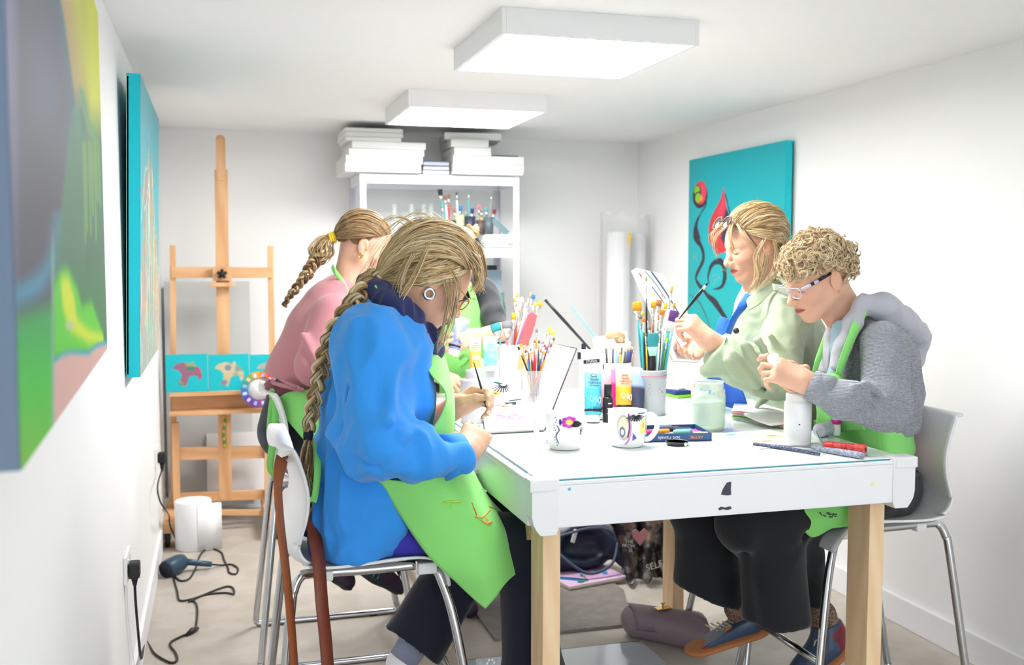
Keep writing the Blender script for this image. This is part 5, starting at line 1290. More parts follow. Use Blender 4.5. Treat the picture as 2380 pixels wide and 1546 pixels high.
# palette sheet with blobs
def blobs(A, L_):
    for cx, cy, rx, ry, c in L_: A.ell(cx, cy, rx, ry, c, .02, rot=rnd.uniform(0, 3))
A = Art(100, 80, C8(246, 246, 244)); pl_ = [C8(80, 180, 200), C8(120, 200, 210), C8(240, 170, 90), C8(248, 200, 150), C8(120, 210, 60), C8(200, 230, 130), C8(240, 230, 150), C8(150, 120, 90), C8(220, 230, 240)]
for cx, cy, r, k in [(.2, .15, .10, 0), (.3, .22, .06, 1), (.5, .12, .07, 1), (.25, .62, .12, 3), (.40, .66, .10, 2), (.7, .40, .10, 4), (.78, .5, .08, 5), (.85, .2, .06, 6), (.6, .30, .07, 5), (.12, .45, .07, 3), (.9, .7, .05, 7), (.55, .75, .06, 6), (.05, .2, .05, 8)]: A.ell(cx, cy, r, r*.45, pl_[k], .03)
q = [Z(1655, 1010, TZ), Z(1765, 1045, TZ), Z(1905, 1030, TZ), Z(1790, 1000, TZ)]
b = MB(); pts = []
for j in range(80):
    for i in range(100):
        u = i/99; v_ = j/79; p = (q[3]*u+q[0]*(1-u))*(1-v_)+(q[2]*u+q[1]*(1-u))*v_; pts.append((p.x, p.y, TZ+.0022))
b.add(pts, [(j*100+i, (j+1)*100+i, (j+1)*100+i+1, j*100+i+1) for j in range(79) for i in range(99)], 0, False, A.cols())
o = b.build('palette_sheet', attr_mat('palette_paint', .35), label='white disposable palette sheet with green, orange and blue paint blobs', cat='palette', solid=.0016, offs=-1)
# small lid
c = Z(1580, 1037, TZ); c = V((c.x, c.y+.02, TZ+.0008)); t = empty('jar_lid', c, 'small black jar lid with white paint inside, before the pastel tray', 'lid')
MB().lathe([(0, 0), (.028, 0), (.033, .010), (.0325, .011), (.027, .003), (0, .003)], c, 36).build('lid_rim', mat('black_lid', C8(58, 56, 62), .4), t)
MB().lathe([(0, .0085), (.0305, .0085)], c, 36).build('white_paint', mat('white_paint', C8(250, 250, 250), .3), t); MB().sphere(c+V((.012, -.0315, .005)), (.0045, .003, .006), 12).build('paint_drip', mat('white_paint'), t)
# ---- tray of soft pastels
navy = mat('navy_card', C8(54, 92, 140), .55, var=.04); navyd = mat('navy_inner', C8(60, 58, 84), .6)
FR = Z(1654, 1025, TZ); BR = Z(1566, 985, TZ+.0); FL = Z(1428, 1030, TZ); 
d1 = (BR-FR); d1.z = 0; w2 = (FL-FR); w2.z = 0; w2 = w2.normalized(); d1n = V((w2.y, -w2.x, 0)); d1n = d1n if d1n.y > 0 else -d1n
Wt = .255; Dt = .16; t = empty('pastel_tray', FR+w2*Wt/2+d1n*Dt/2, 'shallow navy blue box of coloured soft pastels behind the swirl mug', 'pastel box')
Mt = frame(w2*-1, d1n, FR+w2*Wt/2+d1n*Dt/2+V((0, 0, .0008)))
b = MB(); b.box((0, 0, .0015), (Wt, Dt, .003), M=Mt)
for sx, sy, dx, dy in ((1, 0, .003, Dt), (-1, 0, .003, Dt), (0, 1, Wt, .003), (0, -1, Wt, .003)): b.box((sx*(Wt/2-.0015), sy*(Dt/2-.0015), .0115), (dx, dy, .023), M=Mt)
b.build('tray', navy, t); MB().box((0, 0, .0036), (Wt-.006, Dt-.006, .001), M=Mt).build('lining', navyd, t)
Mf = Mt @ Matrix.Translation((0, -Dt/2-.0004, .0115)) @ Matrix.Rotation(PI/2, 4, 'X') @ Matrix.Rotation(PI, 4, 'Z')
text_mesh('Soft Pastels', .0145, Mf @ Matrix.Translation((.0, -.004, 0)), 'label_text', mat('tube_white_print'), t)
text_mesh('ARTME', .0125, Mf @ Matrix.Translation((-.082, -.004, 0)), 'label_text', mat('print_orange', C8(240, 150, 90), .5), t)
PC = [('brown', (170, 90, 90)), ('blue', (96, 134, 204)), ('green', (70, 200, 70)), ('dark grey', (84, 84, 98)), ('violet', (176, 96, 220)), ('orange', (250, 170, 60)), ('pale pink', (244, 180, 214)), ('sky blue', (120, 180, 226)), ('magenta', (226, 50, 150)), ('mint', (130, 216, 190)), ('pink', (240, 110, 200)), ('charcoal', (70, 70, 84)), ('peach', (250, 190, 160)), ('lilac', (200, 160, 230)), ('cream', (240, 230, 200))]
spots = [(-.02, .02, .3), (.018, .035, .5), (.045, .028, .35), (.03, .012, .1), (.085, .012, -.3), (-.012, -.035, .05), (.022, -.038, .0), (.055, -.040, .05), (-.035, -.005, .3), (.045, -.055, .02), (.088, -.020, -.25), (.060, -.008, .0), (.108, -.045, -.2), (-.07, .02, .2), (-.08, -.03, .1)]
for n_pst, ((nm_, c_), (x, y, r)) in enumerate(zip(PC, spots)):
    b = MB(); L = .050; b.tube([V((-L/2, 0, 0)), V((-L/2+.002, 0, 0)), V((L/2-.002, 0, 0)), V((L/2, 0, 0))], [.0065, .0082, .0082, .0065], 14, M=Mt @ Matrix.Translation((x, y, .0128+(.009 if n_pst % 2 else 0))) @ Matrix.Rotation(r, 4, 'Z'))
    b.build('pastel_stick', mat('pastel_'+nm_.replace(' ', '_'), C8(*c_), .85, var=.1), label='%s soft pastel stick lying in the navy box' % nm_, cat='pastel', group='soft pastels in the navy box')
# ---- open sketchbook with its cover standing up
t = empty('sketchbook', Z(1200, 985, TZ), 'open sketchbook with purple doodles and its stiff white cover standing up', 'sketchbook')
A = Art(200, 110, C8(244, 244, 246)); A.wm = 2.4
for k in range(70):
    x = .25+.5*rnd.random()**1.0; y = .45+rnd.gauss(0, .10)+(x-.45)*.35; A.spline([(x, y), (x+rnd.uniform(-.05, .05), y+rnd.uniform(-.05, .05)), (x+rnd.uniform(-.09, .09), y+rnd.uniform(-.09, .09))], .004, rnd.choice([C8(150, 60, 170), C8(110, 80, 190), C8(90, 100, 190), C8(180, 80, 170)]), .006, n=3)
q = [Z(1040, 960, TZ), Z(1238, 952, TZ), Z(1262, 1003, TZ), Z(1128, 1010, TZ)]; q[0] = q[3]+(q[1]-q[2])
b = MB(); pts = [];
for j in range(110):
    for i in range(200):
        u = i/199; v_ = j/109; p = (q[0]*(1-u)+q[1]*u)*(1-v_)+(q[3]*(1-u)+q[2]*u)*v_; pts.append((p.x, p.y, TZ+.013))
b.add(pts, [(j*200+i, (j+1)*200+i, (j+1)*200+i+1, j*200+i+1) for j in range(109) for i in range(199)], 0, False, A.cols()); b.build('drawn_page', attr_mat('sketch_page', .7, var=.0), t)
b = MB(); b.poly([(p.x, p.y, TZ+.003) for p in q], (0, 0, .0095)); b.build('page_block', mat('page_edges', C8(244, 244, 240), .8, var=.03, vscale=200), t)
ce = (q[0]+q[1]+q[2]+q[3])/4; b = MB(); b.poly([(ce.x+(p.x-ce.x)*1.03, ce.y+(p.y-ce.y)*1.03, TZ+.0008) for p in q], (0, 0, .0022)); b.build('back_cover', mat('cover_dark_green', C8(70, 84, 70), .6), t)
a0 = V((q[2].x+.004, q[2].y, TZ+.004)); a1 = V((q[1].x+.004, q[1].y, TZ+.004))
u0 = P(1339, 810, a0.y+.02); u1 = P(1297, 801, a1.y+.02)
b = MB(); ln = (a1-a0).cross(u0-a0).normalized()
b.poly([a0, a1, u1, u0], ln*.003); b.build('standing_cover', mat('cover_white', C8(249, 249, 250), .6, var=.0), t)
b = MB(); off = ln*.0015
b.tube([a0+off, u0+off], .0022, 6); b.tube([u0+off, u1+off], .0022, 6); b.build('cover_binding', mat('binding_dark', C8(70, 70, 78), .6), t)
# ---- open journal near the right lady
t = empty('art_journal', Z(1770, 990, TZ), 'thick open art journal with curling painted pages behind the white jar', 'journal')
q = [Z(1700, 975, TZ), Z(1715, 930, TZ), Z(1865, 965, TZ), Z(1850, 1002, TZ)]
for k, (cc, zz) in enumerate([((236, 236, 232), 0), ((250, 250, 250), .006), ((120, 190, 80), .010), ((250, 250, 250), .013), ((238, 238, 236), .017), ((210, 130, 130), .022), ((252, 252, 252), .026)]):
    rows = []
    for i in range(6):
        u = i/5; hmp = zz*(1-u*.85)+.013*math.sin(PI*min(1, u*1.6))*(zz/.026)
        a = q[0].lerp(q[3], u)+V((0, 0, .0015+hmp)); c_ = q[1].lerp(q[2], u)+V((0, 0, .0015+hmp)); rows.append([a+(a-c_)*(.02*(k % 3)), a.lerp(c_, .5), c_])
    pts, n1, n2 = net_surface(rows, 4, 3); b = MB(); b.grid(pts, n1, n2); b.build('page', mat('journal_page_%d' % k, C8(*cc), .7), t, solid=.0012, offs=-1)
rows = [[Z(1712, 928, TZ+.02), Z(1740, 926, TZ+.045), Z(1760, 938, TZ+.028)], [Z(1730, 965, TZ+.028), Z(1775, 950, TZ+.035), Z(1830, 952, TZ+.02)], [Z(1790, 990, TZ+.012), Z(1830, 985, TZ+.014), Z(1862, 975, TZ+.01)]]
pts, n1, n2 = net_surface(rows, 5, 5); b = MB(); b.grid(pts, n1, n2); b.build('loose_page', mat('journal_page_6'), t, solid=.0008, offs=0)
# ---- little things on the far part
MB().box(Z(1588, 925, TZ)+V((0, .05, .006)), (.075, .11, .010), .2, bev=.001).build('lime_pad', mat('lime_card', C8(150, 230, 60), .6), label='lime green pad lying behind the grey pot', cat='pad')
MB().box(Z(1586, 925, TZ)+V((0, .055, .019)), (.07, .10, .014), .12, bev=.001).build('navy_book', mat('navy_cover', C8(44, 70, 140), .6), label='small navy book on top of the lime green pad', cat='book')
MB().box(Z(1584, 925, TZ)+V((0, .055, .0305)), (.045, .06, .008), .5, bev=.003).build('white_eraser', plw, label='white eraser on the small navy book', cat='eraser')
def pen(a, c, r, m, name, lab, cat):
    t = empty(name, a, lab, cat); b = MB(); b.tube([a, a.lerp(c, .12), a.lerp(c, .9), c], [.0012, r, r, r*.7], 10); b.build('barrel', m, t); return t
pen(Z(1145, 950, TZ+.004), Z(1190, 940, TZ+.004), .004, mat('pale_pen', C8(220, 236, 236), .3), 'felt_pen', 'white felt pen with a dark grip lying before the clear cup', 'pen')
b = MB(); b.tube([Z(1176, 939, TZ+.005), Z(1198, 937, TZ+.005)], .0052, 12); b.build('pen_cap', mat('dark_grip', C8(70, 80, 84), .5), label='dark grey pen cap lying before the clear cup', cat='pen cap')
pen(Z(1158, 944, TZ+.004), Z(1202, 950, TZ+.005), .0052, mat('terracotta', C8(224, 130, 90), .5), 'crayon', 'terracotta crayon lying before the clear cup', 'crayon')
pen(Z(1165, 934, TZ+.003), Z(1212, 928, TZ+.003), .0026, mat('thin_dark_pen', C8(90, 100, 104), .4), 'pencil', 'thin dark pencil lying behind the terracotta crayon', 'pencil')
pen(Z(1040, 898, TZ+.005), Z(1062, 908, TZ+.005), .006, mat('lime_pen', C8(170, 220, 60), .4), 'marker_pen', 'lime green marker near the blue sitter apron', 'pen')
t, c, H = whitejar(1066, 960, 862, 3.22, .040, 'milky white water bottle behind the hands holding the brush', .6, m=mat('milky', C8(240, 242, 244), .15, trans=.35, ior=1.2))
t, c, H = whitejar(1052, 890, 838, 3.70, .050, 'clear shallow plastic tub at the far left of the table', .95, m=clr, name='plastic_tub')
# white box of pencils
c = Z(1440, 905, TZ); x0, x1 = P(1404, 845, 3.45).x, P(1472, 845, 3.45).x; zt = P(1440, 846, 3.45).z
t = empty('pencil_box', ((x0+x1)/2, 3.50, TZ), 'white box of pencils behind the paint tubes', 'box'); w = x1-x0; b = MB()
for sx, sy, dx, dy in ((1, 0, .003, .08), (-1, 0, .003, .08), (0, 1, w, .003), (0, -1, w, .003)): b.box(((x0+x1)/2+sx*(w/2-.0015), 3.50+sy*.0385, (TZ+zt)/2+.0005), (dx, dy, zt-TZ-.001))
b.box(((x0+x1)/2, 3.5, TZ+.003), (w-.002, .078, .004)); b.build('box_body', plw, t)
pcs = [(1408, 799, 'black', 'leftmost'), (1419, 801, 'peach', 'second from the left'), (1425, 800, 'dark blue', 'third from the left'), (1433, 806, 'light blue', 'fourth from the left'), (1439, 800, 'grey', 'fifth from the left'), (1446, 799, 'black', 'sixth from the left'), (1441, 812, 'yellow', 'thick one in the middle'), (1454, 806, 'black', 'sixth from the right'), (1460, 802, 'dark grey', 'fifth from the right'), (1463, 806, 'bright blue', 'fourth from the right'), (1467, 801, 'navy', 'third from the right'), (1471, 803, 'navy', 'second from the right'), (1474, 812, 'tan', 'rightmost')]
pcl = {'black': (40, 40, 46), 'peach': (240, 176, 150), 'dark blue': (40, 60, 110), 'light blue': (110, 170, 214), 'grey': (150, 160, 160), 'yellow': (246, 200, 60), 'dark grey': (70, 74, 80), 'bright blue': (40, 90, 200), 'navy': (34, 44, 100), 'tan': (206, 150, 110)}
for i, (px, py, cc, od) in enumerate(pcs):
    yb = 3.50+rnd.uniform(-.02, .02); tip = P(px, py, yb-.01); base = V(((x0+x1)/2+(tip.x-(x0+x1)/2)*.55, yb, TZ+.008)); d = (tip-base).normalized(); r = .0036 if cc != 'yellow' else .0075
    t = empty('pencil', base, '%s pencil in the white box, %s' % (cc, od), 'pencil', 'pencils in the white box'); b = MB(); b.tube([base, tip-d*.018], r, 6); b.build('barrel', mat('pencil_'+cc.replace(' ', '_'), C8(*pcl[cc]), .35), t)
    b = MB(); b.tube([tip-d*.018, tip-d*.004], [r*.95, r*.3], 8); b.build('sharpened_wood', mat('pencil_wood', C8(226, 190, 150), .7), t); b = MB(); b.tube([tip-d*.004, tip], [r*.3, .0003], 8); b.build('lead', mat('pencil_black'), t)
# white pouch with small black print, behind the blue tube
t = empty('white_pouch', P(1372, 860, 3.28), 'white plastic pouch with a black label strip behind the bright blue tube', 'pouch')
a = P(1350, 985, 3.27); c_ = P(1396, 812, 3.28); b = MB(); b.box(((a.x+c_.x)/2, 3.285, (TZ+c_.z)/2), (c_.x-a.x, .03, c_.z-TZ-.001), bev=.008); b.build('pouch_body', mat('white_film', C8(244, 244, 246), .3), t)
p = P(1375, 840, 3.268); MB().box((p.x, 3.2685, p.z), (.058, .001, .012), Matrix.Rotation(-.06, 4, 'Y')).build('label_strip', mat('print_black'), t)
text_mesh('STUDIO', .011, frame((1, 0, 0), (0, 0, 1), (p.x, 3.2675, p.z-.004)), 'label_text', mat('tube_white_print'), t)
p = P(1360, 806, 3.268); MB().box((p.x-.003, 3.275, p.z), (.014, .004, .020)).build('black_tab', mat('print_black'), t); p = P(1352, 828, 3.26); MB().box((p.x-.004, 3.275, p.z), (.010, .004, .024)).build('black_tab', mat('print_black'), t)
# natural sponge in a bowl
t = empty('natural_sponge', P(1432, 800, 3.75), 'tan natural sponge resting in a pale bowl behind the pencil box', 'sponge')
D = SDF()
for k in range(9): D.ell(P(1432, 787, 3.75)+V((rnd.gauss(0, .013), rnd.gauss(0, .01), rnd.gauss(0, .007))), .016, .01)
v, f = D.mesh(.0035); v = fold(v, f, .007, 120, 2); b = MB(); skin_add(b, v, f); b.build('sponge_body', mat('sponge', C8(190, 160, 126), .95, var=.4, vscale=60), t)
c = Z(1434, 880, TZ); c = V((P(1434, 830, 3.75).x, 3.75, TZ+.001)); hz = P(1434, 797, 3.75).z-TZ
MB().lathe([(0, 0), (.025, 0), (.03, .01), (.046, hz*.9), (.047, hz), (.044, hz*.98), (.028, .012), (0, .01)], c, 32).build('pale_bowl', mat('pale_green_china', C8(222, 232, 226), .3), label='tall pale green bowl behind the pencil box', cat='bowl')
# ================================================================ shelf pots at the back
def pot_of(px0, px1, py, ptop, y, zb, nm, m, lab, brs, grp):
    a = P(px0, py, y); c = P(px1, py, y); cx = (a.x+c.x)/2; r = (c.x-a.x)/2; h = P(px0, ptop, y).z-zb
    b = MB(); b.lathe([(r*.9, 0), (r, h), (r*.94, h), (r*.85, .006), (0, .005)], (cx, y, zb+.0005), 24); b.build(nm, m, label=lab, cat='pot')
    for i, (px, p_y, hc, bc, w, l2) in enumerate(brs):
        tip = P(px, p_y, y+rnd.uniform(-.01, .01)); base = V((cx+(tip.x-cx)*.25, y, zb+.012)); brush(base, tip, hc, bc, w, w*1.3, .03, w > .012, l2, grp, hr=.0045)
G = 'brushes in the pots on the shelf'
pot_of(1030, 1060, 540, 512, 5.57, ZB, 'dark_pot', mat('dark_pot', C8(60, 66, 70), .5), 'dark pot of brushes at the left of the shelf brushes', [(1022, 440, 'teal', 'black', .025, 'teal brush with a fluffy black head, tallest at the left of the shelf pots'), (1034, 455, 'white', 'brown', .016, 'white handled brush beside the fluffy black one on the shelf'), (1043, 452, 'red', 'brown', .016, 'red handled brush in the dark shelf pot'), (1026, 475, 'teal', 'green', .014, 'short teal brush at the far left of the shelf pots')], G)
pot_of(1056, 1080, 540, 500, 5.60, ZB, 'green_pot', mat('pale_green_pot', C8(180, 196, 150), .5), 'pale green pot of brushes in the shelf row', [(1061, 447, 'white', 'black', .010, 'slim white brush with a black round tip in the green shelf pot'), (1070, 478, 'blue', 'blue', .022, 'brush with bright blue head in the green shelf pot'), (1055, 485, 'brown', 'rust', .016, 'brown brush in the green shelf pot')], G)
pot_of(1080, 1105, 540, 503, 5.58, ZB, 'navy_pot', mat('navy_pot', C8(44, 50, 70), .5), 'dark navy pot of brushes in the middle of the shelf row', [(1089, 447, 'teal', 'teal', .008, 'thin teal brush standing straight in the navy shelf pot'), (1098, 485, 'navy', 'navy', .02, 'navy brush in the navy shelf pot'), (1082, 490, 'black', 'grey', .02, 'black brush in the navy shelf pot')], G)
pot_of(1106, 1128, 540, 512, 5.60, ZB, 'brown_pot', mat('brown_pot', C8(90, 76, 70), .5), 'brown pot of brushes in the shelf row', [(1113, 477, 'olive', 'pink', .018, 'brush with a dull pink head in the brown shelf pot'), (1120, 485, 'yellow', 'grey', .014, 'yellow handled brush in the brown shelf pot')], G)
pot_of(1124, 1147, 540, 505, 5.57, ZB, 'grey_pot', mat('slate_pot', C8(84, 96, 100), .5), 'slate grey pot of brushes at the right of the shelf row', [(1142, 450, 'grey', 'grey', .008, 'thin grey brush leaning right in the slate pot'), (1150, 486, 'maroon', 'maroon', .020, 'brush with maroon head leaning right in the slate pot'), (1130, 482, 'teal', 'teal', .016, 'teal brush in the slate pot')], G)
b = MB(); a = P(1145, 502, 5.55); c = P(1180, 538, 5.55); b.bar(a+V((0, 0, -.02)), V((c.x, 5.55, ZB+.006)), .03, .006, up=(0, 1, 0)); b.build('teal_scraper', mat('slate_teal', C8(100, 130, 136), .6), label='slate teal wooden scraper leaning at the right end of the shelf brushes', cat='scraper')
# middle shelf contents
z2 = shz[2]+.0005
b = MB(); p = P(1147, 660, 5.7); b.box((p.x, 5.74, (z2+p.z)/2+.04), (.09, .10, p.z-z2+.08), bev=.004); b.build('blue_grey_box', mat('blue_grey_card', C8(150, 170, 186), .6), label='blue grey box on the middle shelf behind the dark sleeve', cat='box')
b = MB(); p = P(1147, 612, 5.7); b.box((p.x, 5.74, P(1147, 660, 5.7).z+.08+.014), (.05, .05, .026), bev=.003); b.build('black_box', mat('black_cover'), label='small black box on top of the blue grey box', cat='box')
z3 = shz[3]+.0005
for px, cc, lab in ((1158, C8(206, 90, 130), 'pink bottle on the lower shelf right of the dark sleeve'), (1168, C8(70, 120, 100), 'dark green bottle at the right end of the lower shelf')):
    p = P(px, 680, 5.56); z_ = shz[2]; b = MB(); h = p.z-z2; b.lathe([(.016, 0), (.018, .004), (.018, h*.7), (.008, h*.84), (.008, h), (0, h)], (p.x, 5.56, z2), 20); b.build('paint_bottle', mat('bottle_'+lab[:4].strip(), cc, .4), label=lab, cat='bottle')
# ================================================================ rolls in the back right corner
pap = mat('paper_roll_white', C8(236, 236, 238), .6, var=.02)
for px, y, r, ptop, lab in ((1437, 5.75, .070, 540, 'thick white paper roll standing in the back right corner'), (1484, 5.80, .045, 543, 'thinner white paper roll beside the thick one in the corner')):
    p = P(px, ptop, y); b = MB(); b.lathe([(r*.3, 0), (r, 0), (r, p.z), (r*.3, p.z), (r*.28, p.z-.02), (r*.28, .02)], (p.x, y, .0005), 32); b.build('paper_roll', pap, label=lab, cat='paper roll', group='rolls in the corner')
film = mat('clear_film', C8(236, 238, 240), .25, alpha=.22)
p = P(1415, 495, 5.72); D = []
b = MB(); n_ = 28; vs = []
cx = P(1455, 500, 5.78).x
for z_ in (.01, 1.35, P(1455, 500, 5.78).z-.05, P(1455, 500, 5.78).z):
    for k in range(n_): a = 2*PI*k/n_; rr_ = (.15+.010*math.sin(k*2.7+z_*3))*(1 if z_ < 1.4 else 1.0+.06*math.sin(k*1.9)); vs.append((cx+rr_*math.cos(a)*.95, 5.80+rr_*math.sin(a)*.9, z_+(.03*math.sin(k*2.1) if z_ > 1.5 else 0)))
b.add(vs, [(i*n_+k, i*n_+(k+1) % n_, (i+1)*n_+(k+1) % n_, (i+1)*n_+k) for i in range(3) for k in range(n_)]); b.build('plastic_wrap', film, label='loose clear plastic sleeve around the paper rolls', cat='plastic sleeve')
b = MB(); p = P(1464, 545, 5.66); b.poly([p+V((-.012, 0, .005)), p+V((.008, 0, .008)), p+V((.004, 0, -.07)), p+V((-.002, 0, -.08))], (0, .004, 0)); b.build('yellow_tag', mat('yellow_tag', C8(246, 204, 40), .5), label='yellow strip between the two paper rolls', cat='tag')
# ================================================================ under the table
q = [Z(1270, 1455, 0), Z(1462, 1440, 0), Z(1600, 1372, 0), Z(1440, 1290, 0), Z(1300, 1300, 0)]
b = MB(); x0 = .98; b.poly([(x0, 3.63, .0005), (1.53, 3.63, .0005), (1.66, 4.02, .0005), (1.62, 4.75, .0005), (x0, 4.75, .0005)], (0, 0, .012))
b.build('floor_board', mat('grey_board_floor', C8(128, 120, 116), .6, var=.08, vscale=10, tcol=C8(138, 130, 124)), label='grey board lying on the floor under the table', cat='board')
gs = mat('plate_glass', C8(190, 200, 206), .03, spec=.8, var=0, coat=.6)
b = MB(); b.poly([(.80, 2.95, .001), (1.50, 2.95, .001), (1.50, 3.46, .001), (.80, 3.46, .001)], (0, 0, .008)); b.build('glass_plate', gs, label='sheet of plate glass lying on the floor under the near end of the table', cat='glass sheet')
b = MB(); b.bar((.80, 3.462, .005), (1.50, 3.462, .005), .004, .008); b.build('glass_plate_edge', mat('dark_green_glass', C8(24, 80, 70), .1), label='dark green polished edge strip of the glass sheet on the floor', cat='glass edge')
# small painted canvas
A = Art(120, 90, C8(226, 186, 220))
for pts, w, cc in [([(.1, .15), (.25, .3), (.4, .25)], .05, C8(150, 40, 120)), ([(.45, .1), (.5, .35), (.55, .6)], .07, C8(50, 130, 190)), ([(.6, .05), (.8, .1), (.85, .3)], .10, C8(50, 140, 200)), ([(.75, .55), (.85, .6), (.78, .75)], .04, C8(60, 140, 200)), ([(.1, .6), (.25, .75), (.35, .85)], .07, C8(40, 120, 180)), ([(.25, .9), (.36, .85)], .05, C8(50, 120, 100)), ([(.55, .2), (.62, .15), (.7, .35), (.82, .45)], .02, C8(226, 150, 210)), ([(.4, .7), (.45, .6), (.42, .78)], .012, C8(20, 80, 80)), ([(.85, .28), (.95, .3)], .04, C8(60, 140, 130)), ([(.15, .25), (.3, .2), (.35, .3)], .02, C8(40, 50, 70)), ([(.05, .05), (.4, .1)], .06, C8(200, 226, 220))]: A.spline(pts, w, cc, .01)
c0 = Z(1325, 1372, .015); c1 = Z(1456, 1348, .015); c3 = Z(1270, 1318, .015); xd = (c1-c0); xd.z = 0; yd = V((-xd.y, xd.x, 0)).normalized()
M = frame(xd, yd, c0+xd*.5+yd*.15+V((0, 0, .0175-.015+.013)))
canvas('painted_canvas', A, M, .30, .30, .017, C8(240, 236, 232), label='small lilac canvas with blue shapes lying on the grey board under the table', cat='canvas')
# mauve handbag
t = empty('handbag', Z(1550, 1500, 0), 'mauve leather handbag with gold clasp lying on the floor beside the boots', 'handbag')
mauve = mat('mauve_leather', C8(140, 122, 130), .45, var=.06, vscale=12, bump=.1, bscale=200)
a = Z(1476, 1496, 0); c_ = Z(1654, 1520, 0); a.z = c_.z = .062; a.y += .07; c_.y += .07
D = SDF(); D.cap(a+V((.035, 0, 0)), c_-V((.035, 0, 0)), .058, .058, .02, ((0, 1, 0), .8)); D.cap(a+V((.04, 0, -.02)), c_-V((.04, 0, .02)), .045, .045, .02)
v, f = D.mesh(.006); v[:, 2] = np.maximum(v[:, 2], .002); b = MB(); skin_add(b, v, f); b.build('bag_body', mauve, t)
u = (c_-a).normalized(); fl = []
for i in range(13):
    p = a.lerp(c_, .02+.96*i/12); row = []
    for k, (dy, dz) in enumerate([(-.074, -.005), (-.066, .030), (-.040, .056), (-.005, .064), (.03, .060)]): row.append(p+V((0, dy, dz)))
    fl.append(row)
pts = [p for r in fl for p in r]; b = MB(); b.grid(pts, 13, 5); b.build('flap', mauve, t, solid=.004, offs=0)
b = MB(); b.tube([p+V((0, -.075, -.006)) for p in [a.lerp(c_, .02+.96*i/12) for i in range(13)]], .0016, 6); b.build('flap_edge', mat('mauve_dark', C8(90, 78, 86), .5), t)
gd = mat('gold_metal', C8(232, 196, 110), .2, 1.0); b = MB(); m_ = a.lerp(c_, .45)+V((0, -.012, .070)); b.box(m_, (.06, .03, .004), .1, bev=.001); b.box(m_+V((0, 0, .010)), (.006, .004, .018)); b.box(m_+V((0, 0, .018)), (.018, .006, .005), bev=.001); b.build('clasp', gd, t)
# navy open handbag
t = empty('handbag', P(1370, 1300, 4.1), 'navy blue open tote bag lying under the table beside the painted canvas', 'handbag')
nl = mat('navy_leather', C8(30, 38, 60), .4, var=.1)
c = P(1345, 1290, 4.32); D = SDF(); D.ell((c.x-.02, 4.36, .12), (.20, .13, .125), .02); D.ell((c.x+.02, 4.24, .15), (.13, .09, .075), .02, None, 's'); D.cap((c.x+.14, 4.34, .15), (c.x+.20, 4.26, .08), .05, .045, .03)
v, f = D.mesh(.009); v = fold(v, f, .010, 9, 4); v[:, 2] = np.maximum(v[:, 2], .015); b = MB(); skin_add(b, v, f); b.build('bag_body', nl, t)
b = MB(); b.tube(smoothpath([(c.x-.13, 4.22, .13), (c.x-.02, 4.15, .055), (c.x+.10, 4.17, .08), (c.x+.15, 4.22, .16)], 6), .007, 8); b.tube(smoothpath([(c.x-.12, 4.25, .2), (c.x, 4.22, .235), (c.x+.10, 4.24, .22), (c.x+.15, 4.26, .18)], 6), .006, 8); b.build('rim', mat('slate_trim', C8(80, 88, 110), .5), t)
MB().box((c.x-.05, 4.24, .20), (.018, .01, .06), Matrix.Rotation(.3, 4, 'Y'), bev=.002).build('white_tag', plw, t)
# cream patterned bag behind it
b = MB(); D = SDF(); c = P(1350, 1245, 4.60); D.ell((c.x+.0, 4.62, .19), (.19, .08, .19), .02); v, f = D.mesh(.011); v = fold(v, f, .008, 10, 6); v[:, 2] = np.maximum(v[:, 2], .014); skin_add(b, v, f)
b.build('cream_bag', mat('cream_scales', C8(204, 176, 140), .8, var=.2, vscale=50, tcol=C8(110, 86, 70)), label='cream bag with a dark scallop pattern behind the navy tote bag', cat='bag')
# camouflage jacket hanging from a stool under the table
t = empty('camouflage_jacket', P(1480, 1250, 4.2), 'grey camouflage jacket with a pink heart hanging under the table', 'jacket')
def nearcam(px, py, y): return P(px, py, y)
rows = []
cam_cols = [C8(60, 56, 56), C8(120, 116, 116), C8(90, 84, 82), C8(160, 156, 154), C8(140, 112, 96), C8(36, 34, 36)]
nu_, nv_ = 46, 60; pts = []; cols = []
for j in range(nv_):
    v_ = j/(nv_-1)
    for i in range(nu_):
        u = i/(nu_-1)
        lx = 1408+v_*60+10*math.sin(v_*5); rx = 1568+8*math.sin(v_*9)-v_*18; py = 1195+v_*215
        px = lx+(rx-lx)*u; y = 4.15+.035*math.sin(u*17+v_*3)+.02*math.sin(u*31+1)+.05*math.sin(v_*4+u*3)
        p = P(px, py, y); p.z = max(p.z, .02); pts.append(p)
        n1 = mnoise.noise(V((u*5, v_*7, 0)))+.5*mnoise.noise(V((u*11, v_*14, 3))); n2 = mnoise.noise(V((u*6+9, v_*6, 5)))
        k = 0 if n1 > .12 else (1 if n1 > -.02 else (4 if n2 > .2 else (3 if n1 < -.3 else 2)))
        if n2 < -.28: k = 5
        cols.append(cam_cols[k])
b = MB(); b.grid(pts, nv_, nu_, 0, cols); b.build('cloth', attr_mat('camo_cloth', .85, var=.1), t, solid=.004, offs=0)
hp = P(1488, 1245, 4.075); b = MB(); hh = [(0, -.045), (.034, -.005), (.036, .018), (.02, .03), (0, .014), (-.02, .03), (-.036, .018), (-.034, -.005)]; b.poly([hp+V((x, 0, z)) for x, z in hh], (0, .004, 0)); b.build('pink_heart', mat('dusty_pink', C8(190, 130, 140), .8), t)
wt = mat('print_offwhite', C8(206, 202, 200), .7)
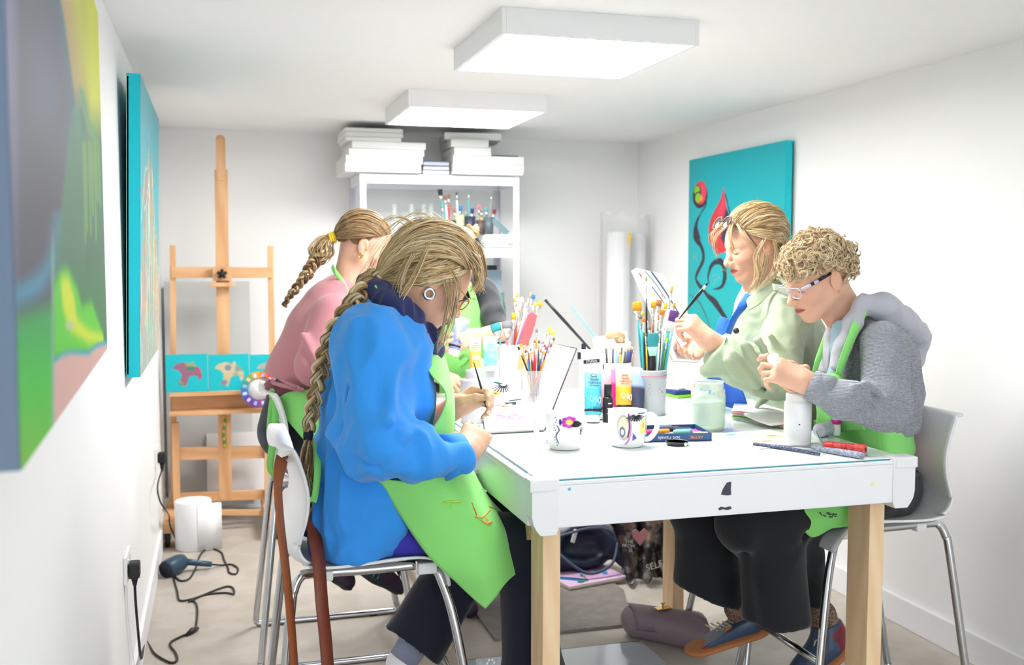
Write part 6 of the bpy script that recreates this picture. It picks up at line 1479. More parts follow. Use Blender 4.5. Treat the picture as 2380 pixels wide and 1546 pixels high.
text_mesh('THE', .022, frame((1, 0, -.1), (0, 0, 1), P(1462, 1263, 4.07)), 'label_text', wt, t); text_mesh('FROM', .022, frame((1, 0, -.15), (0, 0, 1), P(1460, 1273, 4.07)), 'label_text', wt, t); text_mesh('IS', .022, frame((1, 0, -.1), (0, 0, 1), P(1466, 1283, 4.07)), 'label_text', wt, t)
text_mesh('SELF', .042, frame((1, 0, .22), (0, 0, 1), P(1522, 1322, 4.06)), 'label_text', wt, t)
# trolley foot with caster beyond the near stool
t = empty('wooden_trolley', P(985, 1340, 4.3), 'wooden trolley with white casters standing under the far part of the table', 'trolley')
a = P(978, 1368, 4.55); x_ = Z(975, 1370, 0); x_ = V((x_.x, 4.25, 0))
b = MB(); b.bar(x_+V((.0, .03, .12)), x_+V((.42, .03, .12)), .05, .035); b.bar(x_+V((.02, .03, .13)), x_+V((.14, .03, -.0+.012)), .035, .03); b.bar(x_+V((.02, .0, .135)), x_+V((.02, .6, .135)), .05, .03); b.build('wooden_frame', pinex, t)
for dx in (0, .38):
    b = MB(); b.tube([x_+V((dx-.014, .02, .045)), x_+V((dx+.014, .02, .045))], .044, 24); b.box(x_+V((dx, .02, .09)), (.035, .03, .02)); b.build('caster', mat('grey_caster', C8(200, 202, 200), .5), t)
# ================================================================ people
def cloth(name, rough=.85, **k): return mat(name, rough=rough, sheen=.2, **k)
green = cloth('apron_green', col=C8(144, 230, 122), var=.07, vscale=7, bump=.4, bscale=11)
blond = [C8(222, 194, 146), C8(200, 166, 112), C8(238, 218, 180), C8(146, 116, 78), C8(210, 190, 156)]
dblond = [C8(156, 124, 84), C8(122, 92, 60), C8(190, 160, 118), C8(92, 68, 46), C8(170, 142, 102)]
hairm = attr_mat('hair_strands', .42, spec=.45, var=.05)
skinm = attr_mat('skin', .5, spec=.35, sss=.12, var=.03, vscale=40, bump=.05, bscale=500)
def part(name, D, h, m, par, folds=(), it=1, planes=(), col=None, **k):
    v, f = garment(D, h, folds, it, planes); b = MB(); skin_add(b, v, f, col(v) if callable(col) else col); return b.build(name, m, par, **k)
def ribbon(name, pts, w, m, par, side, th=.002, n=6):
    q = smoothpath(pts, n); vs = []
    for i, p in enumerate(q):
        tg = (q[min(i+1, len(q)-1)]-q[max(i-1, 0)]).normalized(); s = V(side[min(len(side)-1, int(i/len(q)*len(side)))]) if isinstance(side, list) else V(side); s = (s-tg*s.dot(tg)).normalized(); vs += [p-s*w/2, p, p+s*w/2]
    b = MB(); b.grid(vs, len(q), 3); return b.build(name, m, par, solid=th, offs=0)
def sheet(name, rows, m, par, nu=6, nv=6, th=.0025, amp=0, sc=8, seed=0):
    pts, n1, n2 = net_surface(rows, nu, nv)
    if amp:
        pts = [p+V((mnoise.noise(p*sc+V((seed, 0, 0))), mnoise.noise(p*sc+V((0, seed, 5))), mnoise.noise(p*sc+V((9, 0, seed)))))*amp for p in pts]
    b = MB(); b.grid(pts, n1, n2); return b.build(name, m, par, solid=th, offs=0)
def wisps(mb, lst, n, r, pal, jit=.004, seg=4, k=14):
    for pts in lst:
        for _ in range(n):
            o = V((rnd.gauss(0, 1), rnd.gauss(0, 1), rnd.gauss(0, 1)))*jit
            q = [V(p)+o*(.4+.6*i/(len(pts)-1))+V((rnd.gauss(0, 1), rnd.gauss(0, 1), rnd.gauss(0, 1)))*jit*.35 for i, p in enumerate(pts)]
            strand(mb, q, r*(.6+.7*rnd.random()), pal, k, 0, seg)
def hoop(name, c, R, r, m, par, ax=(0, 1, 0), gap=.0):
    a = V(ax).normalized(); u = a.orthogonal().normalized(); v_ = a.cross(u)
    MB().tube([V(c)+(u*math.cos(t)+v_*math.sin(t))*R for t in [2*PI*k/24 for k in range(24)]], r, 8, closed=True).build(name, m, par)

# ------------------------------------------------ 1. near left: blue shirt, long blond plait
Yc = 2.70
t = empty('person', (.40, 2.72, .66), 'seated woman in a bright blue shirt with a long blond plait, nearest the camera', 'person')
hc_ = P(1002, 652, 2.665); HM = head_matrix(hc_, .06, .66, -.04, 1.0)
body = MB(); neckb = P(925, 745, 2.70)
head_skin(body, HM, 1.0, neckb, .054, age=1)
# right hand (near) rests on the page, left hand holds the brush
W1 = P(1082, 1052, 2.50); F1 = P(1128, 972, 2.60)
H1 = hand_skin(body, W1, F1-W1, V((-.25, -1, .35)), 1, [(.5, .9, .5), (.6, 1.0, .6), (.65, 1.05, .6), (.6, 1.1, .6)], [(.02, .024, -.008), (.045, .045, -.022), (.072, .048, -.034), (.095, .036, -.042)], .98, forearm=P(1020, 1062, 2.475), fr=(.024, .030))
W2 = P(1052, 950, 2.76); F2 = P(1140, 905, 2.72)
H2 = hand_skin(body, W2, F2-W2, V((.1, .75, .75)), -1, [(.75, .8, .35), (.85, 1.0, .5), (1.0, 1.1, .6), (1.1, 1.1, .6)], [(.02, .026, -.008), (.05, .042, -.026), (.085, .040, -.036), (.112, .026, -.046)], .98, forearm=P(1000, 985, 2.80), fr=(.026, .036))
torso_skin(body, [(P(885, 900, Yc), P(905, 760, Yc), .10, .07, ((0, 1, 0), .7)), (P(850, 1220, Yc), P(870, 950, Yc), .10, .10, ((0, 1, 0), .7)), (V((.30, 2.66, .75)), V((.72, 2.62, .68)), .07, .055, None), (V((.30, 2.82, .75)), V((.72, 2.84, .68)), .07, .055, None)])
body.build('body', skinm, t)
blue = cloth('blue_linen', col=C8(50, 154, 246), var=.08, vscale=5, bump=.6, bscale=20)
D = SDF(); sq = ((0, 1, 0), .78)
pel = P(842, 1235, Yc); wa = P(848, 1080, Yc); ch = P(880, 920, Yc); uc = P(893, 810, Yc); nb = P(905, 735, Yc)
D.cap(pel, wa, .118, .125, .05, sq).cap(wa, ch, .125, .145, .06, sq).cap(ch, uc, .145, .115, .06, sq).cap(uc, nb, .105, .07, .05, sq)
for yy, a in ((2.535, 0), (2.865, 0)): D.cap(uc+V((0, (yy-Yc)*.6, .02)), V((P(862, 790, yy).x, yy, P(862, 790, yy).z)), .075, .078, .06)
sh = P(858, 815, 2.52); el = P(882, 1030, 2.435); wr = P(1060, 1062, 2.475)
D.cap(sh, el, .082, .076, .05).cap(el, P(975, 1055, 2.44), .074, .062, .03).cap(P(975, 1055, 2.44), wr, .062, .044, .02)
D.cap(P(800, 1000, 2.52), P(830, 1080, 2.47), .035, .03, .05)
sh2 = P(905, 815, 2.88); el2 = P(965, 1000, 2.93); wr2 = P(1018, 975, 2.80); D.cap(sh2, el2, .07, .065, .04).cap(el2, wr2, .062, .046, .03)
# shirt tail over the seat
D.cap(P(810, 1200, 2.66), P(795, 1285, 2.66), .095, .075, .05, sq).cap(P(850, 1160, 2.58), P(905, 1215, 2.56), .075, .035, .05).cap(P(850, 1220, 2.58), P(830, 1285, 2.56), .06, .032, .04)
for a, c, r in [((770, 1235, 2.575), (845, 1120, 2.575), .010), ((845, 1270, 2.535), (885, 1140, 2.545), .010), ((870, 1085, 2.40), (800, 1050, 2.46), .012), ((905, 985, 2.36), (850, 960, 2.44), .012), ((930, 1010, 2.37), (905, 1080, 2.37), .011), ((975, 1010, 2.385), (960, 1085, 2.38), .009), ((1010, 1030, 2.41), (1000, 1100, 2.41), .008), ((825, 760, 2.47), (840, 900, 2.44), .010), ((905, 880, 2.44), (900, 985, 2.38), .012), ((800, 880, 2.50), (790, 1010, 2.50), .012), ((870, 900, 2.425), (845, 1000, 2.42), .010)]:
    D.cap(P(*a), P(*c), r, r*.6, .022)
for a, c, r in [((880, 1078, 2.37), (790, 1062, 2.42), .006), ((885, 1000, 2.35), (935, 985, 2.37), .007), ((930, 1040, 2.36), (985, 1000, 2.385), .005), ((820, 900, 2.45), (800, 1000, 2.46), .006)]:
    D.cap(P(*a), P(*c), r, r*.6, .02, None, 's')
D.plane(P(1085, 1065, 2.48), (W1-P(1000, 1070, 2.45)).normalized())
D.plane((0, 0, .672), (0, 0, -1)); part('shirt', D, .0052, blue, t, folds=((.018, 6, dict(seed=1, aniso=(1.3, 1, .45))), (.020, 13, dict(seed=4, aniso=(1, 1, .5)))), it=1)
# cuff and collar
cd = (W1-P(1005, 1075, 2.455)).normalized(); cu = P(1050, 1058, 2.487)
MB().tube([cu-cd*.028, cu, cu+cd*.03, cu+cd*.032], [.053, .050, .046, .040], 24, flat=1.12).build('cuff', cloth('blue_linen'), t)
MB().tube([P(961, 1088, 2.392), P(961, 1088, 2.386)], .006, 12).build('cuff_button', mat('pearl_button', C8(222, 224, 232), .3), t)
sheet('collar', [[P(868, 672, 2.66), P(850, 705, 2.57), P(842, 735, 2.53)], [P(905, 712, 2.58), P(895, 735, 2.53), P(885, 760, 2.50)], [P(945, 765, 2.56), P(930, 775, 2.52), P(915, 795, 2.50)], [P(966, 800, 2.58), P(958, 815, 2.545), P(950, 825, 2.53)]], cloth('blue_linen'), t, amp=.004, sc=20)
navyk = cloth('navy_scarf', col=C8(36, 44, 96), var=.25, vscale=30, bump=.3, bscale=60)
D = SDF(); pts = [(862, 662, 2.72), (880, 690, 2.62), (915, 712, 2.57), (950, 745, 2.59), (985, 782, 2.64), (1008, 815, 2.69)]
D.chain([P(*p) for p in pts], [.030, .036, .036, .034, .030, .026], .02); D.chain([P(985, 770, 2.76), P(930, 715, 2.82), P(870, 670, 2.78), P(860, 660, 2.70)], [.03, .034, .034, .03], .02); D.cap(P(975, 800, 2.64), P(1012, 822, 2.67), .022, .016, .02)
part('scarf', D, .005, navyk, t, folds=((.014, 22, dict(seed=3, aniso=(1, 1, .5))),))
purp = cloth('purple_tunic', col=C8(62, 54, 176), var=.06); D = SDF(); D.cap(P(820, 1240, 2.66), P(990, 1240, 2.62), .085, .082, .03).cap(V((.26, 2.82, .75)), V((.60, 2.84, .73)), .085, .075, .03)
D.plane((0, 0, .668), (0, 0, -1)); part('tunic', D, .008, purp, t, folds=((.006, 12, dict(seed=8)),))
nvt = cloth('navy_trousers', col=C8(16, 24, 42), var=.10, vscale=6, bump=.4, bscale=12)
D = SDF(); K1 = V((.78, 2.60, .665)); K2 = V((.76, 2.84, .665)); D.cap((.45, 2.64, .725), K1, .078, .072, .03).cap(K1, (.80, 2.58, .30), .075, .085, .03).cap((.80, 2.58, .30), (.80, 2.58, .12), .085, .10, .03)
A2 = P(978, 1470, 2.80); D.cap((.45, 2.82, .725), K2, .075, .07, .03).cap(K2, A2+(A2-K2).normalized()*.12, .078, .094, .04)
D.plane(A2+V((-.035, 0, -.028)), (A2-K2).normalized()); D.plane((0, 0, .10), (0, 0, -1)); D.plane((0, 0, .772), (0, 0, 1))
part('trousers', D, .009, nvt, t, folds=((.014, 7, dict(seed=5, aniso=(1, 1, .4))),))
dd = (A2-K2).normalized(); AN = A2+dd*.12
b = MB(); b.tube([A2-dd*.02, A2+dd*.045, AN-dd*.03], [.048, .044, .042], 20); b.build('sock', cloth('grey_knit', col=C8(150, 158, 184), bump=.5, bscale=240, btype='X'), t)
D = SDF(); he = AN-dd*.02; D.cap(he, he+V((.02, 0, -.05)), .042, .036, .02).cap(he+V((.02, 0, -.05)), he+V((.15, .01, -.11)), .038, .034, .03); part('shoe', D, .005, mat('white_shoe', C8(244, 244, 246), .4), t)
D = SDF(); D.cap((.80, 2.58, .14), (.80, 2.58, .05), .035, .036, .02).cap((.78, 2.58, .045), (.95, 2.575, .035), .040, .034, .02); D.plane((0, 0, .003), (0, 0, -1)); part('shoe', D, .006, mat('white_shoe'), t)
fl = P(1140, 1541, 2.478)
b = MB()
for k in range(6): a = k*PI/3; b.sphere(fl+V((.009*math.cos(a), -.002, .009*math.sin(a))), (.0035, .001, .0035), 8)
b.build('embroidered_flower', mat('white_thread', C8(220, 224, 236), .7), t)
# apron: bib, skirt, straps, ties
sheet('apron_bib', [[P(983, 828, 2.60), P(1012, 825, 2.64), P(1036, 832, 2.72)], [P(1000, 870, 2.555), P(1030, 875, 2.60), P(1048, 885, 2.70)], [P(1035, 915, 2.53), P(1048, 925, 2.60), P(1056, 935, 2.70)], [P(1022, 975, 2.52), P(1046, 985, 2.58), P(1058, 1000, 2.68)], [P(985, 1030, 2.50), P(1030, 1045, 2.54), P(1055, 1060, 2.66)], [P(900, 1110, 2.51), P(980, 1115, 2.50), P(1050, 1110, 2.62)]], green, t, amp=.006, sc=9)
SK = sheet('apron_skirt', [[P(876, 1112, 2.50), P(960, 1120, 2.47), P(1040, 1100, 2.50), P(1092, 1092, 2.68), P(1095, 1090, 2.86)], [P(935, 1200, 2.51), P(1010, 1185, 2.475), P(1085, 1165, 2.50), P(1135, 1160, 2.68), P(1130, 1155, 2.9)], [P(1003, 1300, 2.49), P(1080, 1262, 2.47), P(1150, 1235, 2.50), P(1195, 1225, 2.66), P(1180, 1215, 2.9)], [P(1068, 1358, 2.48), P(1115, 1330, 2.452), P(1170, 1300, 2.49), P(1212, 1280, 2.62), P(1205, 1270, 2.85)], [P(1130, 1412, 2.475), P(1152, 1388, 2.47), P(1180, 1352, 2.49), P(1212, 1325, 2.58), P(1212, 1310, 2.8)]], green, t, 8, 6, amp=.008, sc=6, seed=3)
orp = mat('orange_paint', C8(244, 166, 70), .5); yep = mat('yellow_smear', C8(214, 222, 50), .5)
from mathutils.bvhtree import BVHTree
wl = world_loc(SK); bv = BVHTree.FromPolygons([V(v.co)+wl for v in SK.data.vertices], [tuple(p.vertices) for p in SK.data.polygons])
def onskirt(px, py):
    r = _ray(px, py).normalized(); h = bv.ray_cast(V((0, 0, CAMH)), r); return (h[0] or P(px, py, 2.5))-r*.003
def smear(pts, r, m):
    b = MB(); b.tube([onskirt(q.x, q.y) for q in smoothpath([(p[0], p[1], 0) for p in pts], 4)], r, 6, flat=.5); b.build('paint_smear', m, t)
yb = 2.452
smear([(1030, 1168, yb), (1048, 1165, yb), (1070, 1167, yb)], .004, yep); smear([(1046, 1176, yb), (1056, 1174, yb)], .003, yep); smear([(1096, 1168, 2.455), (1103, 1185, 2.455), (1108, 1198, 2.455)], .002, mat('red_smear', C8(206, 84, 70), .5)); smear([(1104, 1200, 2.452), (1118, 1203, 2.452), (1128, 1196, 2.452), (1138, 1185, 2.46)], .003, orp); smear([(1118, 1208, 2.452), (1130, 1216, 2.452), (1142, 1212, 2.452)], .0045, orp); smear([(1136, 1178, 2.47), (1152, 1182, 2.47)], .0045, orp); smear([(1128, 1202, 2.452), (1138, 1222, 2.452)], .003, orp)
ribbon('neck_strap', [P(868, 668, 2.60), P(880, 690, 2.575), P(905, 712, 2.53)], .02, green, t, (.3, 0, 1))
ribbon('apron_tie', [P(735, 1025, 2.66), P(728, 1080, 2.63), P(722, 1130, 2.6), P(718, 1168, 2.6)], .022, green, t, (.9, .3, 0)); ribbon('apron_tie', [P(735, 1025, 2.66), P(738, 1090, 2.60), P(730, 1160, 2.58), P(716, 1162, 2.57)], .018, green, t, (.9, .3, 0))
# glasses, earring, ring
amb = mat('amber_frame', C8(206, 130, 40), .25, trans=.2); L = lambda *p: HM @ V(p)
b = MB(); b.tube([L(.0, -.079, .022), L(.05, -.077, .016), L(.094, -.066, .010)], .0016, 8)
for s in (-1, 1): b.tube([L(.104+.008*0-.010*abs(math.cos(a)*.5+.5*1)*0, s*.032+.024*math.cos(a), .000+.018*math.sin(a)) for a in [2*PI*k/24 for k in range(24)]], .0017, 6, closed=True)
b.tube([L(.104, -.009, .004), L(.107, 0, .007), L(.104, .009, .004)], .0016, 6); b.tube([L(.0, .079, .022), L(.05, .077, .016), L(.094, .066, .010)], .0016, 8)
b.tube([L(.094, -.066, .010), L(.104, -.056, .004)], .002, 6); b.build('glasses_frame', amb, t)
b = MB()
for s in (-1, 1): b.tube([L(.1035, s*.032, 0), L(.1040, s*.032, 0)], .001, 4); b.add([L(.1038, s*.032+.0235*math.cos(a), .0175*math.sin(a)) for a in [2*PI*k/24 for k in range(24)]], [tuple(range(24))], 0, False)
b.build('lens', mat('lens_glass', (.95, .97, .97), .02, alpha=.10, var=0), t)
b = MB(); b.tube(smoothpath([L(.098, -.060, .006), P(1066, 702, 2.60), P(1050, 740, 2.62), P(1040, 752, 2.62), P(1015, 768, 2.60), P(985, 774, 2.57)], 6), .0013, 6); b.build('glasses_cord', blk, t)
hoop('earring', L(-.002, -.083, -.046), .0125, .0048, mat('silver_hoop', C8(206, 206, 206), .15, 1.0), t, (HM.to_3x3() @ V((0, 1, 0))))
MB().sphere(H1[1][0].lerp(H1[1][1], .55)+V((-.003, -.007, .008)), (.009, .007, .007), 14).build('ring_stone', mat('ring_stone', C8(236, 234, 238), .15), t)
# hair
b = MB(); skull_cap(b, HM, 1.0, C8(186, 156, 108), (.0975, .0795, .088), planes=[((.060, 0, -.02), (.9, 0, -.45)), ((0, 0, -.020), (-.15, 0, -1))])
goal = HM.inverted() @ P(868, 655, 2.665)
st = [(.080, .060, .050), (.096, .025, .066), (.097, -.010, .062), (.090, -.040, .055), (.070, -.066, .045), (.045, -.074, .030), (.015, -.076, .026)]
vi = [(.0, .05, .125), (-.02, .015, .13), (-.03, -.03, .13), (-.03, -.06, .11), (-.03, -.08, .08), (-.04, -.09, .05), (-.05, -.085, .02)]
dome_hair(b, HM, st, goal, 1700, .0017, blond, lift=.10, bulge=.028, jit=.0022, spread=.014, vias=vi)
dome_hair(b, HM, [(.04, -.075, .02), (-.02, -.08, .025), (-.05, -.075, -.02)], goal, 420, .0017, blond, lift=.06, bulge=.022, jit=.002, spread=.014)
dome_hair(b, HM, [(.086, .045, .045), (.05, .08, .04), (.0, .085, .03)], goal, 420, .0018, blond, lift=.06, bulge=.02, vias=[(-.02, .05, .12), (-.03, .08, .08), (-.06, .08, .04)])
pq = lambda *l: [P(*p) for p in l]
wisps(b, [pq((1075, 545, 2.66), (1112, 575, 2.64), (1124, 630, 2.62), (1108, 680, 2.61)), pq((1060, 560, 2.63), (1108, 600, 2.60), (1118, 640, 2.60), (1098, 676, 2.60)), pq((1050, 575, 2.62), (1100, 610, 2.59), (1112, 655, 2.59), (1122, 672, 2.60))], 26, .0012, blond, .006)
wisps(b, [pq((1030, 610, 2.58), (1062, 655, 2.575), (1056, 710, 2.58), (1040, 770, 2.60), (1010, 812, 2.62)), pq((1020, 620, 2.58), (1040, 680, 2.57), (1036, 740, 2.58), (1022, 800, 2.60)), pq((1040, 620, 2.58), (1048, 680, 2.575), (1030, 760, 2.59), (1018, 800, 2.6))], 12, .0010, blond, .006)
wisps(b, [pq((960, 590, 2.57), (935, 640, 2.555), (925, 690, 2.555), (938, 740, 2.56)), pq((1000, 560, 2.57), (965, 640, 2.55), (930, 690, 2.55), (922, 715, 2.55))], 14, .0010, blond, .007)
wisps(b, [pq((1000, 560, 2.66), (930, 505, 2.66), (880, 520, 2.66)), pq((1060, 540, 2.66), (985, 498, 2.66), (920, 530, 2.66), (870, 590, 2.67)), pq((870, 600, 2.66), (840, 660, 2.64), (825, 690, 2.62))], 12, .0007, blond, .010)
dome_hair(b, HM, [(.070, -.066, .045), (.045, -.074, .026), (.02, -.078, .02), (-.01, -.08, .018)], goal, 420, .0016, blond, lift=.05, bulge=.016, jit=.002, spread=.012, back_max=.3)
b.build('hair', hairm, t)
b = MB(); braid(b, [P(872, 648, 2.665), P(845, 680, 2.62), P(812, 722, 2.58), P(775, 775, 2.58), P(750, 840, 2.60), P(734, 905, 2.62), P(722, 965, 2.63), P(716, 1003, 2.63)], .040, blond+dblond[:3], 4.3, .55, strands=22); b.build('plait', hairm, t)
b = MB(); q = [P(717, 1000, 2.63), P(716, 1022, 2.63)]; b.tube([q[0], q[0].lerp(q[1], .5), q[1]], [.012, .013, .012], 16); b.build('hair_band', mat('black_elastic', C8(24, 26, 40), .7), t)
b = MB(); wisps(b, [pq((716, 1020, 2.63), (708, 1060, 2.62), (706, 1110, 2.61), (714, 1160, 2.60), (712, 1185, 2.6)), pq((717, 1020, 2.63), (722, 1060, 2.62), (716, 1110, 2.61), (718, 1150, 2.60))], 34, .0022, dblond, .009); b.build('plait_end', hairm, t)
# the brush she holds (a thing of its own)
brush(P(1101, 842, 2.70), P(1139, 972, 2.68), 'black', 'white', .004, .012, .02, False, 'slim black paintbrush held by the woman in the blue shirt', hr=.0036)
# ------------------------------------------------ 2. pink sweater, honey blond ponytail plait
t = empty('person', (.42, 3.80, .66), 'seated woman in a dusty pink sweater with a plaited ponytail and yellow hair tie', 'person')
HM = head_matrix(P(846, 573, 3.80), -.05, .42, 0, .97); L = lambda *p: HM @ V(p)
body = MB(); head_skin(body, HM, .97, P(805, 672, 3.80), .050, brow=C8(120, 86, 56), age=0, h=.0026)
Wp = P(905, 905, 3.60); hand_skin(body, Wp, V((1, .1, -.1)), V((0, -.3, 1)), 1, [(.4, .5, .3)]*4, [(.02, .024, -.008), (.045, .045, -.018), (.072, .055, -.024), (.095, .055, -.03)], .92, forearm=P(850, 900, 3.58), h=.0025)
torso_skin(body, [(P(765, 760, 3.8), P(800, 680, 3.8), .08, .055, ((0, 1, 0), .7)), (P(680, 990, 3.8), P(740, 800, 3.8), .09, .09, ((0, 1, 0), .7)), ((.30, 3.72, .74), (.74, 3.70, .68), .06, .05, None), ((.30, 3.88, .74), (.74, 3.90, .68), .06, .05, None), ((.74, 3.70, .68), P(850, 1320, 3.74), .05, .035, None), ((.74, 3.90, .68), P(800, 1330, 3.84), .05, .035, None)]); body.build('body', skinm, t)
pink = cloth('pink_sweatshirt', col=C8(196, 132, 140), var=.05, vscale=5, bump=.35, bscale=10)
sq = ((0, 1, 0), .76); D = SDF()
D.cap(P(688, 880, 3.8), P(712, 850, 3.8), .112, .118, .05, sq).cap(P(712, 850, 3.8), P(748, 770, 3.8), .118, .122, .05, sq).cap(P(748, 770, 3.8), P(772, 712, 3.8), .118, .095, .05, sq).cap(P(772, 712, 3.8), P(794, 678, 3.8), .085, .062, .04, sq)
D.cap(P(775, 730, 3.63), P(735, 850, 3.56), .075, .068, .05).cap(P(735, 850, 3.56), P(850, 890, 3.56), .066, .048, .03).cap(P(790, 735, 3.97), P(830, 860, 4.02), .07, .06, .04).cap(P(830, 860, 4.02), P(900, 880, 3.9), .06, .045, .03)
for a, c, r in [((705, 780, 3.55), (742, 850, 3.47), .012), ((650, 880, 3.60), (705, 905, 3.52), .010)]: D.cap(P(*a), P(*c), r, r*.6, .02)
for a, c, r in [((690, 790, 3.55), (728, 856, 3.48), .007), ((640, 868, 3.62), (700, 895, 3.52), .005)]: D.cap(P(*a), P(*c), r, r*.6, .018, None, 's')
dn = (P(668, 930, 3.8)-P(700, 850, 3.8)).normalized()
part('sweatshirt', D, .008, pink, t, folds=((.008, 6, dict(seed=11, aniso=(1, 1, .6), ridge=False)),), planes=[(P(688, 893, 3.8), dn)])
b = MB(); q = []
MB().tube(smoothpath([P(613, 880, 3.80), P(640, 892, 3.68), P(672, 900, 3.60), P(705, 908, 3.60)], 6), .008, 8).build('rolled_hem', pink, t)
b = MB(); D = SDF(); D.ell(P(626, 895, 3.72), (.014, .014, .012), .01); D.ell(P(634, 905, 3.70), (.018, .014, .016), .01); D.cap(P(640, 905, 3.72), P(690, 918, 3.66), .03, .035, .02); part('tied_cloth', D, .005, cloth('plum_cloth', col=C8(140, 84, 92)), t, folds=((.01, 30, dict(seed=2)),))
dk = cloth('dark_denim', col=C8(32, 38, 54), var=.12); D = SDF(); D.cap(P(672, 1000, 3.8), P(690, 920, 3.8), .112, .10, .03, sq).cap((.32, 3.70, .735), (.74, 3.70, .68), .085, .07, .03).cap((.32, 3.90, .735), (.74, 3.90, .68), .085, .07, .03).cap((.74, 3.70, .68), P(868, 1290, 3.72), .07, .055, .03).cap((.74, 3.90, .68), P(800, 1300, 3.86), .07, .055, .03)
D.plane((0, 0, .664+0), (0, 0, -1)) if False else None; part('trousers', D, .010, dk, t, folds=((.012, 8, dict(seed=6)),))
gdk = green
sheet('apron', [[P(640, 930, 3.66), P(668, 915, 3.62), P(715, 905, 3.60), P(780, 905, 3.62)], [P(662, 965, 3.625), P(685, 945, 3.60), P(718, 945, 3.57), P(780, 950, 3.58)], [P(690, 1005, 3.60), P(705, 1010, 3.58), P(730, 1020, 3.56), P(790, 1030, 3.56)], [P(700, 1020, 3.60), P(720, 1030, 3.58), P(750, 1040, 3.56), P(800, 1045, 3.56)]], gdk, t, amp=.006, sc=12)
for i, q in enumerate([[(640, 905, 3.70), (632, 950, 3.66), (628, 1010, 3.66), (640, 1060, 3.68), (652, 1105, 3.68)], [(636, 905, 3.70), (640, 960, 3.65), (634, 1030, 3.65), (628, 1085, 3.66), (645, 1108, 3.68)]]): ribbon('apron_tie', [P(*p) for p in q], .026, gdk, t, (.9, .3, 0))
MB().sphere(P(636, 908, 3.69), (.016, .014, .016), 12).build('tie_knot', gdk, t)
ribbon('neck_strap', [P(772, 618, 3.80), P(778, 630, 3.745), P(795, 655, 3.735), P(812, 690, 3.70)], .016, green, t, (.4, 0, 1))
b = MB(); skull_cap(b, HM, .97, C8(132, 100, 64), (.0945, .0765, .0845), planes=[((.060, 0, -.02), (.9, 0, -.4)), ((0, 0, -.045), (-.7, 0, -1))])
tie = P(772, 553, 3.80); goal = HM.inverted() @ tie
st = [(.080, .060, .050), (.094, .025, .066), (.095, -.010, .062), (.088, -.040, .05), (.068, -.066, .035), (.04, -.074, .015), (.02, -.078, .018)]
dome_hair(b, HM, st, goal, 1500, .0016, dblond, lift=.03, bulge=.010, jit=.0012, spread=.008, vias=[(.0, .05, .125), (-.02, .015, .13), (-.03, -.03, .13), (-.03, -.06, .11), (-.03, -.08, .08), (-.04, -.09, .05), (-.03, -.09, .03)])
dome_hair(b, HM, [(.045, -.074, .022), (.02, -.079, .014), (-.012, -.080, .020), (-.035, -.078, .0), (-.05, -.072, -.02)], goal, 500, .0015, dblond, lift=.02, bulge=.006, jit=.001, spread=.006, back_max=.3)
dome_hair(b, HM, [(-.045, -.068, -.02), (-.06, -.055, -.045), (-.085, -.02, -.06), (-.09, .02, -.055)], goal, 240, .0022, [C8(90, 66, 46), C8(120, 90, 60)], lift=.02, bulge=.006, jit=.001, spread=.006)
b.build('hair', hairm, t)
b = MB(); wisps(b, [[tie, P(750, 562, 3.80), P(730, 585, 3.79), P(742, 600, 3.79)], [tie, P(762, 572, 3.79), P(766, 590, 3.78), P(752, 600, 3.78)]], 60, .003, dblond+blond, .010)
braid(b, [P(748, 590, 3.79), P(730, 610, 3.78), P(712, 638, 3.76), P(692, 665, 3.75), P(672, 690, 3.76), P(660, 712, 3.78)], .034, dblond+blond[:3], 3.2, .35, strands=18); b.build('plait', hairm, t)
b = MB(); d = (P(760, 556, 3.8)-P(785, 549, 3.8)).normalized(); 
for k in (-.008, 0, .008): b.tube([tie+d*k+(d.orthogonal().normalized()*math.cos(a)+d.cross(d.orthogonal().normalized())*math.sin(a))*.017 for a in [2*PI*i/16 for i in range(16)]], .005, 8, closed=True)
b.build('hair_tie', mat('yellow_elastic', C8(232, 196, 30), .5), t)
gdm = mat('gold_metal'); hoop('earring', L(-.004, -.080, -.040), .0085, .0022, gdm, t, (.3, 1, 0)); hoop('earring', L(.006, -.084, -.008), .005, .0018, gdm, t, (.6, 1, 0))
shoem = mat('plum_trainer', C8(52, 32, 56), .6, var=.2); solem = mat('dark_sole', C8(36, 38, 42), .6); teal = mat('teal_stripe', C8(60, 150, 170), .5)
def trainer(hp, tp, side, nm='shoe'):
    hp = V(hp); tp = V(tp); d = (tp-hp).normalized(); s = V((0, 1, 0)); s = (s-d*s.dot(d)).normalized(); u = d.cross(s)*-1
    if u.z < 0: u = -u
    LL = (tp-hp).length; D = SDF(); D.cap(hp+u*.03, hp+u*.06, .036, .035, .02).cap(hp+u*.028, tp+u*.018, .037, .032, .02).cap(hp+u*.06+d*.02, hp+d*LL*.6+u*.03, .034, .03, .03)
    o = part(nm, D, .005, shoem, t); D = SDF(); D.cap(hp+u*.004, hp+d*LL*.5+u*.002, .034, .033, .02, (tuple(u), 2.2)).cap(hp+d*LL*.5+u*.002, tp+u*.006, .036, .033, .02, (tuple(u), 2.2)); part('sole', D, .004, solem, o)
    for k in range(3):
        b = MB(); c = hp+d*(LL*(.30+.10*k)); b.tube([c+u*.012-s*.037*side, c+u*.035-s*.036*side+d*-.008, c+u*.058-s*.026*side+d*-.014], .005, 6, flat=.4); b.build('stripe', teal, o)
trainer(P(820, 1318, 3.70), P(918, 1372, 3.70), 1); trainer(P(765, 1332, 3.84), P(800, 1362, 3.78), 1)

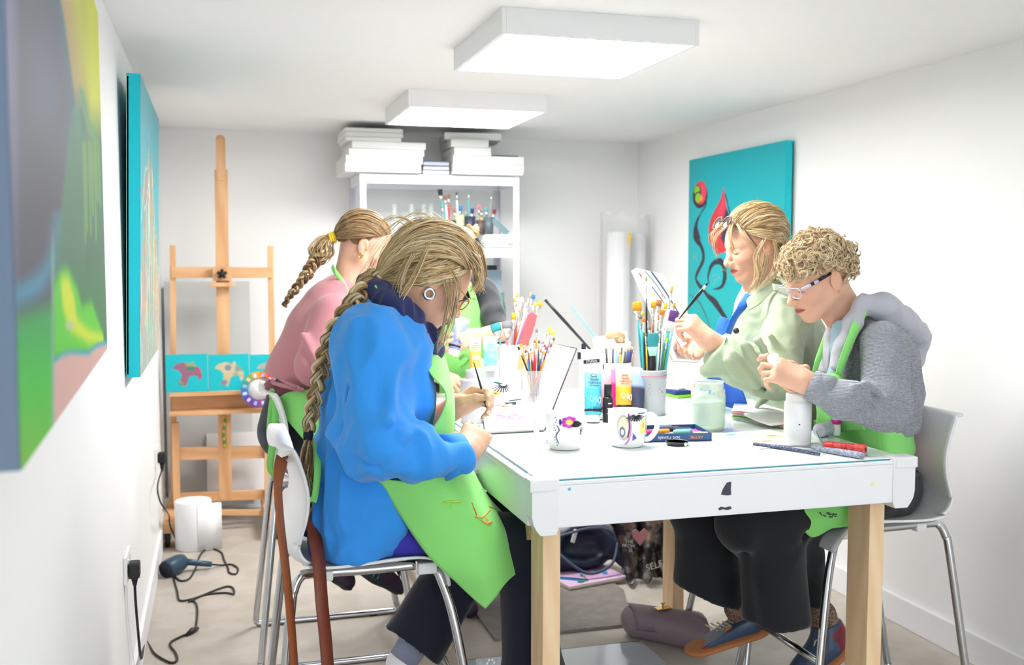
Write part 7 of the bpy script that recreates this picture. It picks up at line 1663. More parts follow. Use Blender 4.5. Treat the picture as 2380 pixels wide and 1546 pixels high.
# ------------------------------------------------ 3. far end: black top, green apron
t = empty('person', (1.06, 4.28, .62), 'woman in a black top and green apron at the far end of the table', 'person')
HM = head_matrix(P(1062, 600, 4.25), -PI/2+.3, .35, 0, .97); L = lambda *p: HM @ V(p)
body = MB(); head_skin(body, HM, .97, P(1068, 665, 4.30), .050, age=0, h=.003)
Wg = P(1108, 782, 3.93); TB = V((P(1065, 780, 3.90).x, 3.90, P(1065, 780, 3.90).z))
hand_skin(body, Wg, P(1066, 792, 3.90)-Wg, V((.15, -.9, .45)), -1, [(.25, .45, .3), (.30, .45, .3), (.4, .5, .3), (.5, .6, .3)], [(.02, .022, -.012), (.03, .035, -.035), (.045, .040, -.055), (.07, .038, -.06)], .92, forearm=P(1165, 772, 3.98), fr=(.026, .036), h=.0022, splay=(.16, .02, -.10, -.22))
Wr = P(1012, 868, 3.86); hand_skin(body, Wr, P(1050, 885, 3.82)-Wr, V((-.1, -.5, 1)), 1, [(.3, .5, .3), (.4, .6, .4), (.6, .8, .4), (.7, .9, .4)], [(.02, .024, -.008), (.045, .04, -.02), (.07, .04, -.03), (.09, .03, -.035)], .92, forearm=P(985, 850, 3.95), h=.0022, nail=C8(236, 100, 190))
torso_skin(body, [(P(1072, 760, 4.27), P(1068, 690, 4.3), .08, .05, ((1, 0, 0), .7)), (P(1080, 900, 4.3), P(1075, 760, 4.27), .09, .09, ((1, 0, 0), .7)), ((1.0, 4.28, .72), (.95, 4.0, .66), .06, .05, None), ((1.16, 4.28, .72), (1.18, 4.02, .66), .06, .05, None)]); body.build('body', skinm, t)
blk2 = cloth('black_jersey', col=C8(34, 38, 46), var=.08); sqx = ((1, 0, 0), .72); D = SDF()
D.cap(P(1082, 880, 4.3), P(1078, 780, 4.28), .105, .115, .05, sqx).cap(P(1078, 780, 4.28), P(1072, 690, 4.29), .118, .09, .05, sqx).cap(P(1072, 690, 4.29), P(1068, 668, 4.3), .07, .055, .03, sqx)
D.cap(P(1126, 678, 4.26), P(1146, 735, 4.12), .058, .052, .04).cap(P(1146, 735, 4.12), P(1158, 765, 4.02), .050, .040, .02).cap(P(1015, 690, 4.26), P(995, 790, 4.15), .055, .05, .04).cap(P(995, 790, 4.15), P(988, 845, 3.98), .046, .038, .02)
part('top', D, .008, blk2, t, folds=((.010, 8, dict(seed=13)),)); D = SDF(); D.cap((1.0, 4.28, .735), (.95, 4.02, .68), .08, .07, .03).cap((1.16, 4.28, .735), (1.18, 4.04, .68), .08, .07, .03).cap((.95, 4.02, .68), (.95, 4.02, .12), .07, .05, .03).cap((1.18, 4.04, .68), (1.18, 4.02, .12), .07, .05, .03); part('trousers', D, .012, dk, t)
for x in (.95, 1.18): D = SDF(); D.cap((x, 4.04, .045), (x, 3.9, .035), .04, .035, .02).cap((x, 4.04, .12), (x, 4.04, .05), .038, .038, .02); D.plane((0, 0, .003), (0, 0, -1)); part('shoe', D, .007, shoem, t)
sheet('apron', [[P(1045, 715, 4.15), P(1085, 698, 4.13), P(1108, 692, 4.14)], [P(1030, 755, 4.12), P(1085, 740, 4.09), P(1124, 742, 4.13)], [P(1025, 800, 4.12), P(1085, 790, 4.08), P(1130, 800, 4.12)], [P(1022, 850, 4.10), P(1085, 850, 4.07), P(1128, 850, 4.10)], [P(1018, 930, 4.05), P(1085, 930, 4.02), P(1130, 930, 4.05)]], green, t, amp=.008, sc=9)
ribbon('apron_tie', [P(1068, 836, 4.03), P(1080, 826, 4.02), P(1092, 834, 4.03), P(1084, 846, 4.03), P(1072, 856, 4.03)], .014, green, t, (0, .2, 1))
ribbon('neck_strap', [P(1101, 694, 4.13), P(1094, 672, 4.18), P(1086, 652, 4.24)], .026, green, t, (1, 0, 0))
b = MB(); skull_cap(b, HM, .97, C8(196, 164, 116), (.0945, .0765, .0845), planes=[((.060, 0, -.02), (.9, 0, -.4)), ((0, 0, -.04), (-.7, 0, -1))]); goal = HM.inverted() @ P(1092, 545, 4.3)
dome_hair(b, HM, [(.085, -.05, .05), (.095, 0, .06), (.085, .05, .05), (.03, .078, .01)], V((-.07, .02, .10)), 260, .0028, blond, lift=.03, bulge=.010)
for k in range(70): q = P(1098, 538, 4.30); a = rnd.uniform(0, 2*PI); o = V((.030*math.cos(a), .028*math.sin(a)*.8, .024*math.sin(a*2))); strand(b, [q+V((rnd.gauss(0, .006), 0, rnd.gauss(0, .006))), q+o*1.0+V((0, 0, .006)), q+V((o.z, o.x, o.y))*1.1], .003, blond, 10)
b.build('hair', hairm, t)
b = MB(); b.tube(smoothpath([P(1108, 555, 4.2), P(1114, 572, 4.18), P(1116, 592, 4.18)], 5), .010, 10); b.build('hair_band', blk2, t)
tube_paint(P(1053, 826, 3.90), P(1076, 738, 3.93), .058, 'grey blue paint tube held up by the woman at the far end', (C8(136, 150, 196), C8(150, 162, 206), C8(240, 244, 248)), mat('tube_cap_white'), False, True, mat('print_black'), mat('tube_band_black'), scrib=mat('lilac_scribble', C8(120, 130, 176), .4), grp='tubes of acrylic paint')
# ------------------------------------------------ 4. pale green jacket
t = empty('person', (1.93, 3.20, .66), 'seated woman in a pale green jacket and blue apron, sunglasses on her head', 'person')
HM = head_matrix(P(1784, 575, 3.11)-V((.008, -.0775, -.004)), PI-.04, .27, 0, 1.02); L = lambda *p: HM @ V(p)
body = MB(); head_skin(body, HM, 1.02, P(1772, 672, 3.20), .055, age=1, smile=1.2, brow=C8(206, 176, 130))
Wj = P(1648, 792, 2.97); Hf = P(1590, 735, 2.99)
hand_skin(body, Wj, Hf-Wj, V((.35, -.8, .45)), -1, [(.9, 1.2, .6), (1.0, 1.25, .7), (1.05, 1.3, .7), (1.1, 1.3, .7)], [(.02, .026, -.008), (.05, .042, -.022), (.080, .036, -.036), (.098, .018, -.044)], .98, forearm=P(1715, 825, 2.97), fr=(.027, .036))
Wk = P(1640, 800, 3.30); hand_skin(body, Wk, V((-.5, -.2, -.2)), V((.2, .6, -.8)), 1, [(.4, .5, .3)]*4, [(.02, .024, -.008), (.045, .045, -.018), (.072, .05, -.03), (.09, .04, -.04)], .95, forearm=P(1720, 830, 3.36), h=.0025)
torso_skin(body, [(P(1800, 800, 3.2), P(1775, 690, 3.2), .09, .06, ((0, 1, 0), .7)), (P(1830, 1000, 3.2), P(1805, 800, 3.2), .1, .1, ((0, 1, 0), .7)), ((1.98, 3.12, .75), (1.68, 3.12, .70), .07, .06, None), ((1.98, 3.30, .75), (1.68, 3.30, .70), .07, .06, None)]); body.build('body', skinm, t)
sage = cloth('sage_linen', col=C8(172, 188, 160), var=.08, vscale=5, bump=.6, bscale=20); sq = ((0, 1, 0), .78); D = SDF()
D.cap(P(1835, 1040, 3.2), P(1822, 930, 3.2), .145, .14, .05, sq).cap(P(1822, 930, 3.2), P(1805, 800, 3.2), .14, .148, .05, sq).cap(P(1805, 800, 3.2), P(1792, 720, 3.2), .142, .108, .05, sq).cap(P(1792, 720, 3.2), P(1784, 668, 3.2), .095, .068, .04, sq)
D.cap(P(1832, 728, 3.02), P(1800, 868, 2.93), .080, .078, .05).cap(P(1800, 868, 2.93), P(1730, 850, 2.94), .075, .068, .04).cap(P(1730, 850, 2.94), P(1672, 812, 2.96), .068, .062, .02).cap(P(1830, 728, 3.38), P(1800, 850, 3.44), .075, .07, .05).cap(P(1800, 850, 3.44), P(1700, 830, 3.36), .066, .05, .03)
D.cap(P(1690, 845, 2.93), P(1642, 862, 2.95), .030, .014, .03)
for a, c, r in [((1700, 820, 2.88), (1760, 900, 2.87), .012), ((1730, 800, 2.87), (1800, 905, 2.86), .013), ((1760, 790, 2.87), (1830, 880, 2.87), .012), ((1790, 780, 2.90), (1850, 860, 2.90), .012), ((1690, 835, 2.88), (1720, 880, 2.88), .010), ((1780, 920, 3.02), (1760, 945, 3.02), .012), ((1850, 900, 3.0), (1830, 960, 3.02), .012), ((1800, 640, 3.10), (1830, 665, 3.0), .010)]: D.cap(P(*a), P(*c), r, r*.6, .02)
for a, c, r in [((1745, 790, 2.86), (1810, 880, 2.85), .007), ((1715, 810, 2.87), (1770, 895, 2.86), .007), ((1845, 760, 2.95), (1862, 900, 2.98), .009), ((1770, 900, 2.90), (1850, 905, 2.92), .010), ((1795, 920, 3.04), (1785, 950, 3.04), .005)]: D.cap(P(*a), P(*c), r, r*.6, .02, None, 's')
# open front shows the apron
D.cap(P(1722, 700, 3.16), P(1665, 800, 3.14), .030, .040, .02, None, 's'); D.cap(P(1700, 850, 3.13), P(1690, 960, 3.13), .03, .05, .02, None, 's')
D.plane(P(1662, 806, 2.96), (Wj-P(1730, 845, 2.94)).normalized())
part('jacket', D, .0065, sage, t, folds=((.016, 7, dict(seed=21, aniso=(1, 1, .5))), (.006, 20, dict(seed=9))))
sheet('collar', [[P(1815, 638, 3.12), P(1800, 650, 3.06), P(1800, 670, 3.03)], [P(1775, 665, 3.05), P(1765, 680, 3.03), P(1768, 705, 3.01)], [P(1742, 690, 3.05), P(1735, 700, 3.04), P(1742, 722, 3.02)]], sage, t, amp=.003, sc=20)
sheet('collar_inner', [[P(1742, 678, 3.12), P(1725, 700, 3.12)], [P(1712, 712, 3.13), P(1704, 735, 3.12)], [P(1700, 742, 3.12), P(1695, 752, 3.12)]], cloth('olive_lining', col=C8(146, 146, 126)), t)
sheet('epaulette', [[P(1795, 660, 2.985), P(1798, 675, 2.97)], [P(1838, 668, 2.965), P(1836, 690, 2.95)]], sage, t, th=.006)
MB().tube([P(1711, 769, 2.893), P(1711, 769, 2.886)], .0095, 16).build('button', mat('dark_button', C8(52, 56, 54), .4), t); MB().tube([P(1655, 861, 2.93), P(1655, 861, 2.925)], .007, 12).build('button', mat('dark_button'), t)
bl2 = cloth('royal_blue_apron', col=C8(38, 106, 214), var=.06, bump=.4, bscale=12)
sheet('apron_bib', [[P(1674, 735, 3.12), P(1690, 740, 3.10), P(1706, 748, 3.10)], [P(1665, 765, 3.10), P(1682, 772, 3.08), P(1700, 775, 3.07)], [P(1660, 800, 3.10), P(1680, 810, 3.07), P(1700, 815, 3.06)], [P(1655, 860, 3.22), P(1680, 870, 3.16), P(1710, 875, 3.10)], [P(1640, 885, 3.34), P(1680, 895, 3.22), P(1725, 910, 3.12)], [P(1640, 930, 3.38), P(1690, 945, 3.25), P(1745, 955, 3.13)]], bl2, t, amp=.006, sc=9)
ribbon('neck_strap', [P(1742, 685, 3.09), P(1725, 712, 3.06), P(1704, 745, 3.055), P(1692, 775, 3.055)], .03, bl2, t, (.8, .2, .4))
D = SDF(); D.cap((1.98, 3.12, .76), (1.66, 3.12, .70), .088, .075, .03).cap((1.98, 3.30, .76), (1.66, 3.30, .70), .088, .075, .03).cap((1.66, 3.12, .69), (1.80, 3.2, .30), .072, .06, .03).cap((1.66, 3.30, .69), (1.82, 3.32, .30), .072, .06, .03); D.plane((0, 0, .775), (0, 0, 1)); part('trousers', D, .012, nvt, t)
for y in (3.2, 3.32): D = SDF(); D.cap((1.84, y, .31), (1.84, y, .26), .042, .04, .02).cap((1.85, y, .25), (1.73, y, .24), .038, .034, .02); part('shoe', D, .008, shoem, t)
b = MB(); skull_cap(b, HM, 1.02, C8(186, 156, 112), (.0945, .0765, .0845), planes=[((.064, 0, -.02), (.9, 0, -.35)), ((0, 0, -.05), (-.5, 0, -1))])
clip = P(1815, 548, 3.16); goal = HM.inverted() @ P(1820, 560, 3.19)
vi_ = [(.0, -.05, .125), (-.02, -.015, .13), (-.03, .03, .13), (-.03, .06, .11), (-.03, .08, .08), (-.04, .09, .05), (-.05, .085, .02)]
st = [(.080, -.060, .050), (.094, -.025, .066), (.095, .010, .062), (.088, .040, .055), (.068, .066, .045), (.045, .074, .034), (.015, .078, .034)]
dome_hair(b, HM, st, goal, 1500, .0017, blond+dblond[:3], lift=.05, bulge=.018, jit=.002, spread=.014, vias=vi_)
dome_hair(b, HM, [(-.035, .080, .01), (-.06, .07, .0), (-.08, .04, .0)], HM.inverted() @ P(1806, 628, 3.2), 800, .0016, blond+dblond, lift=.05, bulge=.016, jit=.002)
wisps(b, [pq((1800, 560, 3.08), (1808, 600, 3.08), (1795, 640, 3.06), (1765, 680, 3.05)), pq((1780, 590, 3.06), (1775, 625, 3.05), (1762, 655, 3.04), (1748, 672, 3.04)), pq((1822, 570, 3.12), (1822, 610, 3.10), (1800, 650, 3.07), (1775, 675, 3.05)), pq((1775, 560, 3.07), (1758, 600, 3.05), (1762, 640, 3.04), (1755, 665, 3.04))], 24, .0010, blond, .008)
dome_hair(b, HM, [(.068, .066, .045), (.045, .076, .034), (.012, .081, .036)], goal, 700, .0016, blond, lift=.03, bulge=.012, jit=.0015, spread=.010, back_max=.3)
dome_hair(b, HM, [(.066, .064, .036), (.060, .070, .022), (.040, .077, .012), (.018, .081, .022), (-.01, .083, .034)], goal, 700, .0015, blond, lift=.045, bulge=.012, jit=.0015, spread=.010, back_max=.3)
wisps(b, [pq((1690, 525, 3.12), (1665, 545, 3.11), (1660, 575, 3.11), (1670, 600, 3.11)), pq((1700, 520, 3.10), (1695, 548, 3.07), (1700, 572, 3.07), (1708, 590, 3.07)), pq((1680, 520, 3.14), (1658, 545, 3.13), (1657, 570, 3.13)), pq((1715, 520, 3.08), (1730, 548, 3.05), (1752, 575, 3.05), (1770, 600, 3.05))], 10, .0008, blond, .006)
wisps(b, [pq((1700, 510, 3.15), (1740, 486, 3.15), (1790, 500, 3.15)), pq((1800, 520, 3.12), (1835, 570, 3.12), (1842, 600, 3.12))], 10, .0012, blond, .008); b.build('hair', hairm, t)
tort = mat('tortoise_frame', C8(110, 76, 66), .25, var=.4, vscale=80); b = MB(); sgc = L(.085, 0, .088); SM = HM @ Matrix.Translation((.090, 0, .104)) @ Matrix.Rotation(-.75, 4, 'Y')
for s in (-1, 1): b.tube([SM @ V((.004, s*.032+.027*math.cos(a), .023*math.sin(a))) for a in [2*PI*k/24 for k in range(24)]], .0032, 8, closed=True); b.tube([SM @ V((.0, s*.060, .008)), SM @ V((-.05, s*.078, -.004)), SM @ V((-.11, s*.080, -.03))], .0028, 8)
b.tube([SM @ V((.006, -.008, .004)), SM @ V((.008, 0, .006)), SM @ V((.006, .008, .004))], .003, 6); b.build('sunglasses_frame', tort, t)
b = MB()
for s in (-1, 1): b.sphere((0, 0, 0), (.0025, .0255, .0215), 16, M=SM @ Matrix.Translation((.003, s*.032, 0)))
b.build('sunglasses_lens', mat('dark_lens', C8(50, 36, 34), .04, spec=1.0, coat=1), t)
MB().sphere(clip, (.010, .008, .008), 12).build('hair_clip', mat('dark_clip', C8(70, 76, 60), .2), t); MB().sphere(clip+V((.006, -.002, .006)), .007, 12).build('clip_pearl', mat('pearl_button'), t)
# the picture she holds
A = Art(110, 160, C8(236, 240, 244))
for pts, w, cc in [([(.55, .0), (.75, .2), (.9, .45), (.98, .7)], .035, C8(60, 70, 84)), ([(.4, 0), (.6, .18), (.85, .5)], .06, C8(190, 206, 222)), ([(.3, .02), (.5, .15), (.62, .3)], .02, C8(90, 110, 130)), ([(.3, .2), (.45, .33), (.5, .42)], .022, C8(70, 84, 100)), ([(.2, .4), (.5, .6), (.8, .8)], .05, C8(214, 224, 236)), ([(.6, .9), (.7, .93), (.95, .95)], .03, C8(90, 100, 116)), ([(.75, .88), (.95, .86)], .02, C8(120, 150, 140)), ([(.3, .8), (.34, .86)], .022, C8(226, 50, 90)), ([(.65, .85), (.75, .95)], .012, C8(226, 120, 180)), ([(.5, .92), (.56, .97)], .03, C8(70, 80, 100))]: A.spline(pts, w, cc, .015)
A.ell(.18, .30, .04, .025, C8(250, 214, 60), .02); A.ell(.55, .28, .05, .02, C8(226, 150, 90), .02); A.ell(.03, .08, .05, .03, C8(230, 60, 70), .02)
TL = P(1462, 627, 3.34); BL = P(1588, 826, 3.30); TR = P(1526, 642, 3.50); Mx = frame(TR-TL, TL-BL, (TL+BL)/2+(TR-TL)/2)
canvas('held_canvas', A, Mx, (TR-TL).length, (TL-BL).length, .022, C8(246, 246, 248), label='white canvas with grey blue strokes held by the woman in the green jacket', cat='canvas')
brush(P(1578, 742, 2.955), P(1645, 658, 2.90), 'black', 'black', .007, .010, .014, False, 'black paintbrush pointing up from the fist of the woman in the green jacket', hr=.0050)
# ------------------------------------------------ 5. near right: curly hair, grey ribbed cardigan
t = empty('person', (1.88, 2.72, .66), 'seated woman with short curly blond hair, glasses and a grey ribbed hoodie', 'person')
HM = head_matrix(P(1941, 650, 2.62)-V((.006, -.0775, .0)), PI-.02, .40, 0, 1.0); L = lambda *p: HM @ V(p)
body = MB(); head_skin(body, HM, 1.0, P(1985, 765, 2.70), .052, age=1, brow=C8(190, 160, 120))
Wc = P(1872, 888, 2.53); Hc = P(1795, 855, 2.58)
hand_skin(body, Wc, Hc-Wc, V((.2, -1, .3)), -1, [(.15, .75, .5), (.55, .9, .5), (.75, 1.0, .5), (.85, 1.0, .5)], [(.02, .024, -.008), (.045, .042, -.022), (.075, .040, -.034), (.100, .030, -.040)], .97, forearm=P(1925, 915, 2.50), fr=(.027, .036))
Wd = P(1860, 880, 2.70); hand_skin(body, Wd, P(1790, 850, 2.63)-Wd, V((.2, 1, .3)), 1, [(.3, .9, .5), (.6, .9, .5), (.75, 1.0, .5), (.85, 1.0, .5)], [(.02, .024, -.008), (.045, .042, -.022), (.075, .040, -.034), (.100, .030, -.040)], .95, forearm=P(1915, 905, 2.76), fr=(.026, .034), h=.0022)
torso_skin(body, [(P(2015, 850, 2.7), P(1990, 770, 2.7), .09, .055, ((0, 1, 0), .7)), (P(2050, 1080, 2.72), P(2030, 860, 2.7), .07, .08, ((0, 1, 0), .8)), ((1.94, 2.63, .75), (1.45, 2.60, .70), .07, .055, None), ((1.94, 2.81, .75), (1.42, 2.84, .70), .07, .055, None)]); body.build('body', skinm, t)
greyk = mat('grey_rib_knit', C8(178, 182, 194), .9, sheen=.3, var=.08, vscale=40, bump=.9, bscale=88, btype='Z'); sq = ((0, 1, 0), .80); D = SDF()
D.cap(P(2042, 975, 2.7), P(2032, 900, 2.7), .108, .118, .05, sq).cap(P(2032, 900, 2.7), P(2020, 830, 2.7), .118, .118, .05, sq).cap(P(2020, 830, 2.7), P(2005, 770, 2.7), .112, .085, .05, sq)
D.cap(P(2055, 800, 2.53), P(2058, 950, 2.45), .066, .064, .05).cap(P(2058, 950, 2.45), P(1960, 928, 2.47), .062, .050, .03).cap(P(1960, 928, 2.47), P(1895, 900, 2.51), .050, .041, .02)
D.cap(P(2030, 800, 2.87), P(2030, 930, 2.93), .062, .058, .05).cap(P(2030, 930, 2.93), P(1900, 897, 2.77), .055, .040, .03)
for a, c, r in [((1985, 900, 2.42), (2010, 960, 2.40), .008), ((2000, 895, 2.41), (2035, 945, 2.395), .008), ((2080, 1000, 2.56), (2110, 975, 2.6), .012), ((2015, 890, 2.41), (2060, 930, 2.39), .008)]: D.cap(P(*a), P(*c), r, r*.6, .02)
for a, c, r in [((1993, 905, 2.405), (2030, 960, 2.38), .005), ((1985, 850, 2.52), (1960, 900, 2.50), .006)]: D.cap(P(*a), P(*c), r, r*.6, .015, None, 's')
D.cap(P(1925, 800, 2.70), P(1905, 900, 2.70), .045, .055, .03, None, 's')
D.plane(P(1884, 893, 2.52), (Wc-P(1960, 928, 2.47)).normalized()); dn = V((.1, 0, -1)).normalized()
part('hoodie', D, .006, greyk, t, folds=((.010, 8, dict(seed=31)),), planes=[(P(2042, 1000, 2.7), dn)])
D = SDF(); hp_ = [(2010, 705, 2.60), (2050, 712, 2.60), (2095, 745, 2.64), (2130, 775, 2.70), (2138, 800, 2.72)]; D.chain([P(*p) for p in hp_], [.026, .036, .036, .030, .022], .03).chain([P(2138, 800, 2.72), P(2120, 840, 2.72), P(2095, 860, 2.7)], [.022, .026, .03], .03).chain([P(2010, 705, 2.80), P(2060, 715, 2.82), P(2110, 750, 2.78), P(2134, 780, 2.72)], [.026, .036, .034, .028], .03)
D.chain([P(2005, 708, 2.60), P(1985, 750, 2.585), P(1960, 800, 2.58), P(1945, 850, 2.575)], [.022, .026, .024, .018], .02)
D.ell(P(2075, 742, 2.72), (.05, .05, .022), .03, None, 's'); part('hood', D, .0055, mat('grey_knit_plain', C8(184, 186, 196), .9, sheen=.3, bump=.4, bscale=260), t, folds=((.008, 14, dict(seed=5)),))
sheet('shirt_panel', [[P(1935, 752, 2.68), P(1950, 745, 2.63), P(1972, 745, 2.60)], [P(1930, 790, 2.66), P(1945, 790, 2.62), P(1965, 790, 2.59)], [P(1925, 840, 2.66), P(1938, 840, 2.62), P(1955, 840, 2.60)], [P(1915, 880, 2.66), P(1930, 880, 2.62), P(1950, 880, 2.60)]], cloth('pale_blue_tee', col=C8(160, 196, 212)), t)
sheet('hoodie_front', [[P(1925, 755, 2.72), P(1935, 765, 2.68)], [P(1902, 820, 2.70), P(1930, 820, 2.65)], [P(1895, 860, 2.70), P(1925, 870, 2.645)]], mat('grey_knit_plain'), t, th=.006)
cd = (Wc-P(1960, 928, 2.47)).normalized(); cu = P(1905, 903, 2.507); MB().tube([cu-cd*.03, cu, cu+cd*.028, cu+cd*.030], [.049, .046, .043, .038], 24).build('cuff', greyk, t)
sheet('apron_bib', [[P(1888, 868, 2.68), P(1915, 868, 2.63), P(1955, 868, 2.57)], [P(1890, 890, 2.67), P(1925, 895, 2.61), P(1962, 900, 2.56)], [P(1898, 950, 2.76), P(1940, 955, 2.68), P(1990, 960, 2.56)], [P(1895, 990, 2.82), P(1945, 1000, 2.72), P(2010, 1000, 2.56)]], green, t, amp=.004, sc=10)
sheet('apron_skirt', [[P(1890, 975, 2.84), P(1960, 985, 2.71), P(2050, 985, 2.545), P(2122, 975, 2.62)], [P(1892, 1020, 2.86), P(1966, 1030, 2.72), P(2055, 1030, 2.54), P(2124, 1020, 2.60)], [P(1892, 1080, 2.86), P(1968, 1090, 2.72), P(2050, 1090, 2.535), P(2124, 1060, 2.60)], [P(1835, 1160, 2.60), P(1910, 1165, 2.53), P(1990, 1168, 2.50), P(2060, 1150, 2.52)], [P(1800, 1184, 2.56), P(1870, 1215, 2.53), P(1945, 1222, 2.51), P(2010, 1210, 2.52)], [P(1850, 1205, 2.55), P(1885, 1250, 2.535), P(1940, 1226, 2.52), P(2000, 1216, 2.53)]], green, t, 8, 6, amp=.004, sc=7)
b = MB()
for k in range(14): p = P(1925+rnd.gauss(0, 12), 1196+rnd.gauss(0, 4), 2.485); b.sphere(p, (rnd.uniform(.002, .006), .002, .002), 8)
b.build('ink_marks', mat('ink_speck'), t, kind='stuff')
ribbon('neck_strap', [P(1975, 705, 2.70), P(2003, 690, 2.64), P(2005, 715, 2.585), P(1985, 770, 2.548), P(1962, 830, 2.545), P(1950, 870, 2.555)], .028, green, t, (.9, .1, .3)); ribbon('neck_strap', [P(1932, 748, 2.74), P(1918, 790, 2.70), P(1900, 840, 2.67), P(1893, 868, 2.67)], .018, green, t, (.9, .1, .3))
bk_ = cloth('black_denim', col=C8(18, 21, 28), var=.12, vscale=8, bump=.4, bscale=12); D = SDF(); K1 = V((1.44, 2.60, .67)); K2 = V((1.40, 2.84, .67))
D.cap(P(2055, 1130, 2.72), P(2052, 990, 2.72), .105, .098, .03, sq).cap((1.93, 2.63, .745), K1, .09, .085, .03).cap((1.93, 2.81, .745), K2, .09, .08, .03)
A2 = P(1668, 1405, 2.86); A1 = P(1822, 1450, 2.66); D.cap(K2+V((.03, 0, 0)), P(1652, 1500, 2.86), .082, .118, .04).cap(K1+V((.08, 0, 0)), P(1818, 1560, 2.64), .088, .100, .04).cap(P(1860, 1250, 2.66), P(1905, 1440, 2.70), .06, .032, .05).cap(P(1680, 1210, 2.80), P(1620, 1350, 2.84), .07, .06, .04)
D.plane((0, 0, .775), (0, 0, 1)); D.plane(P(1668, 1398, 2.80), V((-.38, 0, -1)).normalized()); D.plane(P(1815, 1446, 2.62), V((.08, 0, -1)).normalized())
for a, c, r in [((1730, 1230, 2.56), (1745, 1440, 2.60), .010), ((1860, 1235, 2.55), (1800, 1300, 2.55), .008)]: D.cap(P(*a), P(*c), r, r, .03, None, 's')
part('trousers', D, .008, bk_, t, folds=((.014, 6, dict(seed=41, aniso=(1, 1, .4))),))
navb = mat('navy_boot_leather', C8(62, 82, 112), .4, var=.12, vscale=20, bump=.15, bscale=60); redb = mat('red_boot_leather', C8(126, 36, 52), .3, var=.1); tan = mat('tan_sole', C8(190, 122, 74), .6, var=.1); lace = mat('beige_lace', C8(196, 176, 150), .8)
sockm = mat('speckled_sock', C8(90, 70, 62), .95, var=.3, vscale=120, tcol=C8(170, 140, 120), bump=.6, bscale=160)
def boot(toe, heel, ank, y, w=.042):
    T_ = P(*toe, y); H_ = P(*heel, y); K_ = P(*ank, y+.01); d = (T_-H_).normalized(); s = V((0, 1, 0)); u = s.cross(d); u = u if u.z > 0 else -u; LL = (T_-H_).length
    D = SDF(); D.cap(H_+d*.045+u*.045, K_, .046, .044, .02).cap(H_+d*.045+u*.042, T_-d*.04+u*.034, .044, .036, .02).cap(K_+(H_-K_)*.4, T_-d*.07+u*.03, .038, .034, .03)
    ax = (K_-H_-d*.045).normalized(); D.plane(K_, ax); D.plane(H_+u*.012, -u)
    def cf(v):
        q = v-np.array(H_); al = q @ np.array(d); up = q @ np.array(u); c = np.tile(np.array(C8(62, 82, 112)), (len(v), 1)); r = np.array(C8(126, 36, 52))
        c[(al > LL-.055) & (up < .052+(al-LL+.05)*.3)] = r; c[(al < .030) & (up < .085)] = r; return c
    o = part('boot', D, .0042, attr_mat('boot_leather', .38, var=.15, vscale=30), t, col=cf)
    D = SDF(); D.cap(H_+d*.042+u*.008, T_-d*.05+u*.006, .050, .046, .02, (tuple(u), 3.2)); D.cap(H_+d*.03, T_-d*.045+u*.010, .046, .044, .02, (tuple(u), 3.6)); part('sole', D, .0035, tan, o)
    D = SDF(); D.cap(K_-ax*.01, K_+ax*.03, .041, .040, .01); part('sock', D, .005, sockm, t, folds=((.004, 120, dict(seed=1)),))
    b = MB(); a0 = K_-ax*.005; 
    fr_ = (T_-d*.085+u*.068); tp = K_+d*.040-ax*.012
    for k in range(5):
        c = tp.lerp(fr_, k/4.); side = -.022
        b.tube(smoothpath([c+s*-.020-d*.012-u*.006, c+s*-.008+d*.004+u*.006, c+s*.010+d*.004+u*.005], 4), .0028, 6)
    lp = tp+s*-.012
    for q in [[(0, 0), (.010, -.02), (.016, -.05), (-.004, -.06), (-.010, -.03), (0, 0)], [(0, 0), (.02, -.01), (.03, -.045), (.018, -.06)], [(0, 0), (.012, .006), (.024, -.012), (.02, -.04)]]: b.tube(smoothpath([lp+d*(.012+x)+V((0, -.014, 0))+ax*z for x, z in q], 4), .0026, 6)
    b.build('laces', lace, o)
    for k in range(5):
        c = tp.lerp(fr_, k/4.)+s*-.026-d*.016-u*.008; MB().sphere(c, .0035, 8).build('eyelet', mat('silver_eyelet', C8(220, 220, 220), .2, 1.0), o)
    c = tp.lerp(fr_, .55)+s*-.028-d*.020-u*.016; MB().sphere(c, (.017, .004, .012), 12).build('orange_tab', mat('orange_leather', C8(214, 120, 50), .5), o)
    return o
boot((1600, 1522), (1772, 1462), (1722, 1432), 2.90); boot((1850, 1600), (1962, 1500), (1918, 1448), 2.72)
b = MB(); D = SDF()
for k in range(8): D.ell(P(1800+rnd.gauss(0, 5), 834+rnd.gauss(0, 4), 2.56), (rnd.uniform(.008, .014), .01, .008), .006)
v, f = D.mesh(.0025); v = fold(v, f, .005, 90, 2); skin_add(b, v, f); b.build('white_tissue', mat('white_paper', C8(250, 250, 250), .8), label='small crumpled white tissue pinched in the hands of the curly haired woman', cat='tissue')
# glasses, stud, curls
b = MB(); b.tube([L(.0, .079, .020), L(.045, .078, .016)], .0030, 6, flat=1.6); b.tube([L(.060, .0765, .015), L(.070, .075, .014)], .0032, 6, flat=1.6); b.build('temple_dark', mat('black_frame', C8(34, 34, 48), .2), t)
b = MB(); b.tube([L(.045, .078, .016), L(.098, .068, .010)], .0030, 6, flat=1.8); b.tube([L(.0, -.079, .020), L(.098, -.068, .010)], .0026, 6)
for s in (-1, 1): b.tube([L(.106-.004*abs(math.cos(a)), s*.034+.028*max(-1, min(1, 1.15*math.cos(a))), .0+.016*max(-1, min(1, 1.2*math.sin(a)))) for a in [2*PI*k/28 for k in range(28)]], .0017, 6, closed=True)
b.tube([L(.104, -.008, .006), L(.109, 0, .008), L(.104, .008, .006)], .002, 6); b.build('glasses_frame', mat('lilac_frame', C8(206, 204, 222), .2), t)
b = MB()
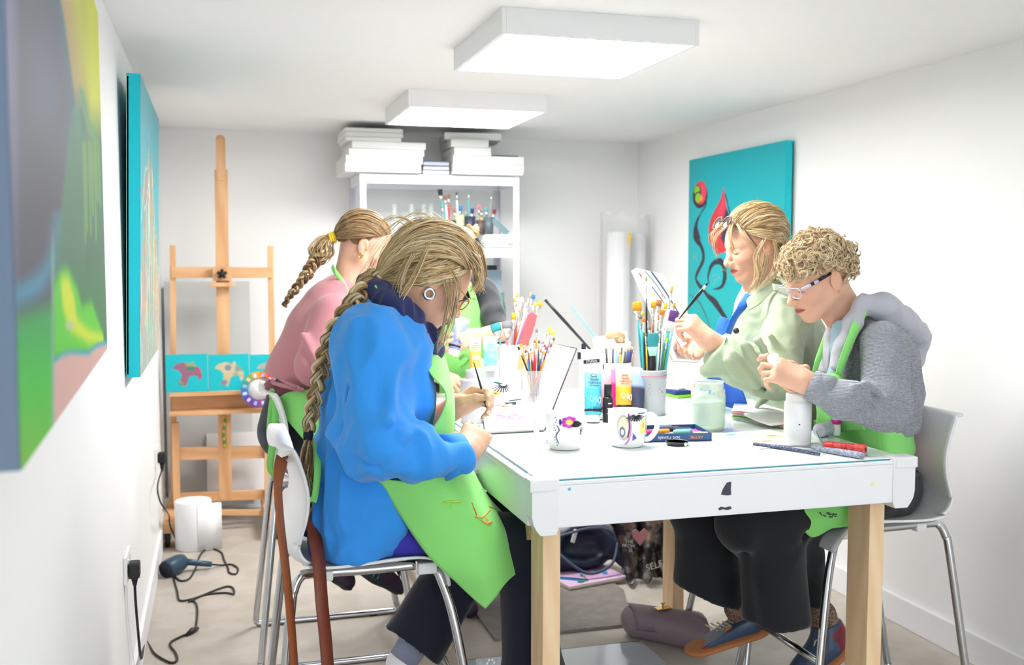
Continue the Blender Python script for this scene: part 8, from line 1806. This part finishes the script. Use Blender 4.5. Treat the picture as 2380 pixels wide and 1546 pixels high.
for s in (-1, 1): b.add([L(.104, s*.034+.027*math.cos(a), .0155*math.sin(a)) for a in [2*PI*k/24 for k in range(24)]], [tuple(range(24))], 0, False)
b.build('lens', mat('lens_glass'), t)
MB().sphere(L(-.004, .082, -.036), .0030, 10).build('ear_stud', gdm, t)
pale = [C8(234, 212, 172), C8(210, 180, 136), C8(246, 230, 200), C8(166, 136, 98), C8(224, 200, 160)]
b = MB(); skull_cap(b, HM, 1.0, C8(190, 162, 122), (.102, .086, .094), planes=[((.074, 0, .0), (.9, 0, -.35)), ((0, 0, -.035), (-.6, 0, -1)), ((0, 0, .004), (.6, 0, -1))], extra=[((-.01, .10, -.005), (.034, .04, .036), 's'), ((-.01, -.10, -.005), (.034, .04, .036), 's')], noise=.012)
cnt = 0
while cnt < 760:
    d = V((rnd.gauss(0, 1), rnd.gauss(0, 1), rnd.gauss(0, 1))).normalized()
    if d.z < -.55 or (d.x > .12 and d.z < .02+.10*(d.x-.25)) or (d.z < .14 and -.14 < d.x <= .12): continue
    if d.z < -.1 and d.x > -.35: continue
    cnt += 1
    rr = 1/math.sqrt((d.x/.106)**2+(d.y/.090)**2+(d.z/.098)**2); c = V((-.012, 0, .035))+d*(rr+rnd.uniform(-.004, .014))
    u1 = d.orthogonal().normalized(); u1 = (Matrix.Rotation(rnd.uniform(0, 2*PI), 3, d) @ u1); u2 = d.cross(u1); R = rnd.uniform(.007, .014); tw = rnd.uniform(.55, 1.25); hgt = rnd.uniform(-.004, .012); tl = rnd.uniform(.3, 1.0)
    for s_ in range(5):
        o = V((rnd.gauss(0, 1), rnd.gauss(0, 1), rnd.gauss(0, 1)))*.0012; pts = []; rs = []
        for k in range(18):
            a = 2*PI*tw*k/17; r2 = R*(.6+.4*k/17)+s_*.0010; q = c+u1*math.cos(a)*r2+u2*math.sin(a)*r2*.85+d*(hgt*(1-k/17)+math.sin(a)*R*.45*tl)+o; pts.append(L(*q)); rs.append(.0010*(1-.5*abs(k/17*2-1)))
        b.tube(pts, rs, 4, 0, hcol(pale), caps=False)
b.build('hair', hairm, t)
